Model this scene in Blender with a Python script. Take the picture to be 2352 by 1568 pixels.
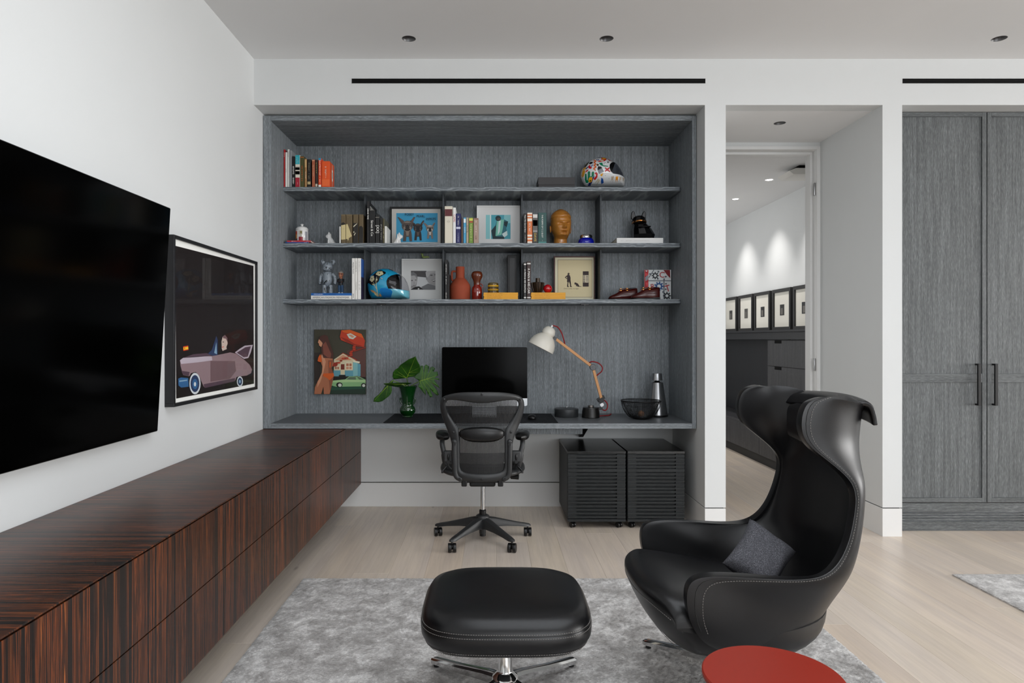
import bpy, bmesh, math, random
from mathutils import Vector, Matrix
from mathutils.geometry import tessellate_polygon
random.seed(7)
SC = bpy.context.scene
COL = SC.collection
PI = math.pi
for o in list(bpy.data.objects):
    bpy.data.objects.remove(o, do_unlink=True)

# ------------------------------------------------------------------ camera
F, H = 1568.0, 1.338            # focal length in pixels of the 2352x1568 frame, eye height in metres
VX, VY = 1130.0, 778.0          # pixel of the vanishing point
cam_d = bpy.data.cameras.new('camera'); cam = bpy.data.objects.new('camera', cam_d); COL.objects.link(cam)
cam_d.sensor_width = 36; cam_d.lens = 24
cam_d.shift_x = (1176 - VX) / 2352; cam_d.shift_y = -(784 - VY) / 2352
cam_d.clip_start = 0.05
cam.location = (0, 0, H); cam.rotation_euler = (PI / 2, 0, 0)
SC.camera = cam

# ------------------------------------------------------------------ world, light, exposure
w = bpy.data.worlds.new('world'); SC.world = w; w.use_nodes = True
w.node_tree.nodes['Background'].inputs[0].default_value = (0.82, 0.9, 1, 1)
w.node_tree.nodes['Background'].inputs[1].default_value = 1.0
def area(name, loc, rot, sx, sy, power, col=(1, 1, 1), spread=PI):
    d = bpy.data.lights.new(name, 'AREA'); d.shape = 'RECTANGLE'; d.size = sx; d.size_y = sy
    d.energy = power; d.color = col; d.spread = spread
    o = bpy.data.objects.new(name, d); COL.objects.link(o); o.location = loc; o.rotation_euler = rot
    return o
# daylight entering through the windows of the right wall and of the wall behind the camera
area('daylight_right_window', (13.1, .2, 1.65), (0, PI / 2, 0), 2.9, 7.6, 760, (1, .985, .965))
area('daylight_rear_window', (3.6, -5.42, 1.70), (PI / 2, 0, 0), 6.6, 2.6, 215, (.97, .985, 1))
area('daylight_roof_light', (1.0, 1.1, 3.30), (0, 0, 0), 2.9, 3.6, 62, (.97, .985, 1))
SC.view_settings.view_transform = 'Standard'; SC.view_settings.look = 'None'
SC.view_settings.exposure = 0.24; SC.view_settings.gamma = 1; SC.view_settings.use_curve_mapping = False
SC.cycles.use_denoising = True; SC.cycles.use_adaptive_sampling = True; SC.cycles.adaptive_threshold = .035; SC.cycles.adaptive_min_samples = 16
SC.cycles.max_bounces = 6; SC.cycles.diffuse_bounces = 4; SC.cycles.glossy_bounces = 4
SC.cycles.transparent_max_bounces = 12
SC.cycles.caustics_reflective = False; SC.cycles.caustics_refractive = False
SC.cycles.sample_clamp_indirect = 6

# ------------------------------------------------------------------ helpers
def P(px, py, D):               # the point at depth D that the photograph shows at a pixel
    return Vector(((px - VX) * D / F, D, H - (py - VY) * D / F))
def X(px, D): return (px - VX) * D / F
def Z(py, D): return H - (py - VY) * D / F

def wloc(o):
    v = Vector((0, 0, 0))
    while o is not None:
        v += o.location; o = o.parent
    return v
def tag(o, label, cat, group=None):
    o['label'] = label; o['category'] = cat
    if group: o['group'] = group
    return o
def thing(name, label, cat, base, group=None):
    o = bpy.data.objects.new(name, None); COL.objects.link(o); o.empty_display_size = .05
    o.location = base
    return tag(o, label, cat, group)

class MB:
    def __init__(s): s.v = []; s.f = []; s.m = []
    def add(s, vs, fs, m=0):
        o = len(s.v); s.v += [tuple(v) for v in vs]; s.f += [tuple(i + o for i in f) for f in fs]; s.m += [m] * len(fs); return s
    def box(s, x0, x1, y0, y1, z0, z1, m=0):
        return s.add([(x0, y0, z0), (x1, y0, z0), (x1, y1, z0), (x0, y1, z0), (x0, y0, z1), (x1, y0, z1), (x1, y1, z1), (x0, y1, z1)],
                     [(0, 3, 2, 1), (4, 5, 6, 7), (0, 1, 5, 4), (1, 2, 6, 5), (2, 3, 7, 6), (3, 0, 4, 7)], m)
    def obox(s, c, a, b, d, m=0):   # oriented box: centre and three half-axis vectors
        c, a, b, d = Vector(c), Vector(a), Vector(b), Vector(d)
        return s.add([c - a - b - d, c + a - b - d, c + a + b - d, c - a + b - d, c - a - b + d, c + a - b + d, c + a + b + d, c - a + b + d],
                     [(0, 3, 2, 1), (4, 5, 6, 7), (0, 1, 5, 4), (1, 2, 6, 5), (2, 3, 7, 6), (3, 0, 4, 7)], m)
    def bar(s, p, q, wd, th, m=0, up=(0, 0, 1)):    # bar from p to q, wd across, th along up
        p, q = Vector(p), Vector(q); d = (q - p); n = d.normalized()
        side = n.cross(Vector(up)).normalized(); u = side.cross(n)
        return s.obox((p + q) / 2, d / 2, side * wd / 2, u * th / 2, m)
    def lathe(s, prof, c=(0, 0, 0), n=32, m=0, M=None, sy=1.0, flute=None):
        c = Vector(c); vs = []; fs = []
        for i, (r, z) in enumerate(prof):
            for k in range(n):
                t = 2 * PI * k / n; rr = r * (flute(t, z) if flute else 1)
                p = Vector((rr * math.cos(t), rr * math.sin(t) * sy, z))
                if M is not None: p = M @ p
                vs.append(p + c)
        L = len(prof)
        for i in range(L - 1):
            for k in range(n):
                k2 = (k + 1) % n; fs.append((i * n + k, i * n + k2, (i + 1) * n + k2, (i + 1) * n + k))
        if prof[0][0] > 1e-5: fs.append(tuple(range(n - 1, -1, -1)))
        if prof[-1][0] > 1e-5: fs.append(tuple((L - 1) * n + k for k in range(n)))
        return s.add(vs, fs, m)
    def tube(s, path, r, n=10, m=0, closed=False, cap=True, flat=1.0, up0=None):
        path = [Vector(p) for p in path]; L = len(path)
        rs = r if isinstance(r, (list, tuple)) else [r] * L
        T = []
        for i in range(L):
            a = path[(i - 1) % L] if (closed or i > 0) else path[i]
            b = path[(i + 1) % L] if (closed or i < L - 1) else path[i]
            T.append((b - a).normalized())
        u = Vector(up0) if up0 else (Vector((0, 0, 1)) if abs(T[0].z) < .9 else Vector((1, 0, 0)))
        u = (u - T[0] * u.dot(T[0])).normalized(); vs = []; fs = []
        for i in range(L):
            u = u - T[i] * u.dot(T[i]); u.normalize(); v = T[i].cross(u)
            for k in range(n):
                t = 2 * PI * k / n; vs.append(path[i] + u * (rs[i] * math.cos(t)) + v * (rs[i] * flat * math.sin(t)))
        for i in range(L if closed else L - 1):
            j = (i + 1) % L
            for k in range(n):
                k2 = (k + 1) % n; fs.append((i * n + k, i * n + k2, j * n + k2, j * n + k))
        if not closed and cap:
            fs.append(tuple(range(n - 1, -1, -1))); fs.append(tuple((L - 1) * n + k for k in range(n)))
        return s.add(vs, fs, m)
    def sphere(s, c, r, nu=20, nv=12, m=0, M=None):
        if not isinstance(r, (list, tuple)): r = (r, r, r)
        c = Vector(c); vs = []; fs = []
        for i in range(nv + 1):
            ph = PI * i / nv
            for k in range(nu):
                t = 2 * PI * k / nu
                p = Vector((r[0] * math.sin(ph) * math.cos(t), r[1] * math.sin(ph) * math.sin(t), r[2] * math.cos(ph)))
                if M is not None: p = M @ p
                vs.append(c + p)
        for i in range(nv):
            for k in range(nu):
                k2 = (k + 1) % nu; fs.append((i * nu + k, i * nu + k2, (i + 1) * nu + k2, (i + 1) * nu + k))
        return s.add(vs, fs, m)
    def prism(s, poly, fn, m=0):    # fn(u, v, t) -> point, t = 0 / 1 for the two faces
        n = len(poly)
        tr = tessellate_polygon([[Vector((p[0], p[1], 0)) for p in poly]])
        vs = [fn(p[0], p[1], 0) for p in poly] + [fn(p[0], p[1], 1) for p in poly]
        fs = [tuple(t) for t in tr] + [tuple(i + n for i in reversed(t)) for t in tr]
        fs += [(i, (i + 1) % n, (i + 1) % n + n, i + n) for i in range(n)]
        return s.add(vs, fs, m)
    def flat(s, poly, fn, m=0):     # one flat tessellated polygon
        tr = tessellate_polygon([[Vector((p[0], p[1], 0)) for p in poly]])
        return s.add([fn(p[0], p[1]) for p in poly], [tuple(t) for t in tr], m)
    def grid(s, rows, m=0, cu=False, cv=False):
        nr, nc = len(rows), len(rows[0]); vs = [p for r in rows for p in r]; fs = []
        for i in range(nr if cv else nr - 1):
            for k in range(nc if cu else nc - 1):
                i2, k2 = (i + 1) % nr, (k + 1) % nc
                fs.append((i * nc + k, i * nc + k2, i2 * nc + k2, i2 * nc + k))
        return s.add(vs, fs, m)
    def build(s, name, mats, parent=None, smooth=None, bevel=0, seg=2, subsurf=0, solid=0, solid_off=-1, top=None, kind=None, weld=False, label=None, wire=0, recalc=True):
        if not isinstance(mats, (list, tuple)): mats = [mats]
        off = wloc(parent) if parent is not None else Vector((0, 0, 0))
        vs = s.v
        if parent is None:
            xs = [v[0] for v in vs]; ys = [v[1] for v in vs]; zs = [v[2] for v in vs]
            off = Vector(((min(xs) + max(xs)) / 2, (min(ys) + max(ys)) / 2, min(zs)))
        me = bpy.data.meshes.new(name)
        me.from_pydata([(v[0] - off.x, v[1] - off.y, v[2] - off.z) for v in vs], [], s.f)
        for mt in mats: me.materials.append(mt)
        me.polygons.foreach_set('material_index', s.m)
        if recalc or weld:
            bm = bmesh.new(); bm.from_mesh(me)
            if weld: bmesh.ops.remove_doubles(bm, verts=bm.verts, dist=1e-5)
            if recalc: bmesh.ops.recalc_face_normals(bm, faces=bm.faces)
            bm.to_mesh(me); bm.free()
        if smooth is not None or subsurf or bevel:
            me.shade_smooth()
            if not subsurf: me.set_sharp_from_angle(angle=math.radians(smooth if smooth else 40))
        me.update()
        o = bpy.data.objects.new(name, me); COL.objects.link(o)
        if parent is not None: o.parent = parent
        else: o.location = off
        if solid:
            md = o.modifiers.new('solid', 'SOLIDIFY'); md.thickness = solid; md.offset = solid_off
        if bevel:
            md = o.modifiers.new('bevel', 'BEVEL'); md.width = bevel; md.segments = seg; md.limit_method = 'ANGLE'; md.harden_normals = False
        if subsurf:
            md = o.modifiers.new('sub', 'SUBSURF'); md.levels = subsurf; md.render_levels = subsurf
        if wire:
            md = o.modifiers.new('wire', 'WIREFRAME'); md.thickness = wire; md.use_replace = True
        if top: tag(o, *top)
        if kind: o['kind'] = kind
        if label: o['label'] = label
        return o

def struct(name, mb, m, parent=None, **k):
    return mb.build(name, m, parent, kind='structure', **k)

def crom(pts, n=8, closed=False):    # Catmull-Rom through points
    pts = [Vector(p) for p in pts]; L = len(pts); out = []
    for i in range(L if closed else L - 1):
        g = lambda j: pts[j % L] if closed else pts[max(0, min(L - 1, j))]
        p0, p1, p2, p3 = g(i - 1), g(i), g(i + 1), g(i + 2)
        for k in range(n):
            t = k / n
            out.append(.5 * ((2 * p1) + (p2 - p0) * t + (2 * p0 - 5 * p1 + 4 * p2 - p3) * t * t + (3 * p1 - p0 - 3 * p2 + p3) * t ** 3))
    if not closed: out.append(pts[-1])
    return out

# ------------------------------------------------------------------ materials
def lin(h):
    if isinstance(h, (tuple, list)): return (*h[:3], 1)
    h = h.lstrip('#'); c = [int(h[i:i + 2], 16) / 255 for i in (0, 2, 4)]
    return (*[x / 12.92 if x <= .04045 else ((x + .055) / 1.055) ** 2.4 for x in c], 1)
class NT:
    def __init__(s, name):
        s.mat = bpy.data.materials.new(name); s.mat.use_nodes = True; s.t = s.mat.node_tree
        s.b = s.t.nodes['Principled BSDF']
    def n(s, typ, **kw):
        nd = s.t.nodes.new(typ)
        for k, v in kw.items(): setattr(nd, k, v)
        return nd
    def l(s, a, b): s.t.links.new(a, b)
    def coord(s, scale=(1, 1, 1), src='Object', rot=(0, 0, 0)):
        tc = s.n('ShaderNodeTexCoord'); mp = s.n('ShaderNodeMapping')
        mp.inputs['Scale'].default_value = scale; mp.inputs['Rotation'].default_value = rot
        s.l(tc.outputs[src], mp.inputs['Vector']); return mp.outputs[0]
    def wcoord(s, scale=(1, 1, 1)):
        g = s.n('ShaderNodeNewGeometry'); mp = s.n('ShaderNodeMapping'); mp.inputs['Scale'].default_value = scale
        s.l(g.outputs['Position'], mp.inputs['Vector']); return mp.outputs[0]
    def noise(s, vec, scale, detail=4, rough=.55, dist=0):
        nd = s.n('ShaderNodeTexNoise'); nd.inputs['Scale'].default_value = scale; nd.inputs['Detail'].default_value = detail
        nd.inputs['Roughness'].default_value = rough; nd.inputs['Distortion'].default_value = dist
        s.l(vec, nd.inputs['Vector']); return nd.outputs['Fac']
    def ramp(s, fac, stops, interp='LINEAR'):
        r = s.n('ShaderNodeValToRGB'); r.color_ramp.interpolation = interp; e = r.color_ramp.elements
        while len(e) < len(stops): e.new(.5)
        for el, (p, c) in zip(e, stops): el.position = p; el.color = lin(c)
        s.l(fac, r.inputs[0]); return r.outputs[0]
    def mix(s, a, b, fac=.5, mode='MIX'):
        m = s.n('ShaderNodeMix', data_type='RGBA', blend_type=mode)
        for sock, v in ((0, fac), (6, a), (7, b)):
            if hasattr(v, 'is_output'): s.l(v, m.inputs[sock])
            else: m.inputs[sock].default_value = v
        return m.outputs[2]
    def bump(s, h, strength=.2, dist=.002):
        b = s.n('ShaderNodeBump'); b.inputs['Strength'].default_value = strength; b.inputs['Distance'].default_value = dist
        s.l(h, b.inputs['Height']); s.l(b.outputs[0], s.b.inputs['Normal'])
    def set(s, **kw):
        for k, v in kw.items():
            i = s.b.inputs[k.replace('_', ' ')]
            if hasattr(v, 'is_output'): s.l(v, i)
            else: i.default_value = v
        return s.mat
def mat(name, col, rough=.5, metal=0, spec=.5, coat=0, bump=None, trans=0, alpha=1, ior=1.5):
    n = NT(name)
    n.set(Base_Color=lin(col), Roughness=rough, Metallic=metal, Specular_IOR_Level=spec, Coat_Weight=coat, Transmission_Weight=trans, Alpha=alpha, IOR=ior)
    if bump: n.bump(n.noise(n.coord(), bump[0], 3), bump[1], bump[2] if len(bump) > 2 else .001)
    return n.mat
_cc = {}
def C(h, rough=.55, spec=.4):
    k = (h, rough, spec)
    if k not in _cc: _cc[k] = mat('paint_' + h.strip('#'), h, rough, 0, spec)
    return _cc[k]

def m_wall(name, col, r=.6):
    n = NT(name); f = n.noise(n.wcoord(), 3.0, 2)
    n.bump(n.noise(n.wcoord(), 260, 2), .06, .0006)
    c = lin(col); a = (c[0] * .97, c[1] * .97, c[2] * .97, 1)
    return n.set(Base_Color=n.mix(a, c, f), Roughness=r, Specular_IOR_Level=.25)
WHITE = m_wall('wall_white_paint', '#d5d7d7')
CEIL = m_wall('ceiling_white_paint', '#e8e8e8', .8)
TRIM = mat('trim_white_satin', '#dededd', .42, spec=.4)
DARKGAP = mat('reveal_black', '#0a0a0a', .8, spec=.1)

def m_oak(name, axis, dark='#5e6367', mid='#7e8488', light='#b0b6ba', k=1.25):
    n = NT(name)                      # grey cerused oak: grain along one axis
    s1 = [430 * k] * 3; s1[axis] = 30; s2 = [60 * k] * 3; s2[axis] = 2.0
    vec1 = n.coord(s1); vec2 = n.coord(s2)
    f1 = n.noise(vec1, 1, 4, .65); f2 = n.noise(vec2, 1, 3, .6, .4)
    c = n.ramp(f1, [(.30, dark), (.52, mid), (.74, light)])
    c2 = n.ramp(f2, [(.35, (.72, .72, .72)), (.65, (1.16, 1.16, 1.16))])
    n.bump(f1, .30, .0008)
    return n.set(Base_Color=n.mix(c, c2, 1.0, 'MULTIPLY'), Roughness=.5, Specular_IOR_Level=.35)
OAK_V = m_oak('grey_oak_vertical', 2)
OAK_H = m_oak('grey_oak_horizontal', 0)
OAK_DK = m_oak('dark_grey_oak', 2, '#2b2f32', '#3d4246', '#5c6266')
OAK_D = m_oak('grey_oak_depth', 1)
def m_cathedral():
    n = NT('grey_oak_edge'); v = n.coord((5, 1, 14))
    wv = n.n('ShaderNodeTexWave', wave_type='BANDS', bands_direction='Z'); wv.inputs['Scale'].default_value = 1.3
    wv.inputs['Distortion'].default_value = 9; wv.inputs['Detail'].default_value = 3; wv.inputs['Detail Scale'].default_value = 1.3
    n.l(v, wv.inputs['Vector'])
    f = n.noise(n.coord((12, 400, 400)), 1, 3)
    c = n.ramp(wv.outputs['Fac'], [(.2, '#666c71'), (.7, '#757c81'), (1.0, '#939a9e')])
    return n.set(Base_Color=n.mix(c, n.ramp(f, [(.3, (.8, .8, .8)), (.7, (1.1, 1.1, 1.1))]), 1.0, 'MULTIPLY'), Roughness=.5, Specular_IOR_Level=.35)
OAK_E = m_cathedral()
OAK_W = m_oak('wardrobe_grey_oak', 2, '#45484a', '#5f6263', '#838687', 1.1)
OAK_WH = m_oak('wardrobe_grey_oak_rail', 0, '#45484a', '#5d6061', '#838687', 1.1)

def m_ebony(name, swap=False):
    n = NT(name)                      # macassar ebony: stripes that change along y only, bent a little
    ax = (.30, 66, .55) if not swap else (.7, 66, .3)
    f = n.noise(n.wcoord(ax), 1, 5, .72, .55); g = n.noise(n.wcoord((ax[0], 230, ax[2])), 1, 3, .6)
    h = n.noise(n.wcoord((.1, 2.3, .1)), 1, 2)
    c = n.ramp(f, [(.30, '#0d0907'), (.43, '#1a110c'), (.49, '#2a1910'), (.515, '#8c4a22'), (.535, '#23140d'), (.58, '#43230f'), (.60, '#20120c'), (.64, '#a05e2e'), (.67, '#1d110c')])
    c = n.mix(c, n.ramp(g, [(.35, (.55, .5, .48)), (.65, (1.25, 1.15, 1.1))]), 1.0, 'MULTIPLY')
    c = n.mix(c, n.ramp(h, [(.35, (.65, .65, .65)), (.65, (1.2, 1.15, 1.1))]), 1.0, 'MULTIPLY')
    n.bump(g, .08, .0005)
    return n.set(Base_Color=c, Roughness=.36, Specular_IOR_Level=.5)
EBONY = m_ebony('macassar_ebony'); EBONY_T = m_ebony('macassar_ebony_top', True)

def m_plank():
    n = NT('pale_oak_plank'); oi = n.n('ShaderNodeObjectInfo')
    tc = n.n('ShaderNodeTexCoord'); ad = n.n('ShaderNodeVectorMath', operation='ADD'); sc = n.n('ShaderNodeVectorMath', operation='SCALE')
    cmb = n.n('ShaderNodeCombineXYZ')
    for i in range(3): n.l(oi.outputs['Random'], cmb.inputs[i])
    n.l(cmb.outputs[0], sc.inputs[0]); sc.inputs['Scale'].default_value = 37
    n.l(tc.outputs['Object'], ad.inputs[0]); n.l(sc.outputs[0], ad.inputs[1])
    def mp(s):
        m = n.n('ShaderNodeMapping'); m.inputs['Scale'].default_value = s; n.l(ad.outputs[0], m.inputs[0]); return m.outputs[0]
    g = n.noise(mp((55, 2.2, 30)), 1, 5, .65, .6); b = n.noise(mp((7, .9, 7)), 1, 3, .5, .5)
    base = n.ramp(oi.outputs['Random'], [(0, '#d9cbbb'), (.35, '#dccfc1'), (.7, '#e1d3c5'), (1, '#d7c6b5')])
    c = n.mix(base, n.ramp(g, [(.3, (.86, .85, .84)), (.7, (1.06, 1.06, 1.06))]), .8, 'MULTIPLY')
    c = n.mix(c, n.ramp(b, [(.35, (.9, .9, .92)), (.65, (1.04, 1.03, 1.0))]), .9, 'MULTIPLY')
    vo = n.n('ShaderNodeTexVoronoi'); vo.inputs['Scale'].default_value = 1; n.l(mp((5, 1.7, 1)), vo.inputs['Vector'])
    kn = n.ramp(vo.outputs['Distance'], [(.02, (.52, .49, .48)), (.075, (1, 1, 1))])
    c = n.mix(c, kn, .75, 'MULTIPLY')
    n.bump(g, .06, .0006)
    return n.set(Base_Color=c, Roughness=.33, Specular_IOR_Level=.5)
PLANK = m_plank()

BLACK_METAL = mat('black_powder_coat', '#131314', .42, spec=.4)
BLACK_GLOSS = mat('black_gloss_screen', '#010101', .12, spec=.05)
PLASTIC = mat('graphite_plastic', '#2c2d2e', .42, spec=.45, bump=(900, .05))
PLASTIC_D = mat('black_plastic', '#0e0e0f', .36, spec=.45)
CHROME = mat('polished_chrome', '#cfcfcf', .07, 1)
STEEL = mat('brushed_steel', '#a9a9aa', .28, 1)
def m_leather():
    n = NT('black_leather'); v = n.coord((1, 1, 1))
    vo = n.n('ShaderNodeTexVoronoi'); vo.inputs['Scale'].default_value = 420; n.l(v, vo.inputs['Vector'])
    n.bump(vo.outputs['Distance'], .10, .0007)
    f = n.noise(v, 9, 3)
    return n.set(Base_Color=n.ramp(f, [(.3, '#08080a'), (.7, '#0c0c0e')]), Roughness=.34, Specular_IOR_Level=.38)
LEATHER = m_leather()
STITCH = mat('grey_thread', '#6a6764', .7)
def m_glass(name, tint=(1, 1, 1, 1), rough=0.0, ior=1.45, gain=1.0):
    n = NT(name); tr = n.n('ShaderNodeBsdfTransparent'); gl = n.n('ShaderNodeBsdfGlossy'); mx = n.n('ShaderNodeMixShader'); lw = n.n('ShaderNodeLayerWeight'); pw_ = n.n('ShaderNodeMath', operation='POWER'); fr = n.n('ShaderNodeMath', operation='MULTIPLY_ADD')
    tr.inputs[0].default_value = tint; gl.inputs['Roughness'].default_value = rough; f0 = ((ior - 1) / (ior + 1)) ** 2; lw.inputs[0].default_value = .5; pw_.inputs[1].default_value = 5; fr.inputs[1].default_value = (1 - f0) * gain; fr.inputs[2].default_value = f0
    n.l(lw.outputs['Facing'], pw_.inputs[0]); n.l(pw_.outputs[0], fr.inputs[0])
    n.l(fr.outputs[0], mx.inputs[0]); n.l(tr.outputs[0], mx.inputs[1]); n.l(gl.outputs[0], mx.inputs[2])
    n.l(mx.outputs[0], n.t.nodes['Material Output'].inputs['Surface']); return n.mat
GLASS = m_glass('clear_glazing', ior=1.13, gain=.4)
# ================================================================== the room
XL = -1.612                      # left wall
YF, YB, YD = 4.62, 5.45, 5.50    # front of the piers, back of the desk niche, front of the door wall
ZC, ZS = 3.232, 2.92             # ceiling, soffit
ZB = .190                        # top of the baseboards
fl = struct('floor', MB().box(-1.75, 13.35, -5.6, 10.6, -.10, -.0125), mat('sub_floor', '#57493c', .8))
pw = .205; rng = random.Random(3)
plank_meshes = {}
def plank(x0, x1, y0, y1):
    key = (round(x1 - x0, 4), round(y1 - y0, 3))
    if key not in plank_meshes:
        hx, hy = (x1 - x0) / 2 - .0003, (y1 - y0) / 2 - .0003
        me = bpy.data.meshes.new('plank')
        b = .0006
        vs = [(sx * hx, sy * hy, -.012) for sx, sy in ((-1, -1), (1, -1), (1, 1), (-1, 1))] + \
             [(sx * hx, sy * hy, -b) for sx, sy in ((-1, -1), (1, -1), (1, 1), (-1, 1))] + \
             [(sx * (hx - b), sy * (hy - b), 0) for sx, sy in ((-1, -1), (1, -1), (1, 1), (-1, 1))]
        fs = [(8, 9, 10, 11)] + [(i, (i + 1) % 4, (i + 1) % 4 + 4, i + 4) for i in range(4)] + [(i + 4, (i + 1) % 4 + 4, (i + 1) % 4 + 8, i + 8) for i in range(4)]
        me.from_pydata(vs, [], fs); me.materials.append(PLANK); plank_meshes[key] = me
    o = bpy.data.objects.new('plank', plank_meshes[key]); COL.objects.link(o); o.parent = fl
    o.location = Vector(((x0 + x1) / 2, (y0 + y1) / 2, 0)) - fl.location
x = XL
while x < 5.0:
    y = .4 - rng.choice([0, .6, 1.1, 1.7]); yend = 9.4 if 1.3 < x < 3.2 else 5.5
    while y < yend:
        L = rng.choice([1.9, 2.2, 2.6]); y2 = min(y + L, yend)
        if y2 > .5: plank(x, x + pw, y, y2)
        y = y2
    x += pw

# ceiling with round openings for the recessed lights
def bool_cut(o, cutters):
    for c in cutters:
        md = o.modifiers.new('cut', 'BOOLEAN'); md.operation = 'DIFFERENCE'; md.object = c; md.solver = 'EXACT'
    bpy.context.view_layer.update()
    me = bpy.data.meshes.new_from_object(o.evaluated_get(bpy.context.evaluated_depsgraph_get()))
    o.modifiers.clear(); o.data = me
    for c in cutters: bpy.data.objects.remove(c, do_unlink=True)
def cutter(x, y, z0, z1, r):
    return MB().lathe([(r, z0), (r, z1)], (x, y, 0), 40).build('cutter', DARKGAP)
LIGHTS = [(X(939, 4.31), 4.31), (X(1393, 4.31), 4.31), (X(2295, 4.31), 4.31)]
ce = struct('ceiling', MB().box(-1.75, 13.35, -5.6, YF + .02, ZC, ZC + .12), CEIL)
bool_cut(ce, [cutter(a, b, ZC - .05, ZC + .2, .044) for a, b in LIGHTS] + [MB().box(-.5, 2.5, -.8, 2.95, ZC - .05, ZC + .2).build('cutter', DARKGAP)])
SL = (X(1791, 5.01), 5.01)
so = struct('ceiling_door_niche', MB().box(1.582, 2.643, YF + .1205, YD, ZS, ZS + .12), CEIL)
bool_cut(so, [cutter(SL[0], SL[1], ZS - .05, ZS + .2, .042)])

struct('wall_left', MB().box(XL - .12, XL, -5.6, YB + .1, 0, ZC + .12), WHITE)
struct('wall_header', MB().box(XL, 13.35, YF, YF + .12, ZS, ZC), WHITE)
struct('wall_soffit_bookcase', MB().box(XL, 1.441, YF + .12, YB + .1, ZS, ZS + .1), WHITE)
struct('wall_soffit_wardrobe', MB().box(2.776, 4.13, YF + .12, 5.35, ZS, ZS + .1), WHITE)
def seg(name, x0, x1, y0, y1, z1, sides=('f',)):
    struct('wall_' + name, MB().box(x0, x1, y0, y1, ZB + .007, z1), WHITE)
    struct('baseboard_' + name, MB().box(x0, x1, y0, y1, 0, ZB), TRIM, bevel=.0015)
    i = .012
    struct('trim_reveal_' + name, MB().box(x0 + i, x1 - i, y0 + i, y1 - i, ZB - .004, ZB + .011), DARKGAP)
seg('niche_back', XL, 1.441, YB, YB + .12, ZS)
seg('pier_desk', 1.441, 1.582, YF, YD + .2, ZS)
seg('pier_wardrobe', 2.643, 2.776, YF, YD + .2, ZS)
# wall with the door opening at the end of the passage
struct('wall_door_head', MB().box(1.582, 2.643, YD, YD + .2, 2.888, ZS), WHITE)
struct('wall_door_left', MB().box(1.582, 1.66, YD, YD + .2, 0, 2.888), WHITE)
dj = struct('door_1', MB().box(2.617, 2.643, YD - .006, YD + .205, 0, 2.888).box(1.66, 2.617, YD - .006, YD + .205, 2.862, 2.888), TRIM, bevel=.001)
MB().box(2.598, 2.617, YD + .075, YD + .125, 0, 2.862).box(1.66, 2.598, YD + .075, YD + .125, 2.843, 2.862).build('door_stop', TRIM, dj, bevel=.001)
for hz in (.35, 1.08, 2.5):
    MB().box(2.6135, 2.6175, YD + .030, YD + .058, hz, hz + .10).lathe([(.006, hz), (.006, hz + .1)], (2.611, YD + .026, 0), 12).build('hinge', STEEL, dj, bevel=.0005)
# right end of the room, rear wall with window openings (behind the camera)
struct('wall_right_end', MB().box(4.13, 13.35, 4.74, 5.35, 0, ZS), WHITE)
struct('wall_right_sill', MB().box(13.2, 13.35, -5.6, 4.74, 0, .2).box(13.2, 13.35, -5.6, 4.74, 3.1, ZC + .12), WHITE)
struct('wall_right_jamb', MB().box(13.2, 13.35, 4.0, 4.74, .2, 3.1).box(13.2, 13.35, -5.6, -3.6, .2, 3.1), WHITE)
struct('wall_rear_sill', MB().box(XL, 13.35, -5.6, -5.48, 0, .35).box(XL, 13.35, -5.6, -5.48, 3.05, ZC + .12), WHITE)
struct('wall_rear_jamb', MB().box(XL, .25, -5.6, -5.48, .35, 3.05).box(6.95, 13.35, -5.6, -5.48, .35, 3.05), WHITE)
wf = MB()
for yy in (-3.6, -1.1, 1.4, 3.94): wf.box(13.24, 13.30, yy, yy + .06, .2, 3.1)
struct('window_1', wf, BLACK_METAL)
wf = MB()
for xx in (.25, 2.46, 4.68, 6.89): wf.box(xx, xx + .06, -5.58, -5.5, .35, 3.05)
struct('window_2', wf, BLACK_METAL)
wf = MB()
for xx in (-.5, .5, 1.48, 2.44): wf.box(xx, xx + .06, -.8, 2.95, ZC + .02, ZC + .08)
struct('window_3', wf, BLACK_METAL)
# corridor beyond the door
XH = 3.25
struct('wall_hall_right', MB().box(XH, XH + .1, YD + .2, 10.5, 0, 3.0), WHITE)
struct('wall_hall_end', MB().box(.9, XH, 10.4, 10.5, 0, 3.0), WHITE)
struct('wall_hall_left', MB().box(.8, .9, 5.7, 10.5, 0, 3.0), WHITE)
struct('wall_hall_front', MB().box(.9, 1.441, 5.62, 5.70, 0, 3.0).box(2.776, XH, 5.62, 5.70, 0, 3.0), WHITE)
hc = struct('ceiling_hall', MB().box(.8, XH, 5.70, 10.5, ZS, ZS + .12), CEIL)
HL = [(2.765, 6.81), (2.765, 7.75), (2.765, 8.7)]
bool_cut(hc, [cutter(a, b, ZS - .05, ZS + .2, .044) for a, b in HL])

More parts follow.
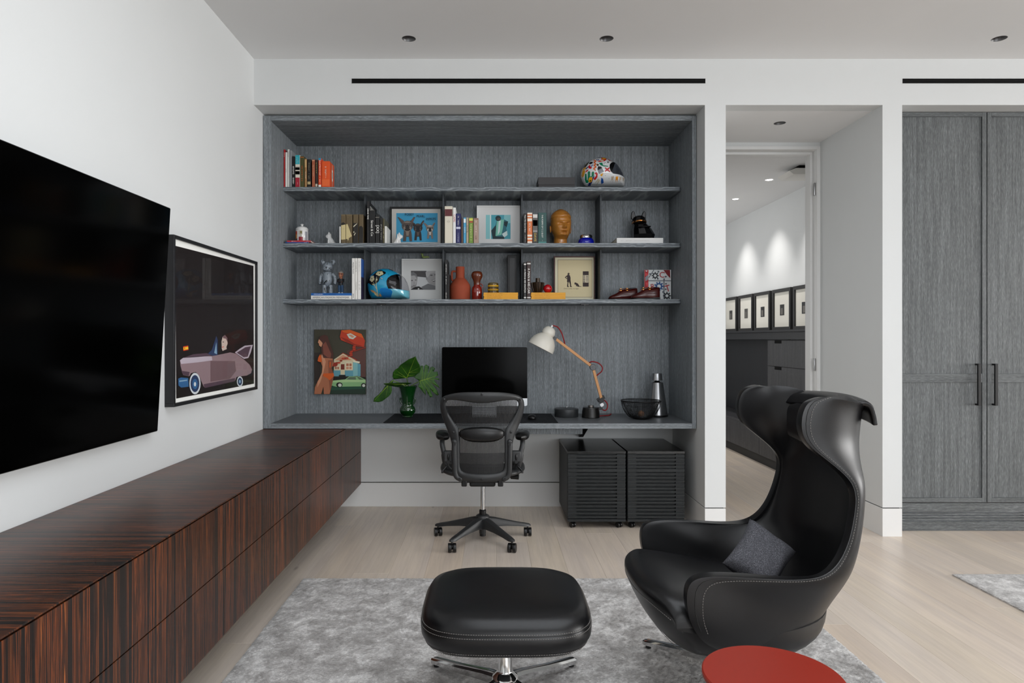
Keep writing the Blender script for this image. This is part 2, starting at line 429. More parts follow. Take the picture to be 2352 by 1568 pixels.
# recessed ceiling lights
HOUSING = mat('downlight_reflector', '#6f6f70', .35, .4)
EMIT = NT('lamp_glow'); EMIT.set(Base_Color=(1, 1, 1, 1), Emission_Color=(1, .97, .92, 1), Emission_Strength=14.0); EMIT = EMIT.mat
LENS = mat('unlit_lens', '#141414', .3)
def downlight(x, y, z, r, label, lit, group):
    t = thing('recessed_downlight', label, 'downlight', (x, y, z), group)
    m = MB().lathe([(r, .000), (r - .001, .002), (r * .72, .07), (r * .70, .075)], (x, y, z), 40)
    m.f = [f for f in m.f if len(f) == 4]; m.m = [0] * len(m.f)
    m.build('reflector', HOUSING, t, smooth=30, solid=.002, solid_off=1)
    MB().lathe([(r * .72, .0), (r * .72, .01)], (x, y, z + (.003 if lit else .066)), 32).build('lamp', EMIT if lit else LENS, t)
G = 'recessed ceiling downlights'
downlight(*LIGHTS[0], ZC, .044, 'unlit round recessed downlight in ceiling, leftmost, above the bookshelves', False, G)
downlight(*LIGHTS[1], ZC, .044, 'unlit round recessed downlight in ceiling above the painted racing helmet', False, G)
downlight(*LIGHTS[2], ZC, .044, 'unlit round recessed downlight in ceiling near the grey wardrobe', False, G)
downlight(*SL, ZS, .042, 'unlit round recessed downlight in the passage soffit before the door', False, G)
HG = ['lit recessed downlight in corridor ceiling, nearer to the doorway', 'lit recessed downlight in corridor ceiling, the deeper one seen', 'lit recessed downlight at the far end of the corridor ceiling']
for (a, b), lb in zip(HL, HG):
    downlight(a, b, ZS, .044, lb, True, 'lit corridor downlights')
    d = bpy.data.lights.new('corridor_spot', 'SPOT'); d.energy = 34; d.spot_size = 1.3; d.spot_blend = 1.0; d.shadow_soft_size = .03; d.color = (1, .965, .93)
    o = bpy.data.objects.new('corridor_spot', d); COL.objects.link(o); o.location = (a, b, ZS - .012); o.rotation_euler = (0, -.36, 0)
area('corridor_fill', (1.0, 8.4, 1.6), (0, -PI / 2, 0), 2.0, 2.6, 26)  # unseen fill panel added to brighten the corridor; no window stands here

# black linear air slots in the header
def slot(x0, x1, label):
    t = thing('linear_air_slot', label, 'air vent', ((x0 + x1) / 2, YF, 3.068), 'black linear air slots')
    MB().box(x0, x1, YF - .0015, YF + .004, 3.068, 3.096).build('channel', DARKGAP, t)
    MB().box(x0, x1, YF - .004, YF, 3.080, 3.083).build('blade', BLACK_METAL, t)
    MB().box(x0, x1, YF - .0045, YF, 3.094, 3.097).box(x0, x1, YF - .0045, YF, 3.066, 3.069).build('flange', BLACK_METAL, t)
slot(X(808, YF), X(1620, YF), 'long black linear air slot above the bookshelves')
slot(X(2073, YF), 5.2, 'black linear air slot above the grey wardrobe')
# ================================================================== built-in bookcase and desk
BF, SF, DF = 4.80, 5.08, 5.20      # front of the frame, of the shelves, of the dividers
BX0, BX1 = XL + .004, 1.437
IX0, IX1 = X(622, BF), X(1590, BF)
ZT, ZDT, ZDB = 2.908, .744, .707
DT = ZDT + .0006
YP = YB - .012                     # face of the back panel
S1, S2, S3 = Z(429, SF), Z(558, SF), Z(687, SF)   # tops of the three shelves
ST = .031
bk = thing('built_in_bookcase', 'grey oak built-in bookcase with three long shelves above the desk', 'bookcase', ((BX0 + BX1) / 2, BF, ZDB))
MB().box(BX0, IX0, BF, YP, ZDB, ZT).build('side_panel', OAK_V, bk, bevel=.0015)
MB().box(IX1, BX1, BF, YP, ZDB, ZT).build('side_panel', OAK_V, bk, bevel=.0015)
MB().box(IX0, IX1, BF + .001, YP, 2.872, ZT).build('top_panel', OAK_H, bk, bevel=.001)
MB().box(BX0, BX1, YP, YB - .001, ZDB, ZT).build('back_panel', OAK_V, bk)
for zt in (S1, S2, S3):            # rounded front corner at the right end, as in the photograph
    r = .022
    pl = [(IX0, YP), (IX0, SF), (IX1 - r, SF)] + [(IX1 - r + r * math.sin(a), SF + r - r * math.cos(a)) for a in [PI / 2 * k / 6 for k in range(1, 7)]] + [(IX1, YP)]
    MB().prism(pl, lambda u, v, t, zt=zt: (u, v, zt - ST * (1 - t))).build('shelf', OAK_E, bk, bevel=.001)
for zt, zb in ((S1 - ST, S2), (S2 - ST, S3)):
    for px in (838, 1018, 1199, 1380):
        xx = X(px, DF); MB().box(xx - .0065, xx + .0065, DF, YP, zb, zt).build('divider', OAK_DK, bk, bevel=.0008)
S1 += .0006; S2 += .0006; S3 += .0006   # things stand a hair above the boards
dk = thing('built_in_desk', 'long grey oak desk top spanning the niche below the shelves', 'desk', ((BX0 + BX1) / 2, BF, ZDB))
DESKTOP = mat('desk_top_laminate', '#5d6063', .38, spec=.45, bump=(300, .04))
MB().box(IX0 + .0005, IX1 - .0005, BF, YP - .0006, ZDB, ZDT - .0015).build('desk_board', OAK_H, dk, bevel=.001)
MB().box(IX0 + .001, IX1 - .001, BF + .002, YP - .001, ZDT - .0015, ZDT).build('desk_surface', DESKTOP, dk)
MB().box(X(1120, 5.0), X(1338, 5.0), 5.0, 5.40, .640, ZDB).build('cable_tray', OAK_V, dk, bevel=.002)
MB().prism([(5.02, ZDB), (5.435, ZDB), (5.435, .56), (5.415, .56)], lambda u, v, t: (X(1338, 5.2) + .035 * t, u, v)).build('wall_bracket', BLACK_METAL, dk, bevel=.002)
# under-shelf clips on the lowest shelf
for px, lb in ((876, 'tiny black light clip under the lowest shelf, left one'), (1110, 'tiny black light clip under the lowest shelf, middle one'), (1343, 'tiny black light clip under the lowest shelf, right one')):
    xx = X(px, SF + .04); t = thing('shelf_light_clip', lb, 'light clip', (xx, SF + .04, S3 - ST - .0135), 'light clips under the shelf')
    MB().box(xx - .032, xx + .032, SF + .02, SF + .06, S3 - ST - .0115, S3 - ST - .0012).build('clip_body', PLASTIC_D, t, bevel=.002)
    MB().lathe([(.004, -.002), (.004, .0)], (xx, SF + .032, S3 - ST - .0115), 12).build('lens', C('#f4f4f4', .2), t)

# ================================================================== credenza along the left wall
CX = -1.043; CZ0, CZ1, CZM = .184, .704, .445
cr = thing('floating_credenza', 'long low wall-hung credenza in striped dark ebony wood', 'credenza', ((XL + CX) / 2, 2.8, CZ0))
MB().box(XL + .002, CX, .35, 5.445, CZ1 - .0045, CZ1).build('top_panel', EBONY_T, cr, bevel=.0008)
MB().box(XL + .002, CX - .022, .36, 5.444, CZ0 + .004, CZ1 - .0045).build('carcass', C('#0c0a09', .7, .2), cr)
ys = [.352, .58, 2.66, 4.74, 5.444]
for a, b in zip(ys[:-1], ys[1:]):
    MB().box(CX - .021, CX - .001, a + .0015, b - .0015, CZM + .0018, CZ1 - .0095).build('drawer_front', EBONY, cr, bevel=.0006)
    MB().box(CX - .021, CX - .001, a + .0015, b - .0015, CZ0, CZM - .0018).build('drawer_front', EBONY, cr, bevel=.0006)

# ================================================================== television
tb, tt = P(362, 990, 3.2), P(392, 478, 3.2)
ax = (tt - tb); hh = ax.length; up = ax.normalized(); fw = Vector((0, 1, 0)); nrm = up.cross(fw).normalized()
if nrm.x < 0: nrm = -nrm
Lt = 1.90; cc = (tb + tt) / 2 - fw * Lt / 2
tv = thing('wall_television', 'large black flat television tilted on the white left wall', 'television', (cc.x, cc.y, tb.z))
MB().obox(cc - nrm * .018, fw * (Lt / 2), up * (hh / 2), nrm * .017).build('housing', PLASTIC_D, tv, bevel=.002)
MB().obox(cc, fw * (Lt / 2 - .004), up * (hh / 2 - .004), nrm * .0012).build('screen', BLACK_GLOSS, tv)
MB().box(XL, XL + .03, cc.y - .3, cc.y + .3, cc.z - .2, cc.z + .2).obox(cc - nrm * .05, fw * .2, up * .15, nrm * .03).build('wall_mount', BLACK_METAL, tv, bevel=.002)

# ================================================================== big framed picture on the left wall
FX = XL + .047
py0, py1 = 3.36, 4.56; pz0, pz1 = 1.002, 1.852
pc = thing('framed_car_painting', 'black framed painting of a mauve convertible on the left wall beside television', 'picture', (FX, (py0 + py1) / 2, pz0))
fr = MB()
for (a, b, c, d) in ((py0, py1, pz0, pz0 + .018), (py0, py1, pz1 - .018, pz1), (py0, py0 + .018, pz0 + .018, pz1 - .018), (py1 - .018, py1, pz0 + .018, pz1 - .018)):
    fr.box(XL + .001, FX, a, b, c, d)
fr.build('frame', mat('frame_black', '#17171a', .4), pc, bevel=.001)
MB().box(XL + .012, FX - .0125, py0 + .018, py1 - .018, pz0 + .018, pz1 - .018).build('mat_board', C('#f2f2ee', .7), pc)
def carp(zx, zy, k):              # a point of the picture plane from the pixel that shows it
    px, py = 360 + zx * .28063, 520 + zy * .28063; xs = FX - .0122 + .0004 * k
    D = -xs * F / (VX - px) * -1; D = abs(D); return Vector((xs, D, Z(py, D)))
PAL = ['#140b0b', '#8d767b', '#6d5559', '#b9adb8', '#27375a', '#2f5f8e', '#7fa0b8', '#cfd6da', '#120f14', '#c9b6ab', '#f07a1a', '#d23a1a', '#f3c22a', '#503c48']
pm = MB()
def cp(pts, m, k): pm.flat(pts, lambda u, v: carp(u, v, k), m)
def ell(cx, cy, rx, ry, n=20, a0=0, a1=2 * PI): return [(cx + rx * math.cos(a0 + (a1 - a0) * i / n), cy + ry * math.sin(a0 + (a1 - a0) * i / n)) for i in range(n)]
cp([(151, 157), (792, 322), (796, 1286), (160, 1408)], 0, 1)
cp([(190, 1095), (215, 1075), (300, 1060), (450, 1060), (480, 1055), (600, 1030), (650, 1040), (710, 1085), (760, 1130), (780, 1170), (772, 1200), (735, 1220), (655, 1230), (640, 1262), (385, 1312), (350, 1230), (320, 1190), (280, 1200), (268, 1225), (215, 1215), (195, 1140)], 1, 2)
cp([(190, 1095), (215, 1075), (300, 1065), (450, 1062), (455, 1095), (330, 1112), (200, 1125)], 3, 3)
cp([(215, 1075), (300, 1045), (410, 1035), (455, 1058), (330, 1068)], 13, 3)
cp([(440, 1100), (640, 1100), (650, 1180), (600, 1245), (440, 1270)], 2, 3)
cp([(385, 1290), (640, 1240), (640, 1266), (390, 1322)], 13, 4)
cp([(640, 1030), (680, 1000), (720, 975), (787, 968), (770, 1030), (750, 1075), (715, 1083)], 3, 4)
cp([(655, 1032), (725, 988), (770, 980), (745, 1065), (712, 1070)], 13, 5)
cp([(418, 1040), (450, 1010), (488, 895), (500, 930), (500, 1052), (460, 1058)], 4, 4)
cp([(470, 1035), (488, 945), (493, 1045)], 6, 5)
cp([(176, 1245), (200, 1235), (258, 1240), (262, 1310), (200, 1318), (178, 1300)], 5, 4)
cp([(185, 1260), (250, 1252), (250, 1262), (185, 1272)], 6, 5)
cp([(200, 1180), (270, 1190), (262, 1222), (215, 1213)], 13, 4)
cp(ell(313, 1285, 46, 88), 7, 6); cp(ell(313, 1285, 36, 70), 4, 7); cp(ell(313, 1288, 22, 42), 5, 8); cp(ell(313, 1290, 9, 18), 7, 9)
cp(ell(681, 1268, 25, 42), 7, 6); cp(ell(681, 1268, 18, 31), 4, 7); cp(ell(681, 1268, 8, 14), 6, 8)
cp([(532, 1000), (530, 940), (540, 900), (558, 890), (578, 915), (580, 960), (570, 985), (575, 1015), (545, 1030)], 9, 5)
cp([(540, 900), (558, 886), (578, 912), (580, 945), (566, 918), (545, 915)], 2, 6)
cp([(520, 1038), (545, 1015), (580, 1000), (600, 1028)], 8, 6)
cp(ell(545, 945, 5, 4, 8), 8, 7); cp([(535, 985), (550, 982), (548, 988), (536, 990)], 11, 7)
cp([(216, 982), (258, 974), (260, 1010), (218, 1018)], 11, 5); cp([(218, 990), (257, 983), (259, 1003), (219, 1010)], 12, 6); cp([(226, 990), (232, 989), (232, 1003), (226, 1004)], 11, 7)
pm.build('painted_sheet', [C(c, .5) for c in PAL], pc, recalc=False)
MB().add([(FX - .005, py0 + .018, pz0 + .018), (FX - .005, py1 - .018, pz0 + .018), (FX - .005, py1 - .018, pz1 - .018), (FX - .005, py0 + .018, pz1 - .018)], [(0, 1, 2, 3)]).build('glazing', GLASS, pc, recalc=False)

# ================================================================== wardrobe on the right
WY = 4.755
wd = thing('built_in_wardrobe', 'tall grey oak built-in wardrobe with two panelled doors and black handles', 'wardrobe', (3.45, WY, 0))
MB().box(2.777, 4.128, WY + .022, 5.345, .20, 2.905).build('carcass', C('#1a1b1c', .7, .2), wd)
zdb, zdt = Z(1153, WY), 2.9155
zm0, zm1 = Z(878, WY), Z(858, WY)
def wdoor(x0, x1, hx):
    d = MB().box(x0, x1, WY + .010, WY + .021, zdb, zdt).build('door', OAK_W, wd)
    s = .030
    for a, b in ((x0, x0 + s), (x1 - s, x1)): MB().box(a, b, WY, WY + .0099, zdb, zdt).build('stile', OAK_W, d, bevel=.001)
    for a, b in ((zdb, zdb + s), (zm0, zm1), (zdt - s, zdt)): MB().box(x0 + s + .0005, x1 - s - .0005, WY, WY + .0099, a, b).build('rail', OAK_WH, d, bevel=.001)
    h0, h1 = Z(931, 4.73), Z(835, 4.73)
    MB().box(hx - .010, hx + .010, WY - .036, WY - .022, h0, h1).box(hx - .010, hx + .010, WY - .024, WY, h0, h0 + .012).box(hx - .010, hx + .010, WY - .024, WY, h1 - .012, h1).build('handle', BLACK_METAL, d, bevel=.0015, label='black bar handle')
wdoor(2.781, X(2266, WY), X(2248, 4.73)); wdoor(X(2266, WY) + .006, 4.126, X(2287, 4.73))
zl = [(.129, .194), (.1105, .1245), (.092, .1058), (.072, .0875), (.002, .0675)]
for a, b in zl: MB().box(2.777, 4.128, WY + .003, WY + .018, a, b).build('plinth_slat', OAK_WH, wd, bevel=.0008)

# ================================================================== corridor cabinet and pictures
NAVY = m_oak('corridor_blue_black_oak', 2, '#08090d', '#0e1017', '#171a23', .6)
CGREY = m_oak('corridor_grey_oak', 2, '#2b2b2e', '#38383b', '#474749', .5)
hcab = thing('corridor_cabinet', 'dark oak corridor cabinet with drawers, bench and ledge seen through the doorway', 'cabinet', (3.05, 7.8, 0))
MB().box(2.93, XH - .001, 5.80, 10.38, 1.41, 1.432).build('ledge', NAVY, hcab, bevel=.001)
MB().box(2.96, XH - .001, 5.80, 10.38, 1.332, 1.41).build('apron', NAVY, hcab, bevel=.001)
MB().box(3.215, XH - .001, 7.42, 10.38, .415, 1.332).build('niche_back', NAVY, hcab)
MB().box(3.012, XH - .002, 5.80, 7.42, .415, 1.330).build('drawer_case', NAVY, hcab)
for a, b in ((1.05, 1.322), (.738, 1.046), (.425, .734)):
    d = MB().box(2.990, 3.011, 5.802, 7.405, a, b).build('drawer_front', CGREY, hcab, bevel=.001)
    for q0 in (7.05, 6.2): MB().box(2.9885, 2.9905, q0, q0 + .17, b - .032, b).build('finger_pull', DARKGAP, d)
MB().box(2.850, XH - .001, 5.80, 10.38, .385, .413).build('bench_seat', CGREY, hcab, bevel=.001)
for a, b in ((5.802, 7.29), (7.295, 8.9), (8.905, 10.37)):
    d = MB().box(2.852, 2.872, a, b, .104, .383).build('bench_drawer', CGREY, hcab, bevel=.001)
    MB().box(2.8505, 2.8525, b - .42, b - .25, .352, .383).build('finger_pull', DARKGAP, d)
MB().box(2.873, XH - .002, 5.80, 10.37, .104, .383).box(2.892, XH - .002, 5.80, 10.37, .001, .104).build('bench_carcass', C('#141414', .6), hcab)
fpos = [(1667, 1694, 'first'), (1699, 1731, 'second'), (1735, 1771, 'third'), (1777, 1819, 'fourth'), (1825, 1872, 'fifth')]
MATB = C('#dcd9cf', .8); FRB = C('#2b2a2a', .5)
pcs = ['#3a3733', '#4a4744', '#1c1b1e', '#23211f', '#141417']
for i, (a, b, nm) in enumerate(fpos):
    xf = 3.205; y1 = xf * F / (a - VX); y0 = xf * F / (b - VX)
    if i == 0: y1 = y0 + .47
    if i == 4: y0 = y1 - .47
    z0, z1 = 1.433, 1.892
    ends = {'first': 'leftmost of five, partly behind the white pier', 'fifth': 'rightmost of five, cut by the door jamb'}.get(nm, nm + ' from the left of five')
    t = thing('framed_photograph', 'dark framed small photograph on the corridor ledge, ' + ends, 'picture', (xf, (y0 + y1) / 2, z0), 'framed photographs on the corridor ledge')
    m = MB(); w_ = .038
    for (p, q, r, s) in ((y0, y1, z0, z0 + w_), (y0, y1, z1 - w_, z1), (y0, y0 + w_, z0 + w_, z1 - w_), (y1 - w_, y1, z0 + w_, z1 - w_)):
        m.box(xf - .018, xf + .012, p, q, r, s)
    m.build('frame', FRB, t, bevel=.001)
    MB().box(xf - .004, xf + .010, y0 + w_, y1 - w_, z0 + w_, z1 - w_).build('mat_board', MATB, t)
    ym, zm = (y0 + y1) / 2, (z0 + z1) / 2 - .005
    q = MB().box(xf - .0055, xf - .003, ym - .055, ym + .055, zm - .06, zm + .06)
    q.box(xf - .0062, xf - .003, ym - .02, ym + .03, zm - .05, zm + .02, 1)
    q.build('photo_print', [C(pcs[i], .4), C('#6a6660', .4)], t)
t = thing('ceiling_unit', 'small white ceiling-mounted box with dark vent in the corridor', 'ceiling unit', (3.0, 6.28, ZS - .09))
MB().prism([(2.70, ZS - .055), (2.74, ZS - .088), (3.2, ZS - .088), (3.2, ZS - .03), (2.76, ZS - .03)], lambda u, v, tt_: (u, 6.20 + .26 * tt_, v)).build('casing', C('#e4e2dd', .5), t, bevel=.003)
MB().box(2.80, 3.2, 6.22, 6.44, ZS - .03, ZS).build('vent_gap', DARKGAP, t)
# ================================================================== rugs
def m_rug():
    n = NT('silver_viscose_pile'); v = n.wcoord()
    a = n.noise(v, 8.5, 7, .78, .25); b = n.noise(n.wcoord((1, 1.5, 1)), 85, 3, .7); c_ = n.noise(v, 420, 2)
    c = n.ramp(a, [(.38, '#8a8683'), (.5, '#b3b0ae'), (.61, '#dfdddb')])
    c = n.mix(c, n.ramp(b, [(.36, (.74, .73, .72)), (.62, (1.14, 1.14, 1.14))]), 1.0, 'MULTIPLY')
    c = n.mix(c, n.ramp(c_, [(.3, (.7, .7, .7)), (.6, (1.1, 1.1, 1.1))]), .7, 'MULTIPLY')
    n.bump(n.noise(v, 300, 3), .5, .004)
    return n.set(Base_Color=c, Roughness=.62, Specular_IOR_Level=.35, Sheen_Weight=.5)
RUG = m_rug()
def rug(name, x0, x1, y0, y1, label, nx, ny):
    rg = random.Random(5); rows = []
    for j in range(ny + 1):
        row = []
        for i in range(nx + 1):
            e = (i in (0, nx)) or (j in (0, ny))
            row.append(((x0 + (x1 - x0) * i / nx) + (rg.uniform(-.003, .003)), (y0 + (y1 - y0) * j / ny) + rg.uniform(-.003, .003), .008 if e else .0095 + rg.uniform(0, .004)))
        rows.append(row)
    m = MB().grid(rows)
    m.box(x0 + .002, x1 - .002, y0 + .002, y1 - .002, .0008, .009)
    return m.build(name, RUG, top=(label, 'rug'), smooth=80, recalc=False)
rug('area_rug', -1.047, 1.525, 1.35, 3.79, 'large mottled silver grey rug under the ottoman and armchair', 300, 280)
rug('area_rug', 2.60, 4.6, 1.6, 3.86, 'second silver grey rug at the right edge before the wardrobe', 140, 150)

# ================================================================== drawer pedestals under the desk
BLKOAK = m_oak('black_oak', 0, '#121314', '#1f2223', '#34393b', .8)
def caster(m, x, y, r, wd_, ang=0, hood=0):
    u = Vector((math.cos(ang), math.sin(ang), 0)); q = Vector((-u.y, u.x, 0))
    R = Matrix((q, Vector((0, 0, 1)), u)).transposed()   # local z -> u (wheel axis)
    for s in (-1, 1):
        cpos = Vector((x, y, r)) + u * s * wd_ * .30
        m.lathe([(r * .55, -wd_ * .2), (r * .95, -wd_ * .19), (r, -wd_ * .1), (r, wd_ * .1), (r * .95, wd_ * .19), (r * .55, wd_ * .2)], cpos, 20, 0, R)
    m.lathe([(r * .4, -wd_ * .3), (r * .4, wd_ * .3)], (x, y, r), 12, 0, R)
    m.sphere((x, y, r * 1.25), (wd_ * .20, r * .8, r * .65), 12, 8)
    m.lathe([(r * .22, r * 1.2), (r * .22, r * 2.5)], (x, y, 0), 10)
def pedestal(x0, x1, label):
    y0, y1 = 4.80, 5.40; zb, zt = Z(1199, 4.8) + .002, Z(1036, 4.8)
    t = thing('drawer_pedestal', label, 'drawer unit', ((x0 + x1) / 2, y0, 0), 'slatted drawer pedestals under the desk')
    MB().box(x0, x1, y0 + .022, y1, zb + .018, zt - .018).build('body', BLKOAK, t, bevel=.001)
    MB().box(x0, x1, y0, y1, zt - .018, zt).build('top_board', mat('pedestal_top', '#0c0d0d', .22, spec=.5), t, bevel=.001)
    MB().box(x0, x1, y0 + .004, y1, zb, zb + .018).build('base_board', BLKOAK, t, bevel=.001)
    n = 18; z0, z1 = zb + .022, zt - .022; pitch = (z1 - z0) / n
    for k in range(n):
        zc = z0 + pitch * (k + .5); hh_ = .0065 if k != 13 else .0105
        MB().box(x0 + .001, x1 - .001, y0, y0 + .013, zc - hh_, zc + hh_).build('slat', BLKOAK, t, bevel=.001)
    for a, b in ((x0 + .002, x0 + .062), (x1 - .062, x1 - .002)):
        MB().box(a, b, y0 + .006, y0 + .0218, z0, z1).build('slat_stile', BLKOAK, t)
    for cx, cy in ((x0 + .04, y0 + .05), (x1 - .04, y0 + .05), (x0 + .04, y1 - .06), (x1 - .04, y1 - .06)):
        m = MB(); caster(m, cx, cy, .020, .034, .5); m.build('caster', PLASTIC_D, t, smooth=40)
pedestal(X(1304, 4.8), X(1437.5, 4.8), 'black slatted drawer pedestal on casters, the one nearer the office chair')
pedestal(X(1441.5, 4.8), X(1573, 4.8), 'black slatted drawer pedestal on casters, the one by the white pier')

# ================================================================== office chair
OX, OY = -.062, 4.54
oc = thing('mesh_office_chair', 'graphite mesh-back office chair on five casters at the desk', 'office chair', (OX, OY, 0))
DB = 4.33
def zc(zx, zy): return 960 + zx * .28053, 860 + zy * .28053
def bp(zx, zy, dy=0):
    px, py = zc(zx, zy); x = X(px, DB); z = Z(py, DB)
    y = DB + .085 * ((x - OX) / .27) ** 2 - .03 + .10 * max(0, .75 - z) ** 1.3 - .05 * max(0, z - .8) / .2
    return Vector((x, y + dy, z))
outer = [(525, 135), (400, 137), (300, 148), (225, 170), (190, 200), (178, 250), (185, 310), (205, 380), (235, 450), (262, 520), (278, 590), (285, 680), (290, 780), (305, 835), (345, 862), (430, 876), (525, 880)]
inner = [(525, 226), (450, 222), (350, 208), (270, 205), (238, 215), (228, 245), (238, 290), (265, 345), (300, 400), (335, 450), (343, 520), (343, 620), (342, 720), (348, 770), (375, 798), (440, 808), (525, 810)]
def mirror(l): return l + [(1050 - a, b) for a, b in reversed(l[1:-1])]
oo = crom([(a, b, 0) for a, b in mirror(outer)], 3, True); ii = crom([(a, b, 0) for a, b in mirror(inner)], 3, True)
rows = []
for a, b in zip(oo, ii):
    row = []
    for k in range(10):
        t = 2 * PI * k / 10; f = .5 + .5 * math.cos(t)
        row.append(bp(a.x + (b.x - a.x) * (1 - f), a.y + (b.y - a.y) * (1 - f), .015 * math.sin(t)))
    rows.append(row)
bf = MB().grid(rows, cu=True, cv=True).build('back_frame', PLASTIC, oc, smooth=60)
for zx, zy in ((525, 152), (215, 200), (835, 200), (290, 470), (762, 470), (525, 851)):
    p = bp(zx, zy, -.013); m = MB().lathe([(.0075, 0), (.0075, .006), (.004, .007)], p, 14, 0, Matrix.Rotation(PI / 2, 3, 'X')); m.build('screw', PLASTIC_D, bf, smooth=40)
# woven strands inside the frame
def inner_span(zx):
    ys_ = []
    L = len(ii)
    for k in range(L):
        a, b = ii[k], ii[(k + 1) % L]
        if (a.x - zx) * (b.x - zx) <= 0 and a.x != b.x: ys_.append(a.y + (b.y - a.y) * (zx - a.x) / (b.x - a.x))
    return (min(ys_), max(ys_)) if len(ys_) > 1 else None
m = MB()
zx = 236
while zx < 815:
    sp = inner_span(zx)
    if sp:
        y0, y1 = sp; y0 -= 6; y1 += 6
        r1 = [[bp(zx - 3.4, y0 + (y1 - y0) * k / 10), bp(zx + 3.4, y0 + (y1 - y0) * k / 10)] for k in range(11)]
        m.grid(r1)
    zx += 11.0
for zy in range(262, 420, 7):       # cross weave, denser across the shoulders
    xs_ = [q for q in (zz for zz in range(230, 825, 4)) if inner_span(q) and inner_span(q)[0] < zy < inner_span(q)[1]]
    if xs_: m.grid([[bp(q, zy - 2.0, .001), bp(q, zy + 2.0, .001)] for q in xs_[::3] + [xs_[-1]]])
for zy in range(642, 806, 6):
    xs_ = [q for q in range(340, 712, 4) if inner_span(q) and inner_span(q)[0] < zy < inner_span(q)[1]]
    if xs_: m.grid([[bp(q, zy - 2.4, .001), bp(q, zy + 2.4, .001)] for q in xs_[::3] + [xs_[-1]]])
m.build('woven_mesh', mat('black_weave', '#161617', .6), oc, kind='stuff', recalc=False)
# lumbar pad
rows = []
for i in range(17):
    t = -1 + 2 * i / 16; row = []
    for k in range(9):
        v = -1 + 2 * k / 8; e = math.sqrt(max(0, 1 - t ** 4))
        zy = (482 + 10 * t * t - 14 * abs(t) ** 3) + (v * (44 + 14 * (1 - t * t)) * max(.25, e))
        row.append(bp(525 + 182 * t, zy, -.020 - .016 * math.sqrt(max(0, 1 - v * v)) * e))
    rows.append(row)
MB().grid(rows).build('lumbar_pad', PLASTIC_D, oc, smooth=60, solid=.010, solid_off=0)
# lower side arms of the back, arm posts and arm rests
for s in (-1, 1):
    mx = (lambda a: a) if s < 0 else (lambda a: 1050 - a)
    pts = [bp(mx(300), 548, -.012), bp(mx(298), 620, -.016), bp(mx(300), 720, -.016), bp(mx(303), 800, -.014), bp(mx(318), 840, -.010), bp(mx(345), 856, -.004)]
    m = MB().tube(crom(pts, 4), .0175, 12, flat=.9)
    q = bp(mx(300), 548, -.012); m.sphere(q, .0185, 14, 10); m.sphere(pts[-1], .0178, 14, 10)
    g = m.build('back_support', PLASTIC, oc, smooth=60)
    for bq in (bp(mx(300), 566, -.034), bp(mx(340), 853, -.026)): MB().lathe([(.009, 0), (.009, .004)], bq, 14, 0, Matrix.Rotation(PI / 2, 3, 'X')).build('bolt', PLASTIC_D, g, smooth=40)
    ax_ = OX + s * .262
    rows = []                                             # soft oval arm pad
    for i in range(13):
        t = -1 + 2 * i / 12; e = (1 - abs(t) ** 3.2) ** .5 if abs(t) < 1 else .02
        rows.append([Vector((ax_ + s * .012 * t + .047 * e * math.copysign(abs(math.cos(a)) ** .8, math.cos(a)), 4.50 + .125 * t, .705 + .028 * max(.2, e) * math.copysign(abs(math.sin(a)) ** .8, math.sin(a)))) for a in [2 * PI * k / 16 for k in range(16)]])
    m = MB().grid(rows, cu=True); m.add(rows[0], [tuple(range(16))]); m.add(rows[-1], [tuple(range(15, -1, -1))])
    m.build('arm_pad', PLASTIC_D, oc, smooth=70)
    aw = OX + s * .252
    post = [Vector((ax_, 4.45, .685)), Vector((ax_ - s * .002, 4.43, .65)), Vector((aw - s * .004, 4.42, .60)), Vector((aw - s * .012, 4.42, .545)), Vector((aw - s * .030, 4.43, .50)), Vector((aw - s * .075, 4.46, .462))]
    pm_ = MB().tube(crom(post, 4), [.013] * 9 + [.016] * 12, 10, flat=1.3).build('arm_post', PLASTIC, oc, smooth=60)
    yk = Vector((OX + s * .218, 4.385, .585))
    MB().box(yk.x - .030, yk.x + .030, yk.y - .012, yk.y + .03, yk.z - .038, yk.z + .034).build('arm_clamp', PLASTIC, pm_, bevel=.008, seg=3)
    MB().sphere((yk.x, yk.y - .014, yk.z - .004), (.008, .007, .022), 12, 8).lathe([(.011, 0), (.011, .012)], (yk.x, yk.y - .006, yk.z - .034), 14, 0, Matrix.Rotation(PI / 2, 3, 'X')).build('height_lever', PLASTIC_D, pm_, smooth=50)
    MB().tube([(aw - s * .02, 4.40, .515), (aw + s * .004, 4.385, .49), (aw + s * .002, 4.38, .478)], [.008, .007, .009], 10).build('tilt_flipper', PLASTIC_D, pm_, smooth=50)
# seat pan with woven seat
sf = []
for i in range(40):
    a = 2 * PI * i / 40; cx_, sx_ = math.cos(a), math.sin(a)
    ex = math.copysign(abs(cx_) ** .55, cx_); ey = math.copysign(abs(sx_) ** .6, sx_)
    sf.append(Vector((OX + .255 * ex, 4.60 + .235 * ey, .468 - .035 * max(0, ey) ** 3 + .016 * abs(ex) ** 3)))
MB().tube(sf, .018, 10, closed=True, flat=1.5).build('seat_frame', PLASTIC, oc, smooth=60)
m = MB(); cseat = Vector((OX, 4.60, .452)); n_ = len(sf)
m.add([cseat] + [cseat.lerp(p, .6) - Vector((0, 0, .006)) for p in sf] + sf, [(0, 1 + i, 1 + (i + 1) % n_) for i in range(n_)] + [(1 + i, 1 + n_ + i, 1 + n_ + (i + 1) % n_, 1 + (i + 1) % n_) for i in range(n_)])
m.build('seat_mesh', mat('seat_weave', '#141415', .65, bump=(400, .6)), oc, smooth=60)
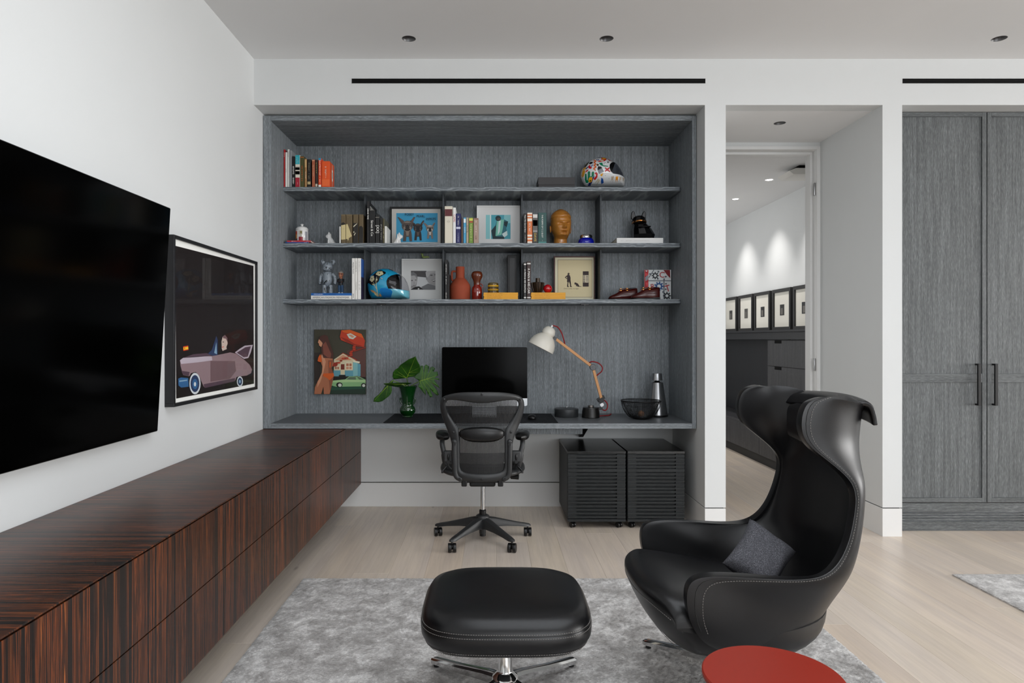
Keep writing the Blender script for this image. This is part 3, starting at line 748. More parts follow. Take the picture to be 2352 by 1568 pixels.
m = MB().box(OX - .085, OX + .085, 4.44, 4.68, .375, .435).build('tilt_mechanism', PLASTIC_D, oc, bevel=.012, seg=3)
MB().box(OX - .135, OX - .10, 4.40, 4.52, .385, .44).box(OX + .10, OX + .135, 4.40, 4.52, .385, .44).box(OX - .12, OX + .12, 4.42, 4.50, .405, .44).build('tilt_bracket', PLASTIC_D, oc, bevel=.006)
MB().tube([(OX + .10, 4.47, .442), (OX + .19, 4.45, .442)], .010, 10).tube([(OX + .185, 4.45, .442), (OX + .235, 4.44, .442)], [.017, .019], 12).build('tension_knob', PLASTIC_D, oc, smooth=50)
MB().lathe([(.0145, .17), (.0145, .385)], (OX, OY, 0), 20).lathe([(.0155, .345), (.0155, .36)], (OX, OY, 0), 20).build('gas_lift', CHROME, oc, smooth=40)
MB().lathe([(.020, .155), (.023, .165), (.023, .20), (.018, .205)], (OX, OY, 0), 20).build('lift_sleeve', PLASTIC_D, oc, smooth=40)
hub = MB().lathe([(.020, .045), (.022, .048), (.022, .075), (.034, .08), (.036, .13), (.046, .145), (.044, .165), (.034, .172), (.022, .174)], (OX, OY, 0), 24).build('hub', PLASTIC, oc, smooth=50)
MB().lathe([(.020, .030), (.020, .048)], (OX, OY, 0), 20).build('hub_sleeve', PLASTIC_D, hub, smooth=40)
for k in range(5):
    a = PI / 2 + k * 2 * PI / 5; d = Vector((math.cos(a), math.sin(a), 0)); q = Vector((-d.y, d.x, 0)); rows = []
    for r, hw, zt_, zb_ in ((.02, .034, .162, .085), (.08, .031, .150, .092), (.16, .025, .128, .088), (.25, .021, .104, .078), (.305, .019, .092, .068), (.332, .014, .084, .068), (.340, .006, .078, .070)):
        c_ = Vector((OX, OY, 0)) + d * r
        rows.append([c_ + q * (hw * sx) + Vector((0, 0, zb_ + (zt_ - zb_) * vz)) for sx, vz in ((-1, 0), (-1.0, .55), (-.72, .88), (0, 1), (.72, .88), (1.0, .55), (1, 0), (0, -.02))])
    m = MB().grid(rows, cu=True); m.add(rows[-1], [tuple(range(8))])
    lg = m.build('base_leg', PLASTIC, oc, smooth=35)
    m = MB(); e = Vector((OX, OY, 0)) + d * .32; caster(m, e.x, e.y, .029, .052, (-.25, .25, .1, 2.9, .0)[k]); m.build('caster', PLASTIC_D, lg, smooth=40)

# ================================================================== ottoman
def stitches(pts, step=.008, ln=.005, r=.0008, closed=True, up=(0, 0, 1)):
    m = MB(); pts = [Vector(p) for p in pts]
    if closed: pts = pts + [pts[0]]
    acc = 0.0; nxt = 0.0
    for a, b in zip(pts[:-1], pts[1:]):
        L = (b - a).length
        if L < 1e-6: continue
        d = (b - a) / L
        while nxt < acc + L:
            p = a + d * (nxt - acc); m.bar(p - d * ln / 2, p + d * ln / 2, r * 2, r * 2, up=up if abs(d.dot(Vector(up))) < .95 else (1, 0, 0)); nxt += step
        acc += L
    return m
def sq(a, e): return math.copysign(abs(a) ** e, a)
TX, TY = .048, 2.43
ot = thing('leather_ottoman', 'black leather ottoman with chrome star base on the grey rug', 'ottoman', (TX, TY, 0))
def oring(hx, hy, z, n=64, e=.52, crown=0):
    return [Vector((TX + 1.032 * hx * sq(math.cos(2 * PI * k / n), e), TY + 1.05 * hy * sq(math.sin(2 * PI * k / n), e), z + crown * 1)) for k in range(n)]
prof = [(.05, .05, .312), (.20, .19, .316), (.252, .243, .322), (.268, .259, .335), (.281, .271, .360), (.283, .274, .385), (.279, .270, .3985)]
prof2 = [(.279, .270, .4005), (.277, .268, .412), (.265, .256, .432), (.236, .228, .446), (.17, .165, .455), (.08, .08, .459), (.0005, .0005, .460)]
m = MB().grid([oring(*p) for p in prof], cu=True); m.build('seat_side', LEATHER, ot, smooth=70)
m = MB().grid([oring(*p) for p in prof2], cu=True); m.build('seat_top', LEATHER, ot, smooth=70)
MB().tube(oring(.2775, .2685, .3995), .0016, 6, closed=True).build('seam', mat('seam_black', '#060606', .6), ot, smooth=60)
sm = stitches(oring(.2792, .2702, .4062, 128)); s2 = stitches(oring(.2815, .2725, .3935, 128)); s3 = stitches(oring(.2705, .2615, .3385, 128)); s4 = stitches(oring(.2625, .2535, .328, 128))
for q in (s2, s3, s4): sm.add(q.v, q.f)
sm.build('stitching', STITCH, ot, kind='stuff', recalc=False)
def star_base(t, cx, cy, ang, L, zc_, ztop, parentname='leg'):
    MB().lathe([(.050, zc_ - .045), (.052, zc_ - .02), (.046, zc_), (.030, zc_ + .012), (.026, zc_ + .02), (.026, ztop)], (cx, cy, 0), 28).build('column', CHROME, t, smooth=40)
    for k in range(4):
        a = ang + k * PI / 2; d = Vector((math.cos(a), math.sin(a), 0)); q = Vector((-d.y, d.x, 0)); rows = []
        for r, hw, zt_, th in ((.03, .026, zc_ - .002, .040), (.10, .025, zc_ - .012, .036), (L * .6, .023, .045 + (zc_ - .05) * .42, .028), (L * .97, .021, .047, .020), (L, .013, .044, .015)):
            c_ = Vector((cx, cy, 0)) + d * r
            rows.append([c_ + q * (hw * sx) + Vector((0, 0, zt_ - th + th * vz)) for sx, vz in ((-1, .1), (-1, .8), (-.55, 1), (-.15, .93), (.15, .93), (.55, 1), (1, .8), (1, .1), (0, 0))])
        m_ = MB().grid(rows, cu=True); m_.add(rows[-1], [tuple(range(9))])
        lg_ = m_.build(parentname, CHROME, t, smooth=35)
        e = Vector((cx, cy, 0)) + d * (L * .95); MB().lathe([(.012, .0142), (.012, .030)], (e.x, e.y, 0), 14).build('glide', PLASTIC_D, lg_, smooth=40)
star_base(ot, TX, 2.49, PI / 4, .405, .112, .318)

# ================================================================== red side table
st = thing('red_side_table', 'round matt red side table in front of the armchair', 'side table', (.70, 1.70, 0))
REDM = mat('matt_red_lacquer', '#86200f', .45, spec=.4)
tx, ty, tz, tr_ = .70, 1.70, .500, .170
MB().lathe([(tr_ - .004, tz - .016), (tr_, tz - .012), (tr_, tz - .003), (tr_ - .003, tz), (.001, tz)], (tx, ty, 0), 72).build('table_top', REDM, st, smooth=30)
MB().lathe([(.017, .03), (.017, tz - .016)], (tx, ty, 0), 24).build('stem', mat('table_stem_black', '#0d0d0d', .4), st, smooth=40)
MB().lathe([(.15, .0145), (.15, .024), (.145, .028), (.02, .034), (.017, .05)], (tx, ty, 0), 48).build('foot', mat('table_foot_black', '#0d0d0d', .4), st, smooth=30)
# ================================================================== wing armchair (faces the left wall)
AY = 2.53
ac = thing('leather_wing_armchair', 'black leather high-back wing armchair on a chrome base', 'armchair', (.96, AY, 0))
# rim of the shell (x, z, half width) and spine (x, z), matched row by row from the arm tip's underside to the top
RIM = [(.80, .300, .290), (.70, .345, .325), (.648, .405, .343), (.626, .465, .350), (.622, .520, .352), (.632, .556, .352), (.665, .576, .352),
       (.74, .580, .353), (.84, .575, .353), (.94, .569, .351), (1.03, .572, .347), (1.085, .592, .340), (1.125, .632, .332), (1.155, .690, .324), (1.175, .760, .315),
       (1.184, .820, .309), (1.172, .868, .306), (1.135, .908, .304), (1.085, .948, .303), (1.040, .985, .303), (1.016, 1.022, .303), (1.010, 1.062, .303), (1.018, 1.105, .302),
       (1.040, 1.135, .300), (1.085, 1.150, .297)]
SPN = [(1.005, 0.262), (1.045, 0.272), (1.085, 0.287), (1.119, 0.305), (1.147, 0.325), (1.170, 0.348), (1.188, 0.375), (1.204, 0.410), (1.220, 0.450), (1.231, 0.490), (1.239, 0.540), (1.246, 0.590), (1.251, 0.640), (1.258, 0.700), (1.265, 0.760), (1.270, 0.820), (1.276, 0.865), (1.282, 0.900), (1.288, 0.935), (1.294, 0.970), (1.299, 1.000), (1.304, 1.035), (1.308, 1.065), (1.311, 1.090), (1.312, 1.105)]
NS = 21
def shell_pt(rim, spn, s, inset=0.0):   # s in -1..1 across the back
    a = abs(s) * PI / 2; e = .80
    lat = rim[2] * math.sin(a) ** e; gx = 1 - max(0, math.cos(a)) ** e
    x = spn[0] + (rim[0] - spn[0]) * gx
    z = spn[1] + (rim[1] - spn[1]) * (.35 * abs(s) ** 1.5 + .65 * gx)
    return Vector((x, AY + math.copysign(lat, s), z))
def dense(l, n): return [tuple(v) for v in crom([Vector(p) if len(p) == 3 else Vector((p[0], p[1], 0)) for p in l], n)]
RIMd, SPNd = dense(RIM, 2), dense(SPN, 2)
rows = [[shell_pt(r, s, -1 + 2 * k / (2 * NS)) for k in range(2 * NS + 1)] for r, s in zip(RIMd, SPNd)]
m = MB().grid(rows)
sh = m.build('shell', LEATHER, ac, subsurf=1, recalc=False)
md = sh.modifiers.new('solid', 'SOLIDIFY'); md.thickness = .038; md.offset = -1; md.use_even_offset = False
bv = sh.modifiers.new('round', 'BEVEL'); bv.width = .012; bv.segments = 3; bv.limit_method = 'ANGLE'; bv.angle_limit = math.radians(50)
# seam and stitching along the rim of both sides
sm = MB(); st_ = MB()
for sg in (-1, 1):
    rim_pts = [shell_pt(r, s, sg) for r, s in zip(RIMd, SPNd)][4:]
    sub = [shell_pt(r, s, sg * .965) for r, s in zip(RIMd, SPNd)][4:]
    out = [Vector((p.x, p.y + sg * .0006, p.z)) for p in sub]
    q = stitches(out, .009, .0055, .0008, closed=False); st_.add(q.v, q.f)
    tb_ = MB().tube([Vector((p.x, p.y, p.z)) for p in [shell_pt(r, s, sg * .985) for r, s in zip(RIMd, SPNd)][4:]], .0014, 6)
    tb_.build('seam', mat('armchair_seam', '#050505', .6), ac, smooth=60)
st_.build('stitching', STITCH, ac, kind='stuff', recalc=False)
# seat: thick cushion with rounded nose, tapering below into the bowl
sec = [(.512, .478), (.506, .462), (.511, .440), (.535, .385), (.570, .330), (.615, .288), (.68, .268), (.85, .258), (1.02, .262), (1.14, .305), (1.18, .38),
       (1.16, .412), (1.05, .420), (.90, .440), (.74, .468), (.62, .488), (.545, .494)]
sec = [tuple(v)[:2] for v in crom([Vector((a, b, 0)) for a, b in sec], 3, True)]
rows = []
for i in range(25):
    t = -1 + 2 * i / 24; lat = .318 * (math.sin(t * PI / 2)); u = abs(lat) / .318
    sc_ = max(.02, (1 - u ** 5) ** .5) if u < 1 else .02
    row = []
    for a, b in sec:
        x = .86 + (a - .86) * (1 - .02 * (1 - sc_)); z = .39 + (b - .39) * (sc_ ** .6)
        front = max(0, min(1, (.95 - a) / .44)); x += .085 * u ** 2.4 * front
        nar = 1.0 if a < .80 else max(.1, 1 - ((a - .80) / .42) ** 2) ** .5
        row.append(Vector((x, AY + lat * nar, z)))
    rows.append(row)
m = MB().grid(rows, cu=True); m.add(rows[0], [tuple(range(len(sec)))]); m.add(rows[-1], [tuple(range(len(sec)))])
m.build('seat_cushion', LEATHER, ac, smooth=75)
# double seam round the seat nose
def seat_edge(b0, off):
    pts = []
    for i in range(41):
        t = -1 + 2 * i / 40; lat = .300 * t; u = abs(lat) / .318
        pts.append(Vector((b0[0] + .085 * u ** 2.4 * max(0, min(1, (.95 - b0[0]) / .44)) - off, AY + lat, b0[1] - .03 * u ** 4)))
    return pts
q1 = stitches(seat_edge((.5105, .445), .002), .009, .0055, .0008, closed=False)
q2 = stitches(seat_edge((.590, .310), .003), .009, .0055, .0008, closed=False); q1.add(q2.v, q2.f)
q1.build('seat_stitching', STITCH, ac, kind='stuff', recalc=False)
# headrest pad between the wings, with its flap over the top of the back
rows = []
for i in range(15):
    t = -1 + 2 * i / 14; lat = .195 * t; row = []
    for k in range(16):
        a = 2 * PI * k / 16
        row.append(Vector((1.238 + .026 * sq(math.cos(a), .7) - .036 * abs(t) ** 2.5, AY + lat, 1.012 + .088 * sq(math.sin(a), .6) * (1 - .25 * abs(t) ** 4))))
    rows.append(row)
m = MB().grid(rows, cu=True); m.add(rows[0], [tuple(range(16))]); m.add(rows[-1], [tuple(range(16))])
hp = m.build('headrest_pad', LEATHER, ac, smooth=70)
flap = [(1.225, 1.085), (1.245, 1.118), (1.285, 1.130), (1.310, 1.118), (1.322, 1.085), (1.326, 1.055)]
flap = [tuple(v)[:2] for v in crom([Vector((a, b, 0)) for a, b in flap], 4)]
m = MB().grid([[Vector((a - .035 * (abs(y) / .23) ** 2, AY + y, b - .008 * (abs(y) / .23) ** 2)) for y in [-.235 + .47 * k / 12 for k in range(13)]] for a, b in flap])
m.build('headrest_flap', LEATHER, hp, smooth=70, solid=.016, solid_off=0, bevel=.004)
MB().lathe([(.16, .235), (.17, .25), (.15, .275)], (.98, AY, 0), 32, sy=.9).build('swivel_plate', PLASTIC_D, ac, smooth=40)
star_base(ac, .96, 2.64, PI / 4, .43, .105, .26)

# grey scatter cushion in the seat
def cushion(name, c, u, v, n, hw, hh_, th, m_, top):
    u, v, n = u.normalized(), v.normalized(), n.normalized(); N = 22; f, b = [], []
    for i in range(N + 1):
        rf, rb = [], []
        for k in range(N + 1):
            a, d = -1 + 2 * i / N, -1 + 2 * k / N
            pin = 1 - .10 * (1 - a * a) * abs(d) ** 3 , 1 - .10 * (1 - d * d) * abs(a) ** 3
            p = c + u * (hw * a * pin[1]) + v * (hh_ * d * pin[0])
            bul = th * (max(0, (1 - a ** 4) * (1 - d ** 4))) ** .5 + .003
            wr = .004 * math.sin(9 * a + 4 * d) * (1 - a * a) * (1 - d * d)
            rf.append(p + n * (bul + wr)); rb.append(p - n * bul)
        f.append(rf); b.append(rb)
    m = MB().grid(f).grid(b)
    ring = lambda g: [g[0][k] for k in range(N)] + [g[i][N] for i in range(N)] + [g[N][N - k] for k in range(N)] + [g[N - i][0] for i in range(N)]
    m.grid([ring(f), ring(b)], cu=True)
    return m.build(name, m_, top=top, smooth=70, weld=True)
def m_tweed():
    n = NT('charcoal_tweed'); f = n.noise(n.coord((1, 1, 3)), 260, 3, .7)
    n.bump(f, .5, .002)
    return n.set(Base_Color=n.ramp(f, [(.3, '#2a2a2c'), (.5, '#45454a'), (.72, '#7c7c81')]), Roughness=.9, Specular_IOR_Level=.2)
kt, kr, kl = P(1722, 1202, 2.60), P(1820, 1273, 2.50), P(1664, 1296, 2.47)
uu = (kr - kt) / 2; vv = (kt - kl) / 2; nn = uu.cross(vv)
if nn.y > 0: nn = -nn
cushion('scatter_cushion', (kr + kl) / 2 + nn.normalized() * .012, uu, vv, nn, uu.length * 1.08, vv.length * 1.08, .05, m_tweed(), ('small charcoal tweed cushion leaning in the black armchair', 'cushion'))
# ================================================================== lettering
def text_into(mb, body, c, u, v, length, height, m=0, stretch=False):
    if body[0] == '~':            # print too small to read in the photograph: a row of tiny strokes
        n = int(body[1:]); u, v, c = Vector(u).normalized(), Vector(v).normalized(), Vector(c); rr = random.Random(n * 31 + int(abs(c.x) * 9999)); cw = length / n
        height = min(height, cw * 1.5)
        for k in range(n):
            if rr.random() < .13: continue
            p = c + u * (cw * (k + .5) - length / 2); hw = cw * rr.uniform(.22, .4); hh_ = height * rr.uniform(.35, .5)
            for (a0, a1_, b0, b1_) in rr.choice([((-1, -.4, -1, 1), (-1, 1, .6, 1)), ((-1, -.4, -1, 1), (.4, 1, -1, 1), (-1, 1, -.2, .2)), ((-.3, .3, -1, 1), (-1, 1, .6, 1)), ((-1, -.4, -1, 1), (-1, 1, -1, -.6), (-1, .6, -.2, .2)), ((-1, -.4, -1, 1), (.4, 1, -1, 1), (-1, 1, -1, -.6))]):
                mb.add([p + u * hw * a0 + v * hh_ * b0, p + u * hw * a1_ + v * hh_ * b0, p + u * hw * a1_ + v * hh_ * b1_, p + u * hw * a0 + v * hh_ * b1_], [(0, 1, 2, 3)], m)
        return
    cu = bpy.data.curves.new('lettering', 'FONT'); cu.body = body; cu.size = 1; cu.resolution_u = 3
    o = bpy.data.objects.new('lettering', cu)
    me = bpy.data.meshes.new_from_object(o)
    bpy.data.objects.remove(o, do_unlink=True); bpy.data.curves.remove(cu)
    vs = [x.co.copy() for x in me.vertices]; fs = [tuple(p.vertices) for p in me.polygons]; bpy.data.meshes.remove(me)
    if not vs: return
    x0, x1 = min(p.x for p in vs), max(p.x for p in vs); y0, y1 = min(p.y for p in vs), max(p.y for p in vs)
    sx, sy = length / (x1 - x0), height / (y1 - y0)
    if not stretch: sx = sy = min(sx, sy)
    u, v, c = Vector(u).normalized(), Vector(v).normalized(), Vector(c)
    mb.add([c + u * ((p.x - (x0 + x1) / 2) * sx) + v * ((p.y - (y0 + y1) / 2) * sy) for p in vs], fs, m)
DOWN, RIGHT, UPV = (0, 0, -1), (1, 0, 0), (0, 0, 1)
PAGES = mat('book_pages', '#e9e3d3', .8)

def book(px0, px1, pyt, D, zb, depth, col, label, bands=(), texts=(), group='books standing on the shelves', rough=.45, cover_text=None):
    x0, x1 = X(px0, D) + .0004, X(px1, D) - .0004; zt = Z(pyt, D); h = zt - zb; wd_ = x1 - x0; th = min(.0022, wd_ * .2)
    depth = min(depth, YP - D - .004)
    t = thing('book', label, 'book', ((x0 + x1) / 2, D, zb), group)
    m = MB(); r = min(.0025, wd_ * .25)
    m.prism([(x0, D + depth), (x0, D + r), (x0 + r, D), (x1 - r, D), (x1, D + r), (x1, D + depth), (x1 - th, D + depth), (x1 - th, D + th * 1.4), (x0 + th, D + th * 1.4), (x0 + th, D + depth)], lambda u, v, q: (u, v, zb + h * q))
    cv = m.build('cover', C(col, rough), t, smooth=30)
    MB().box(x0 + th, x1 - th, D + th * 1.4, D + depth - .004, zb + .003, zt - .003).build('page_block', PAGES, t)
    for k, (f0, f1, bc) in enumerate(bands):
        MB().box(x0 + r * .6, x1 - r * .6, D - .0004, D + .001, zt - h * f1, zt - h * f0).build('spine_band', C(bc, rough), cv)
    for (s, f0, f1, tc, hf) in texts:
        q = MB(); text_into(q, s, ((x0 + x1) / 2, D - .0007, zt - h * (f0 + f1) / 2), DOWN, RIGHT, h * (f1 - f0), wd_ * hf)
        q.build('spine_lettering', C(tc, .5), cv, recalc=False)
    if cover_text:
        s, f0, f1, tc = cover_text; q = MB(); text_into(q, s, (x1 + .0005, D + depth * .5, zt - h * (f0 + f1) / 2), (0, 1, 0), UPV, depth * .8, h * (f1 - f0))
        q.build('cover_lettering', C(tc, .5), cv, recalc=False)
    return t
def flat_book(px0, px1, pyt, pyb, D, zb, depth, col, label, texts=(), group='books lying flat on the shelves', rough=.45, page=True, zt=None):
    x0, x1 = X(px0, D), X(px1, D); h = (pyb - pyt) * D / F if zt is None else zt - zb; zt = zb + h; th = min(.002, h * .22); depth = min(depth, YP - D - .004)
    t = thing('book', label, 'book', ((x0 + x1) / 2, D, zb), group)
    cv = MB().prism([(D + depth, zb), (D, zb), (D, zt), (D + depth, zt), (D + depth, zt - th), (D + th, zt - th), (D + th, zb + th), (D + depth, zb + th)], lambda u, v, q: (x0 + (x1 - x0) * q, u, v)).build('cover', C(col, rough), t, bevel=.0006)
    MB().box(x0 + .003, x1 - .003, D + th, D + depth - .003, zb + th, zt - th).build('page_block', PAGES, t)
    for (s, f0, f1, tc, hf) in texts:
        q = MB(); text_into(q, s, (x0 + (x1 - x0) * (f0 + f1) / 2, D - .0006, (zb + zt) / 2), RIGHT, UPV, (x1 - x0) * (f1 - f0), h * hf)
        q.build('spine_lettering', C(tc, .5), cv, recalc=False)
    return t, zt
a1 = lambda v: 600 + v / 5.6
b1 = lambda v: 320 + v / 5.6
D0 = SF + .012
T = 'on the top shelf at left'
W_ = '#f2f0ea'
bl = [
 (288, 306, 130, .20, '#b3161b', 'tall slim red book, leftmost on the top shelf', (), (('~4', .08, .2, '#e9d6d0', .5),)),
 (308, 334, 165, .20, '#e9e8e4', 'slim white book with tiny black title beside the tall red book on the top shelf', (), (('~6', .45, .6, '#333333', .3),)),
 (337, 359, 128, .22, '#dcdcd6', 'tallest pale book on the top shelf, between white and grey books', (), (('~10', .06, .22, '#8a8a84', .4),)),
 (362, 392, 140, .23, '#8b8d90', 'tall grey book with a wide grey cover on the top shelf', (), ()),
 (397, 431, 218, .20, '#101113', 'black book with bold white spine lettering next to the teal-topped book', (), (('BINGING', .30, .60, W_, .55), ('BABISH', .66, .93, W_, .55))),
 (437, 498, 203, .20, '#e6dfcf', 'book with teal, cream and red bands on the top shelf', ((0, .285, '#35aebb'), (.70, 1, '#a51f33'), (.34, .62, '#c9c2b4'), (.38, .46, '#2f2c2c'), (.5, .6, '#4a3f3f')), (('~7', .84, .93, '#f0d9cf', .12),)),
 (500, 549, 215, .20, '#4a4a22', 'olive green book with orange lettering on the top shelf', ((.03, .045, '#d2622a'),), (('~10', .30, .75, '#d65a24', .35), ('~8', .3, .82, '#d65a24', .3))),
 (556, 586, 250, .15, '#a27a4d', 'thin gold-brown book beside the olive green book', ((.03, .3, '#caa773'),), (('~4', .45, .7, '#f3e6cd', .4),)),
 (591, 638, 255, .15, '#17130f', 'black book with round gold emblem low on its spine', ((.80, .9, '#b3a075'),), (('~17', .12, .72, '#b9a888', .3),)),
 (651, 689, 260, .15, '#a8593c', 'terracotta brown book on the top shelf', ((.02, .05, '#d9a483'),), (('~9', .18, .62, '#e7b796', .45),)),
 (694, 726, 262, .15, '#2c1d18', 'dark brown slim book on the top shelf', ((.88, .98, '#c7b9a6'),), (('~6', .1, .5, '#b6a65b', .4),)),
 (733, 773, 240, .15, '#d8481f', 'orange book with blue top edge and white base on the top shelf', ((0, .07, '#2b93b8'), (.92, 1, '#efe9e2')), (('BULLETPROOF DIET', .08, .6, '#f8ece2', .55), ('~6', .66, .85, '#f3c9b3', .4))),
 (777, 880, 280, .148, '#e2541a', 'thick bright orange book, rightmost in the top shelf row', ((.70, .95, '#e8672f'),), (('~8', .20, .60, '#f9e9dc', .20), ('~9', .30, .66, '#f4c3a4', .13))),
]
for (p0, p1, pt, dp, col, lb, bands, txt) in bl:
    t = book(a1(p0), a1(p1), b1(pt), D0, S1, dp, col, lb, bands, txt, 'books on the top shelf')
    if p0 == 437:
        x0_, x1_ = X(a1(p0), D0), X(a1(p1), D0); q = MB()
        for k, wd_ in enumerate(('Are', 'We', 'There', 'Yet?')): text_into(q, wd_, (x0_ + (x1_ - x0_) * (.38, .34, .5, .42)[k], D0 - .0007, Z(b1(238 + k * 21), D0)), RIGHT, UPV, (x1_ - x0_) * (.42, .34, .7, .5)[k], .0042)
        q.build('spine_lettering', C(W_, .5), t, recalc=False)
    if p0 == 777:      # white bottle print on the visible cover
        x1 = X(a1(p1), D0); zt = Z(b1(pt), D0); q = MB()
        q.flat(ell(D0 + .085, S1 + .105, .022, .050, 20) , lambda u, v: (x1 + .0004, u, v), 0)
        q.flat([(D0 + .078, S1 + .15), (D0 + .092, S1 + .15), (D0 + .088, S1 + .185), (D0 + .082, S1 + .185)], lambda u, v: (x1 + .0004, u, v), 0)
        q.flat([(D0 + .082, S1 + .02), (D0 + .090, S1 + .02), (D0 + .090, S1 + .06), (D0 + .082, S1 + .06)], lambda u, v: (x1 + .0004, u, v), 0)
        for k in range(3): q.flat([(D0 + .070 + k * .011, S1 + .08), (D0 + .074 + k * .011, S1 + .08), (D0 + .074 + k * .011, S1 + .13), (D0 + .070 + k * .011, S1 + .13)], lambda u, v: (x1 + .0008, u, v), 1)
        q.build('cover_print', [C('#f2ede6', .5), C('#2d4238', .5)], t, recalc=False)

# middle shelf, left
_, z_ = flat_book(a1(310), a1(606), 0, 0, D0, S2, .2, '#1f4f96', 'thin blue book lying at the left end of the middle shelf', (('~6', .8, .97, W_, .6),), zt=S2 + .0085)
_, zjar = flat_book(a1(330), a1(636), 0, 0, D0 + .004, z_, .19, '#b5323a', 'thin red book lying on the thin blue book, middle shelf', (('~10', .05, .40, '#f1dcd6', .5), ('~7', .82, .96, '#f1dcd6', .5)), zt=z_ + .013)
M_ = 'books on the middle shelf'
book(a1(1003), a1(1021), b1(1120), D0, S2, .18, '#e4e3df', 'slim short white book left of the four brown volumes', (), (), M_)
br = [(1026, 1088, 'first brown volume of four with a cream note across the spine'), (1090, 1171, 'second brown volume of four, widest, with a pale script and cream note'), (1180, 1249, 'third brown volume of four with dark figure and white hand strokes'), (1255, 1313, 'fourth brown volume of four, beside the shelf divider')]
for k, (p, q, lb) in enumerate(br):
    bands = ((0, .05, '#6c5c40'),) if k < 2 else ((.30 if k == 2 else .44, 1, '#1f1b16'),)
    t = book(a1(p), a1(q), b1(965), D0, S2, .24 if k < 3 else .103, '#5f5036', lb, bands, (), M_)
    m = MB(); f = lambda u, v: P(a1(u), b1(v), D0 - .0006)
    if k == 0: m.flat([(1028, 1105), (1086, 1093), (1086, 1285), (1028, 1290)], f, 0); m.flat([(1030, 1075), (1060, 1065), (1086, 1090), (1030, 1104)], f, 1)
    if k == 1: m.flat([(1092, 1092), (1110, 1088), (1166, 1245), (1128, 1268), (1118, 1305), (1108, 1278), (1092, 1282)], f, 0)
    if k == 2:
        m.flat([(1184, 1115), (1232, 1078), (1232, 1086), (1188, 1130)], f, 2); m.flat([(1184, 1185), (1195, 1180), (1198, 1200), (1188, 1205)], f, 2); m.flat([(1190, 1230), (1212, 1198), (1216, 1204), (1196, 1238)], f, 2)
    if k == 3: m.flat([(1262, 1120), (1290, 1110), (1308, 1160), (1310, 1320), (1285, 1240), (1262, 1200)], f, 1)
    m.build('spine_print', [C('#c9b988', .6), C('#1d1a16', .6), C('#d8cfb4', .6)], t, recalc=False)
    q_ = MB()
    if k == 0: text_into(q_, '~6', P(a1(1057), b1(1150), D0 - .001), (1, 0, .12), (-.12, 0, 1), .012, .006); text_into(q_, '~3', P(a1(1050), b1(1250), D0 - .001), (1, 0, .12), (-.12, 0, 1), .006, .006)
    if k == 1: text_into(q_, '~9', P(a1(1115), b1(1000), D0 - .001), RIGHT, UPV, .011, .007); text_into(q_, '~5', P(a1(1125), b1(1235), D0 - .001), (1, 0, .3), (-.3, 0, 1), .011, .006)
    if q_.v: q_.build('spine_lettering', C('#3a3225' if k == 0 else '#d7cba8', .6), t, recalc=False)
book(a1(1356), a1(1389), b1(795), D0, S2, .335, '#121112', 'tall black book with white capital title right of the first divider, middle shelf', (), (('DRIVE TIME', .13, .48, W_, .6),), M_, cover_text=('DRIVE TIME', .09, .20, '#e9e6df'))
book(a1(1390), a1(1461), b1(915), D0, S2, .26, '#0f0f10', 'thick black book with white script title on the middle shelf', (), (('Street & Co', .28, .80, W_, .42),), M_)
book(a1(1466), a1(1521), b1(965), D0, S2, .24, '#131313', 'black book with large white crossed letters down the spine', ((.09, .105, '#9a948a'),), (('[XX]', .22, .80, W_, .85),), M_)
book(a1(1526), a1(1561), b1(1010), D0, S2, .23, '#1b1a19', 'thin black book with small white lettering right of the crossed-letter book', (), (('~15', .25, .92, '#cfcac0', .4),), M_)
book(a1(1563), a1(1584), b1(1018), D0, S2, .22, '#4f4a32', 'very thin olive book next to the short white book', (), (('~7', .4, .8, '#c9c2a0', .5),), M_)
book(a1(1586), a1(1612), b1(1115), D0, S2, .20, '#dddcd6', 'short white book at the right end of the black books, middle shelf', (), (), M_)
# middle shelf, third bay
a2 = lambda v: 1000 + v / 4.0552
b2 = lambda v: 320 + v / 4.0552
t = book(a2(86), a2(160), b2(622), D0, S2, .26, '#ddd6c4', 'thick cream book with maroon tab and round emblem, beside second divider', ((.08, .27, '#5b1f22'),), (), M_)
xc, zc_ = X(a2(122), D0), Z(b2(764), D0)
MB().tube([(xc + .0085 * math.cos(k * PI / 12), D0 - .0006, zc_ + .0085 * math.sin(k * PI / 12)) for k in range(24)], .0004, 4, closed=True).box(xc - .008, xc + .008, D0 - .0008, D0 - .0004, zc_ - .0006, zc_ + .0006).build('emblem', C('#7d776a', .5), t, recalc=False)
book(a2(163), a2(190), b2(635), D0, S2, .26, '#e8e8e6', 'slim white book with a red vertical title beside the thick cream book', (), (('CAPRI', .18, .42, '#c23a3a', .7),), M_)
book(a2(191), a2(236), b2(690), D0, S2, .22, '#1b1f5a', 'navy blue book with white lettering, third bay of the middle shelf', ((.45, .52, '#cfd2e6'),), (('~11', .05, .40, W_, .4), ('~10', .65, .95, '#b9bddb', .4)), M_)
book(a2(240), a2(259), b2(735), D0, S2, .14, '#5b463c', 'thin brown paperback between navy and light blue books', (), (), M_)
book(a2(261), a2(286), b2(728), D0, S2, .13, '#4d9fc6', 'light blue paperback in the third bay', ((.05, .2, '#e7eef0'),), (('~5', .3, .6, W_, .5),), M_)
book(a2(288), a2(309), b2(728), D0, S2, .13, '#b3a189', 'beige paperback between light blue and green ones', (), (('~4', .3, .6, '#4a4038', .5),), M_)
book(a2(312), a2(351), b2(728), D0, S2, .13, '#6f8f35', 'green paperback with yellow lettering in the third bay', ((.03, .12, '#d9d460'), (.14, .2, '#b5472e')), (('~14', .25, .9, '#e6e39a', .45),), M_)
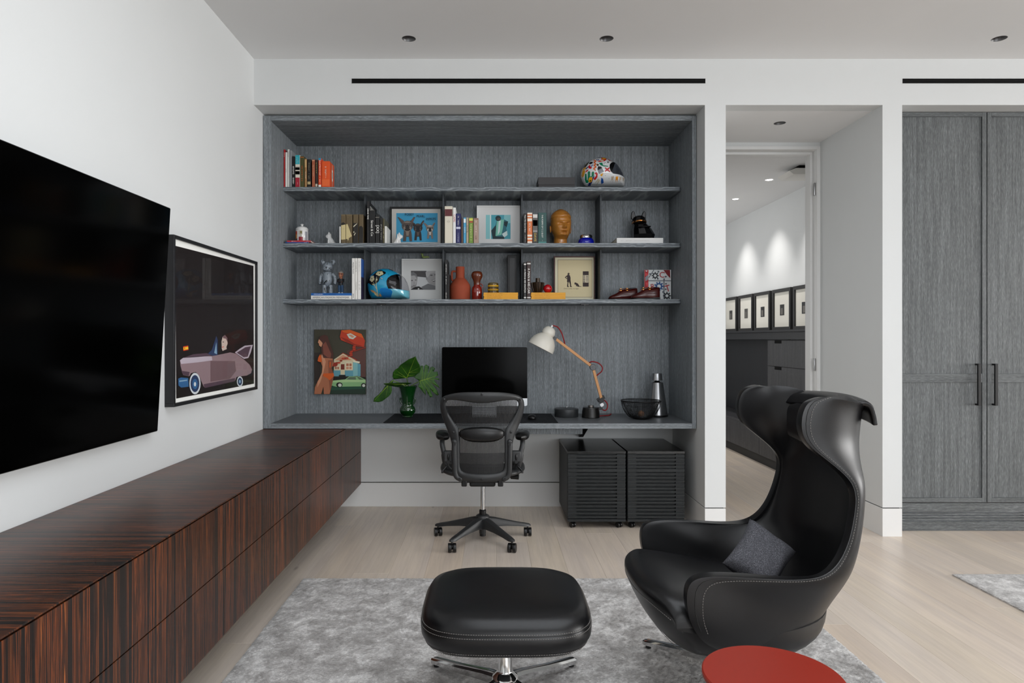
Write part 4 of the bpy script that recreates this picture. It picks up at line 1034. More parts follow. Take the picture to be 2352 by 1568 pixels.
book(a2(355), a2(402), b2(733), D0, S2, .13, '#a88f80', 'pinkish tan paperback before the turquoise photograph', ((.02, .05, '#7a3b34'),), (('~13', .1, .6, '#efe7dc', .4), ('~4', .7, .9, '#6b2f2a', .4)), M_)
# fourth bay
book(a2(822), a2(851), b2(690), D0, S2, .20, '#141314', 'black book with white title right of the third divider, middle shelf', (), (('How We Got to Now', .05, .64, W_, .5), ('~14', .70, .95, '#cfcac2', .4)), M_)
book(a2(855), a2(903), b2(683), D0, S2, .20, '#d8763f', 'orange and white striped book in the fourth bay', ((0, .05, '#efe4d6'), (.10, .14, '#efe4d6'), (.19, .28, '#efe4d6'), (.72, .78, '#efe4d6'), (.83, .88, '#efe4d6'), (.94, 1, '#efe4d6')), (('~8', .34, .66, '#f8e9da', .4),), M_)
book(a2(907), a2(953), b2(698), D0, S2, .20, '#8f8d8a', 'grey book with portrait spine and gold name, fourth bay', ((0, .12, '#d9d7d3'), (.12, .55, '#5e5b58'), (.2, .4, '#b3aca5'), (.62, 1, '#2f2c2a')), (('DAVIS', .62, .97, '#d9b84a', .45),), M_)
book(a2(957), a2(1036), b2(682), D0, S2, .20, '#27504d', 'thick dark green book with white title beside the carved head', ((.95, 1, '#3f7f7b'),), (('THE POEMS OF T. S. ELIOT', .07, .82, W_, .22), ('~5', .9, .94, W_, .4)), M_)
# white flat book under the dog head
_, zdog = flat_book(a2(1690), a2(2122), b2(912), b2(963), D0 + .01, S2, .30, '#dddddb', 'thick white book lying flat under the black dog head', (('~44', .08, .70, '#bdbdbb', .3),))
# lowest shelf
a3 = lambda v: 640 + v / 5.88
b3 = lambda v: 560 + v / 5.88
_, z_ = flat_book(a3(437), a3(983), b3(698), b3(748), D0, S3, .24, '#e3e0da', 'white book with black title lying at left of the lowest shelf', (('AMERICAN FASHION MENSWEAR', .04, .94, '#26231f', .5),))
_, ztoy = flat_book(a3(437), a3(985), b3(665), b3(698), D0, z_, .23, '#1c5ea6', 'blue book lying on the white book under the toy figures', (('STEVE McQUEEN', .07, .29, W_, .62), ('~29', .32, .62, '#123a66', .4)))
N_ = 'books on the lowest shelf'
book(a3(987), a3(1029), b3(193), D0, S3, .24, '#e6e4e0', 'tall white book with black title, left of three white ones', (), (('Market, France', .08, .40, '#1e1c1a', .5), ('2014', .86, .96, '#1e1c1a', .5)), N_)
book(a3(1031), a3(1064), b3(193), D0, S3, .24, '#e3e1dc', 'tall white book with grey title, middle of three white ones', (), (('~13', .08, .33, '#8a8782', .5), ('~12', .58, .78, '#8a8782', .5)), N_)
t = book(a3(1067), a3(1111), b3(193), D0, S3, .28, '#e8e6e2', 'tall white-spined book with blue cover, right of three white ones', (), (('~17', .08, .33, '#9a9792', .45), ('~9', .55, .80, '#9a9792', .45)), N_)
x1 = X(a3(1111), D0) + .0002; q = MB(); hb = Z(b3(193), D0) - S3
q.box(x1 - .0006, x1, D0 + .006, D0 + .27, S3 + hb * .55, S3 + hb - .001, 0); q.box(x1 - .0006, x1, D0 + .006, D0 + .27, S3 + .001, S3 + hb * .55, 1)
q.build('cover_print', [C('#2a5aa8', .4), C('#2c2240', .4)], t)
a4 = lambda v: 1000 + v / 4.0552
b4 = lambda v: 560 + v / 4.0552
book(a4(87), a4(114), b4(147), D0, S3, .22, '#0e0e0f', 'tall thin black book with white title right of the second divider, lowest shelf', (), (('~17', .10, .36, W_, .5), ('~13', .42, .64, W_, .5), ('~7', .83, .98, '#cfcac2', .4)), N_)
book(a4(115), a4(131), b4(280), D0 + .03, S3, .20, '#141312', 'short thin black book beside the terracotta jug', (), (), N_)
book(a4(822), a4(848), b4(170), D0, S3, .22, '#262425', 'dark grey book titled with a watch, right of the third divider', ((.04, .075, '#d8d5cf'), (.94, .97, '#d8d5cf')), (('A MAN & HIS WATCH', .16, .85, W_, .62),), N_)
book(a4(852), a4(889), b4(163), D0, S3, .22, '#38231f', 'dark brown book titled with a car, beside the watch book', ((.04, .075, '#d8d5cf'), (.94, .97, '#d8d5cf')), (('A MAN & HIS CAR', .18, .85, W_, .62),), N_)
YEL = '#d99a1a'
ordn = ['lowest', 'second from the bottom', 'second from the top', 'topmost']
ZMAG = []
for p0, p1, where in ((450, 770, 'under the striped jar'), (892, 1212, 'under the fluted vase and red ball')):
    z_ = S3
    for k in range(4):
        sh_ = [(0, 0), (2, -1), (-2, 1), (0, 0)][k]
        _, z_ = flat_book(a4(p0 + sh_[0]), a4(p1 + sh_[1]), 0, 0, D0 + .002 + .002 * k, z_ + .0001, .175 if p0 > 800 else .15, YEL, 'yellow magazine, %s of the stack %s' % (ordn[k], where), (('~16', .1, .55, '#8a5a12', .35),), 'yellow magazines stacked on the lowest shelf', zt=z_ + .0118 + .0006 * k)
    ZMAG.append(z_)
t = thing('box_file', 'black upright box file before the third divider on the lowest shelf', 'box file', (X(a4(717), 5.27), 5.27, S3))
MB().box(X(a4(672), 5.27), X(a4(757), 5.27), 5.27, 5.42, S3, Z(b4(103), 5.27)).build('case', C('#0b0b0c', .5), t, bevel=.002)
MB().box(X(a4(690), 5.27), X(a4(742), 5.27), 5.2685, 5.272, S3 + .03, Z(b4(103), 5.27) - .02).build('label_panel', C('#141415', .4), t, bevel=.001)
t = thing('flat_box', 'low dark grey lidded box on the top shelf beside the painted helmet', 'box', (X(a2(1128), 5.2), 5.2, S1))
x0, x1, zt = X(a2(958), 5.18), X(a2(1300), 5.18), Z(b2(352), 5.18)
MB().box(x0 + .002, x1 - .002, 5.182, 5.40, S1, zt - .012).build('tray', C('#3a3839', .6), t, bevel=.001)
MB().box(x0, x1, 5.18, 5.402, zt - .055, zt).build('lid', C('#403e3f', .55), t, bevel=.001)
# ================================================================== helpers for ornaments
def star_rho(outline, cen):
    n = len(outline)
    def rho(x, z):
        dx, dz = x - cen[0], z - cen[1]
        if abs(dx) + abs(dz) < 1e-9: return 0.0
        best = None
        for k in range(n):
            ax, az = outline[k][0] - cen[0], outline[k][1] - cen[1]; bx, bz = outline[(k + 1) % n][0] - cen[0], outline[(k + 1) % n][1] - cen[1]
            ex, ez = bx - ax, bz - az; den = dx * ez - dz * ex
            if abs(den) < 1e-12: continue
            t = (ax * ez - az * ex) / den; q = (ax * dz - az * dx) / den
            if t > 0 and -1e-6 <= q <= 1 + 1e-6: best = t if best is None else max(best, t)
        return min(1.0, 1.0 / best) if best else 1.0
    return rho
def cut_poly(poly, step):          # tessellate a polygon and slice it on a grid
    bm = bmesh.new(); tr = tessellate_polygon([[Vector((p[0], p[1], 0)) for p in poly]])
    vs = [bm.verts.new((p[0], 0, p[1])) for p in poly]
    for t in tr:
        try: bm.faces.new([vs[i] for i in t])
        except ValueError: pass
    for ax in (0, 2):
        lo, hi = min(p[ax // 2] for p in poly), max(p[ax // 2] for p in poly); k = lo + step
        while k < hi - step * .3:
            no = [0, 0, 0]; no[ax] = 1; co = [0, 0, 0]; co[ax] = k
            bmesh.ops.bisect_plane(bm, geom=bm.verts[:] + bm.edges[:] + bm.faces[:], plane_co=co, plane_no=no); k += step
    bm.verts.index_update()
    v = [(q.co.x, q.co.z) for q in bm.verts]; f = [tuple(q.index for q in p.verts) for p in bm.faces]; bm.free()
    return v, f
class Inflate:                     # a rounded body with a given side outline; patches lie on its surface
    def __init__(s, outline, cen, yc, b, p=2.0, e=.5):
        s.r = star_rho(outline, cen); s.yc, s.b, s.p, s.e, s.o, s.c = yc, b, p, e, outline, cen
    def y(s, x, z, off=0): return s.b * max(0, 1 - s.r(x, z) ** s.p) ** s.e + off
    def patch(s, mb, poly, step, sides=(-1, 1), off=0.0, m=0, sc=1.0):
        v, f = cut_poly(poly, step)
        for sd in sides: mb.add([(x, s.yc + sd * s.y(x, z, off) * sc, z) for x, z in v], f, m)
        return mb
    def body(s, mb, nr=10, m=0):    # closed polar body
        o = [(p.x, p.z) for p in crom([Vector((a, 0, b)) for a, b in s.o], 3, True)]; rows = []
        rr = [math.sin(PI / 2 * k / nr) for k in range(nr + 1)]
        for sd in (-1, 1):
            for k in (range(nr + 1) if sd < 0 else range(nr - 1, -1, -1)):
                r = max(rr[k], .002); rows.append([Vector((s.c[0] + (a - s.c[0]) * r, s.yc + sd * s.b * (max(0, 1 - r ** s.p)) ** s.e, s.c[1] + (b - s.c[1]) * r)) for a, b in o])
        mb.grid(rows, m, cu=True); return mb
def pxz(fx, fy, D): return lambda l: [(X(fx(a), D), Z(fy(b), D)) for a, b in l]

# ================================================================== helmets
DARKIN = C('#0d0c0d', .7, .2)
SNAP = mat('brushed_snap', '#8f8f90', .3, .9)
def helmet(name, label, D, fx, fy, zb, b, cen, back, port, chin, vis, shell_m, chin_m, visor_m, lining):
    cv = pxz(fx, fy, D); front = vis
    outline = cv(back + front); c = cv([cen])[0]
    inf = Inflate(outline, c, D, b, 2.3, .5)
    t = thing(name, label, 'helmet', (c[0], D, zb), 'motorcycle helmets on the shelves')
    st_ = .0075
    sh_ = inf.patch(MB(), cv(back + port[1:-1] + [front[-4], front[-3], front[-2], front[-1]]), st_).build('shell', shell_m, t, smooth=70, weld=True)
    inf.patch(MB(), cv(lining), st_, sc=.9).build('lining', DARKIN, t, smooth=70)
    ch = inf.patch(MB(), cv(chin), st_, off=.0022).build('chin_bar', chin_m, t, smooth=70)
    inf.patch(MB(), cv([port[0]] + port[1:] + list(reversed(front[:-3]))), st_, off=.0012).build('visor', visor_m, t, smooth=70)
    return t, inf, cv, sh_, ch
z5x, z5y = (lambda v: 830 + v / 12.379), (lambda v: 600 + v / 12.379)
BLUE = mat('sky_blue_lacquer', '#1c93bd', .12, spec=.5, coat=.6)
CLEARV = m_glass('clear_visor', (.9, .9, .92, 1), .02); SMOKE = m_glass('smoked_visor', (.55, .56, .6, 1), .02)
bk5 = [(660, 1066), (285, 1064), (230, 960), (190, 830), (170, 680), (190, 545), (250, 410), (350, 305), (480, 232), (620, 200), (760, 207), (900, 255), (1030, 320), (1130, 382)]
pt5 = [(1130, 382), (1010, 392), (890, 440), (815, 510), (780, 600), (790, 700), (830, 806), (1100, 818), (1362, 850)]
fr5 = [(1235, 480), (1312, 620), (1352, 760), (1370, 850), (1376, 930), (1374, 1010), (1360, 1066)]
ch5 = [(600, 800), (650, 782), (780, 785), (830, 812), (1100, 826), (1366, 858), (1372, 930), (1370, 1010), (1356, 1064), (662, 1064), (580, 870)]
t, inf, cv, sh_, ch = helmet('racing_helmet', 'sky blue helmet with painted flowers on the lowest shelf', 5.235, z5x, z5y, S3, .122, (760, 700), bk5, pt5, ch5, fr5, BLUE, mat('pale_blue_lacquer', '#6fb9cb', .12, coat=.5), CLEARV,
    [(300, 1040), (220, 800), (260, 500), (480, 280), (760, 250), (1000, 340), (1040, 480), (1050, 800), (960, 1040)])
dm = MB(); st5 = .02
BLK, CRM, GLD = 0, 1, 2
def dec(l, m, k=1, step=.018, pal=None): inf.patch(dm, cv(l), min(step, .009), (-1,), .0016 + .0006 * k, m)
dec([(180, 650), (175, 610), (260, 480), (380, 410), (480, 320), (600, 275), (740, 335), (752, 380), (660, 440), (600, 470), (570, 600), (500, 660), (420, 690), (370, 715), (260, 640)], 0)
for cx, cy, rx, ry in ((575, 375, 110, 70), (358, 520, 75, 92)):
    for k in range(5):
        a = k * 2 * PI / 5 + .3; dec(ell(cx + rx * .55 * math.cos(a), cy + ry * .55 * math.sin(a), rx * .5, ry * .52, 12), 1, 2, .05)
    dec(ell(cx, cy, rx * .18, ry * .18, 8), 0, 3, .05)
dec([(495, 470), (505, 470), (490, 560), (500, 660), (515, 760), (540, 980), (525, 980), (495, 780), (478, 560)], 1, 3, .05)
dec([(390, 590), (440, 680), (500, 800), (490, 810), (430, 700)], 1, 3, .05)
dec([(480, 540), (520, 520), (530, 570), (495, 590)], 1, 3, .05); dec([(360, 660), (410, 680), (430, 705), (390, 700)], 1, 3, .05)
dec([(295, 825), (400, 850), (490, 910), (540, 985), (440, 935), (350, 890)], 2, 2, .05); dec([(420, 900), (500, 940), (555, 1010), (500, 1018), (440, 970)], 1, 3, .05)
dec([(550, 1005), (575, 930), (610, 960), (620, 1010), (580, 1022)], 2, 2, .05)
dec([(760, 212), (800, 212), (930, 268), (920, 282), (850, 255)], 3, 1, .05)
dm.build('painted_flowers', [C('#0c0d0e', .25), C('#c9c29a', .3), C('#b58f63', .3), C('#4f1c26', .3)], sh_, recalc=False)
dm = MB(); inf.patch(dm, cv([(585, 865), (603, 808), (650, 788), (780, 790), (830, 814), (900, 826), (945, 895), (865, 1060), (664, 1060)]), .0075, (-1,), .0042, 0)
dm.build('chin_panel', mat('azure_panel', '#1372b8', .15, coat=.4), ch, recalc=False)
for cx, cy, r, mt in ((645, 525, .0058, SNAP), (832, 398, .0017, BLACK_METAL), (645, 862, .002, BLACK_METAL), (762, 935, .002, BLACK_METAL)):
    q = cv([(cx, cy)])[0]; yy = inf.yc - inf.y(*q, .002); MB().lathe([(r, 0), (r * .9, .003), (r * .3, .004)], (q[0], yy, q[1]), 18, 0, Matrix.Rotation(PI / 2, 3, 'X')).build('snap', mt, t, smooth=40)
z4x, z4y = (lambda v: 1320 + v / 17.423), (lambda v: 350 + v / 17.423)
bk4 = [(1130, 1358), (450, 1358), (380, 1290), (300, 1160), (250, 1000), (250, 850), (290, 700), (370, 560), (500, 420), (650, 310), (800, 250), (1000, 215), (1180, 235), (1350, 310), (1500, 390), (1620, 440)]
pt4 = [(1620, 440), (1480, 470), (1370, 540), (1305, 630), (1292, 740), (1330, 890), (1440, 985), (1700, 1000), (1965, 1060)]
fr4 = [(1740, 570), (1840, 720), (1925, 880), (1985, 1040), (2008, 1130), (1998, 1270), (1965, 1358)]
ch4 = [(1045, 1010), (1090, 965), (1200, 945), (1310, 955), (1420, 1005), (1600, 1010), (1850, 1050), (1985, 1100), (1998, 1150), (1990, 1270), (1960, 1352), (1140, 1352), (1060, 1130)]
WLAC = mat('white_lacquer', '#e3e5e6', .14, coat=.5)
t, inf, cv, sh_, ch = helmet('racing_helmet', 'white helmet covered in colourful cut-out shapes on the top shelf', 5.25, z4x, z4y, S1, .118, (1100, 830), bk4, pt4, ch4, fr4, WLAC, WLAC, SMOKE,
    [(450, 1330), (300, 1050), (340, 700), (620, 380), (1000, 270), (1400, 380), (1590, 450), (1500, 640), (1400, 860), (1420, 1330)])
dm = MB(); R_, G_, O_, N__, K_, T_, Y_, B_, DG, GY = range(10)
dec([(820, 495), (930, 450), (1000, 380), (1010, 300), (980, 240), (1110, 225), (1190, 260), (1220, 340), (1190, 420), (1100, 490), (960, 520)], R_)
dec(ell(1105, 340, 80, 62, 14), Y_, 2); dec(ell(1010, 455, 70, 42, 14), T_, 2)
dec(ell(855, 410, 52, 40, 12), N__); dec(ell(855, 410, 20, 24, 8), 10, 2)
dec([(870, 255), (990, 300), (960, 312), (860, 290)], N__); dec([(800, 245), (1000, 212), (1110, 222), (980, 245), (860, 258)], K_)
zz = [(700, 400), (790, 460), (690, 525), (780, 590), (680, 650), (780, 715), (665, 790), (755, 860)]
dec([(a - 5, b - 28) for a, b in zz] + [(a + 5, b + 30) for a, b in reversed(zz)], O_, 1, .03)
dec([(500, 420), (560, 420), (480, 560), (400, 660), (330, 660), (370, 570)], DG); dec([(530, 500), (590, 465), (660, 490), (650, 550), (580, 575), (530, 550)], K_)
dec([(480, 660), (560, 590), (555, 680), (625, 735), (570, 780), (500, 750)], R_); dec([(380, 745), (470, 660), (490, 690), (410, 770)], N__); dec([(565, 690), (645, 600), (660, 625), (590, 705)], B_)
dec([(310, 690), (400, 660), (410, 720), (310, 790), (380, 780), (360, 900), (330, 1010), (280, 1050), (255, 950)], Y_, 1, .03); dec([(360, 890), (430, 800), (500, 790), (440, 870)], R_)
dec([(775, 640), (830, 595), (885, 640), (840, 695)], DG); dec([(880, 560), (1010, 555), (1040, 670), (1240, 690), (1240, 715), (1060, 715), (940, 660)], G_)
dec([(820, 790), (850, 700), (960, 720), (1000, 780), (830, 865)], K_); dec([(830, 870), (1000, 790), (1075, 920), (885, 1010)], GY)
dec([(1100, 770), (1130, 750), (1190, 800), (1270, 750), (1300, 780), (1240, 840), (1330, 910), (1300, 940), (1200, 880), (1120, 930), (1095, 900), (1150, 840)], R_)
dec([(455, 900), (500, 855), (550, 890), (555, 1070), (600, 1070), (600, 930), (650, 890), (695, 930), (690, 1060), (620, 1110), (550, 1200), (490, 1290), (420, 1270), (370, 1150), (365, 960), (395, 930), (420, 960), (440, 1180), (465, 1190)], G_)
dec(ell(570, 1190, 75, 95, 14), Y_, 2); dec(ell(565, 1230, 25, 25, 8), K_, 3)
dec([(720, 960), (770, 925), (830, 990), (825, 1120), (750, 1215), (690, 1190), (690, 1150), (760, 1080), (765, 1010), (720, 1000)], R_)
dec([(640, 1110), (720, 1050), (690, 1140), (650, 1240), (620, 1355), (510, 1355), (500, 1290), (600, 1270)], N__); dec([(915, 1040), (1045, 960), (1020, 1060), (990, 1090)], Y_)
dec([(750, 1310), (850, 1160), (950, 1210), (860, 1350), (840, 1350), (870, 1240)], T_); dec([(980, 1130), (1050, 1170), (1105, 1290), (1030, 1325), (985, 1260)], B_)
dec([(1370, 340), (1450, 345), (1510, 420), (1440, 440)], O_); dec([(1190, 240), (1230, 240), (1350, 315), (1330, 330)], N__); dec([(1240, 320), (1300, 340), (1375, 420), (1330, 460)], R_)
dm.build('painted_shapes', [C(c, .25) for c in ('#c01d20', '#0f7a55', '#e06c33', '#1c2a6d', '#0d0d0f', '#c9bfa6', '#e2a01f', '#1c4f9e', '#3f3a20', '#7d7f86', '#e8e8e8')], sh_, recalc=False)
dm = MB()
for k, cx in enumerate((1420, 1595, 1740, 1880)):
    dm_ = [(cx - 50, 1085), (cx - 15, 1100), (cx + 20, 1085), (cx + 52, 1090), (cx + 40, 1180), (cx + 35, 1300), (cx + 12, 1200), (cx - 20, 1210), (cx - 42, 1290), (cx - 42, 1180)]
    inf.patch(dm, cv(dm_), .009, (-1,), .0042, 1 if k == 1 else 0)
dm.build('painted_teeth', [C('#bcae9c', .3), C('#eb9514', .3)], ch, recalc=False)
for cx, cy, r, mt in ((1115, 590, .0068, SNAP), (1240, 530, .0058, BLACK_METAL), (1138, 1062, .0016, BLACK_METAL), (1282, 1165, .0016, BLACK_METAL)):
    q = cv([(cx, cy)])[0]; yy = inf.yc - inf.y(*q, .003); MB().lathe([(r, 0), (r * .9, .003), (r * .3, .004)], (q[0], yy, q[1]), 18, 0, Matrix.Rotation(PI / 2, 3, 'X')).build('snap', mt, t, smooth=40)

# ================================================================== framed pictures on the shelves
def framed(name, label, D, x0, x1, y0, zb, fw_, fmat, mmat, depth=.025, gap=0):
    a, b, zt = X(x0, D), X(x1, D), Z(y0, D)
    t = thing(name, label, 'picture', ((a + b) / 2, D, zb), 'framed pictures on the shelves')
    m = MB()
    for q in ((a, b, zb, zb + fw_), (a, b, zt - fw_, zt), (a, a + fw_, zb + fw_, zt - fw_), (b - fw_, b, zb + fw_, zt - fw_)): m.box(q[0], q[1], D, D + depth, q[2], q[3])
    m.build('frame', fmat, t, bevel=.0012)
    mb_ = MB().box(a + fw_, b - fw_, D + .006, D + depth - .003, zb + fw_, zt - fw_).build('mat_board', mmat, t)
    return t, mb_
def art(name, parent, D, fx, fy, layers, pal):
    m = MB()
    for k, (l, c) in enumerate(layers): m.flat(l, lambda u, v: P(fx(u), fy(v), D - .00025 * (k + 1)), pal.index(c))
    return m.build(name, [C(c, .6) for c in pal], parent, recalc=False)
def rect(a, b, c, d): return [(a, b), (c, b), (c, d), (a, d)]
dx_, dy_ = (lambda v: 895 + v / 17.424), (lambda v: 470 + v / 17.424)
Dd = 5.36
t, mbd = framed('framed_dog_painting', 'black framed blue painting of three bulldogs, middle shelf', Dd, dx_(0), dx_(2118), dy_(80), S2, .016, C('#0b0b0c', .4), C('#d9d6d0', .8))
pal = ['#3fa3cf', '#5c514c', '#2c2726', '#8f8379', '#b9b3ac', '#d7d3cd', '#17191f', '#7d5b55']
L_ = [(rect(265, 335, 1920, 1500), '#3fa3cf')]
def dog(cx, cy, s, body, hi, dark):
    f = lambda l: [(cx + a * s, cy + b * s) for a, b in l]
    return [(f([(-150, 330), (-130, 150), (130, 150), (170, 340), (190, 640), (90, 650), (60, 460), (-40, 460), (-60, 640), (-180, 640)]), body),
            (f([(-60, 250), (70, 250), (50, 420), (-40, 420)]), hi),
            (f([(-200, -10), (-400, -330), (-340, -320), (-130, -170)]), body), (f([(130, -170), (250, -330), (320, -320), (250, -180), (190, -20)]), body),
            (f([(-230, -240), (-340, -300), (-180, -140)]), '#7d5b55'), (f([(180, -160), (265, -290), (280, -270), (220, -140)]), '#7d5b55'),
            (f(ell(0, 30, 225, 215, 20)), body), (f(ell(0, 130, 160, 130, 18)), hi), (f(ell(0, 70, 90, 95, 14)), dark), (f(ell(0, 175, 115, 55, 14)), dark),
            (f(ell(-130, 0, 55, 42, 10)), dark), (f(ell(130, 0, 50, 40, 10)), dark), (f(ell(-130, -5, 14, 12, 8)), '#d7d3cd'), (f(ell(130, -5, 14, 12, 8)), '#d7d3cd'), (f([(-170, -120), (0, -165), (170, -120), (60, -95), (-60, -95)]), hi)]
L_ += dog(1130, 900, .82, '#2c2726', '#5c514c', '#17191f') + dog(710, 820, 1.0, '#5c514c', '#8f8379', '#2c2726') + dog(1615, 930, .66, '#8f8379', '#d7d3cd', '#2c2726')
art('painted_sheet', mbd, Dd + .0055, dx_, dy_, L_, pal)
q = MB()
for s, cx, cy, wl, h_, tl in (('POSEY', 790, 385, 400, 90, .03), ('PEARL', 1250, 455, 350, 85, .0), ('PIPKIN', 1655, 565, 490, 90, .06)):
    text_into(q, s, P(dx_(cx), dy_(cy), Dd - .012), (1, 0, tl), (-tl, 0, 1), wl / 17.424 * Dd / F, h_ / 17.424 * Dd / F)
q.build('lettering', C('#101218', .6), mbd, recalc=False)
# turquoise photograph
Dp = 5.34
t, mbp = framed('framed_turquoise_photo', 'white framed turquoise photograph of a seated figure, middle shelf', Dp, a2(385), a2(789), b2(615), S2, .012, C('#e9e9e8', .45), C('#e6e6e5', .8))
pal = ['#4fa8b8', '#8fd0d4', '#123037', '#7fc9b4', '#d8ebea', '#2b6f7c', '#54463f']
L_ = [(rect(470, 703, 700, 927), '#4fa8b8'), (rect(470, 703, 520, 927), '#8fd0d4'), (rect(508, 703, 520, 927), '#d8ebea'), (rect(640, 703, 700, 780), '#8fd0d4'),
      ([(575, 745), (640, 745), (678, 765), (660, 830), (672, 880), (640, 927), (540, 927), (520, 850), (560, 800)], '#2b6f7c'),
      ([(640, 765), (678, 765), (665, 815), (640, 800)], '#123037'), ([(520, 850), (560, 800), (575, 870), (560, 927), (535, 927)], '#123037'),
      ([(575, 750), (640, 745), (630, 820), (615, 890), (560, 900), (565, 830)], '#7fc9b4'), ([(590, 760), (610, 755), (600, 860), (580, 890)], '#d8ebea'), ([(620, 880), (668, 850), (672, 890), (640, 915)], '#d8ebea'),
      (ell(585, 735, 26, 26, 14), '#123037'), (ell(590, 742, 16, 12, 10), '#54463f'), (rect(560, 905, 640, 927), '#123037')]
art('photo_print', mbp, Dp + .0055, a2, b2, L_, pal)
# family photograph
Df = 5.385
t, mbf = framed('framed_family_photo', 'white framed black-and-white photo of two smiling people, lowest shelf', Df, a3(1660), a3(2205), b3(200), S3, .012, C('#e4e4e2', .45), C('#dcdcda', .8))
fpx, fpy = z5x, z5y
pal = ['#c9cacb', '#4a4748', '#8d8b8b', '#b0aeae', '#1c1b1c', '#707072', '#5a5859', '#dededf', '#9c9a9a']
L_ = [(rect(1410, 270, 2105, 805), '#c9cacb'), ([(1410, 270), (1850, 270), (1850, 460), (1560, 430), (1410, 420)], '#4a4748'),
      ([(1410, 340), (1480, 300), (1560, 380), (1595, 470), (1580, 600), (1560, 700), (1500, 760), (1410, 760)], '#8d8b8b'), ([(1410, 420), (1500, 400), (1565, 470), (1575, 590), (1540, 680), (1410, 700)], '#b0aeae'),
      ([(1410, 320), (1480, 295), (1570, 370), (1600, 470), (1540, 400), (1410, 400)], '#707072'), ([(1410, 790), (1550, 720), (1640, 710), (1790, 800), (1410, 805)], '#1c1b1c'), (ell(1625, 780, 25, 18, 8), '#dededf'),
      (ell(1440, 545, 28, 13, 8), '#4a4748'), (ell(1545, 530, 22, 12, 8), '#4a4748'), ([(1480, 600), (1520, 590), (1515, 640), (1490, 640)], '#9c9a9a'), ([(1450, 675), (1530, 665), (1500, 685)], '#5a5859'),
      ([(1700, 730), (1900, 630), (2105, 700), (2105, 805), (1790, 805)], '#707072'), ([(1840, 330), (1960, 280), (2105, 290), (2105, 700), (1980, 660), (1900, 600), (1850, 500)], '#9c9a9a'),
      ([(1825, 310), (1890, 275), (2105, 272), (2105, 330), (1960, 340), (1880, 480), (1850, 480)], '#b0aeae'), (ell(1990, 395, 40, 20, 8), '#5a5859'), (ell(2090, 380, 16, 20, 8), '#5a5859'), ([(2000, 530), (2100, 500), (2105, 560), (2040, 575)], '#1c1b1c'), ([(2015, 535), (2100, 515), (2100, 540), (2030, 555)], '#dededf'), (ell(1862, 480, 22, 45, 10), '#8d8b8b')]
art('photo_print', mbf, Df + .0055, fpx, fpy, L_, pal)
# cowboy print
zx8, zy8 = (lambda v: 1195 + v / 12.379), (lambda v: 580 + v / 12.379)
Dc = 5.33
t, mbc = framed('framed_cowboy_print', 'brown framed cream print of a cowboy and dog silhouette, lowest shelf', Dc, zx8(955), zx8(2125), zy8(98), S3, .010, C('#4a241b', .45), C('#ddd8bd', .8))
pal = ['#d6c8a0', '#2e1d1a', '#e8dcbf', '#8d806a', '#4c3a35']
K = '#2e1d1a'
L_ = [(rect(1060, 200, 2050, 1275), '#8d806a'), (rect(1072, 212, 2038, 1262), '#d6c8a0'),
      ([(1355, 575), (1390, 572), (1392, 595), (1420, 598), (1395, 615), (1385, 632), (1410, 645), (1430, 715), (1430, 780), (1440, 860), (1450, 950), (1478, 975), (1415, 978), (1410, 900), (1385, 820), (1370, 860), (1365, 950), (1392, 975), (1335, 980), (1332, 940), (1345, 850), (1325, 815), (1335, 760), (1265, 705), (1310, 660), (1340, 640), (1352, 620), (1328, 600), (1355, 597)], K),
      ([(1300, 705), (1325, 685), (1335, 735)], '#d6c8a0'),
      ([(1535, 870), (1555, 843), (1590, 855), (1640, 880), (1680, 950), (1745, 958), (1740, 965), (1630, 968), (1600, 930), (1598, 968), (1590, 968), (1575, 900), (1550, 915)], K),
      (rect(1778, 530, 1945, 965), K), (rect(1785, 640, 1938, 850), '#e8dcbf')] + [(rect(1785, 648 + k * 26, 1845, 662 + k * 26), '#4c3a35') for k in range(8)] + [(rect(1865, 655 + k * 26, 1930, 666 + k * 26), '#4c3a35') for k in range(7)]
art('printed_sheet', mbc, Dc + .0055, zx8, zy8, L_, pal)
q = MB(); text_into(q, 'Christ, Lonny, not Again', P(zx8(1450), zy8(1025), Dc + .004), (1, 0, -.0), UPV, 500 / 12.379 * Dc / F, 40 / 12.379 * Dc / F); q.build('caption_lettering', C('#5a4c3e', .6), mbc, recalc=False)
# small canvas with gears
gx, gy = (lambda v: 1380 + v / 13.067), (lambda v: 580 + v / 13.067)
Dg = 5.34
t = thing('gear_canvas', 'small white canvas painted with gears and red letters behind the shoes', 'picture', (X(gx(1700), Dg), Dg, S3), 'framed pictures on the shelves')
cvs = MB().box(X(gx(1310), Dg), X(gx(2110), Dg), Dg, Dg + .03, S3, Z(gy(515), Dg)).build('canvas', C('#d9dcdc', .7), t, bevel=.001)
pal = ['#b01f27', '#5f646c', '#22262b', '#31568c', '#d9dcdc', '#d3464a', '#8c9096', '#7c141c']
def gear(cx, cy, r, n, c, inner='#d9dcdc'):
    l = []
    for k in range(n):
        a = 2 * PI * k / n
        for da, rr in ((-.22, .68), (-.14, 1.0), (.14, 1.0), (.22, .68)): l.append((cx + r * rr * math.cos(a + da), cy + r * rr * math.sin(a + da)))
    return [(l, c), (ell(cx, cy, r * .38, r * .38, 14), inner)]
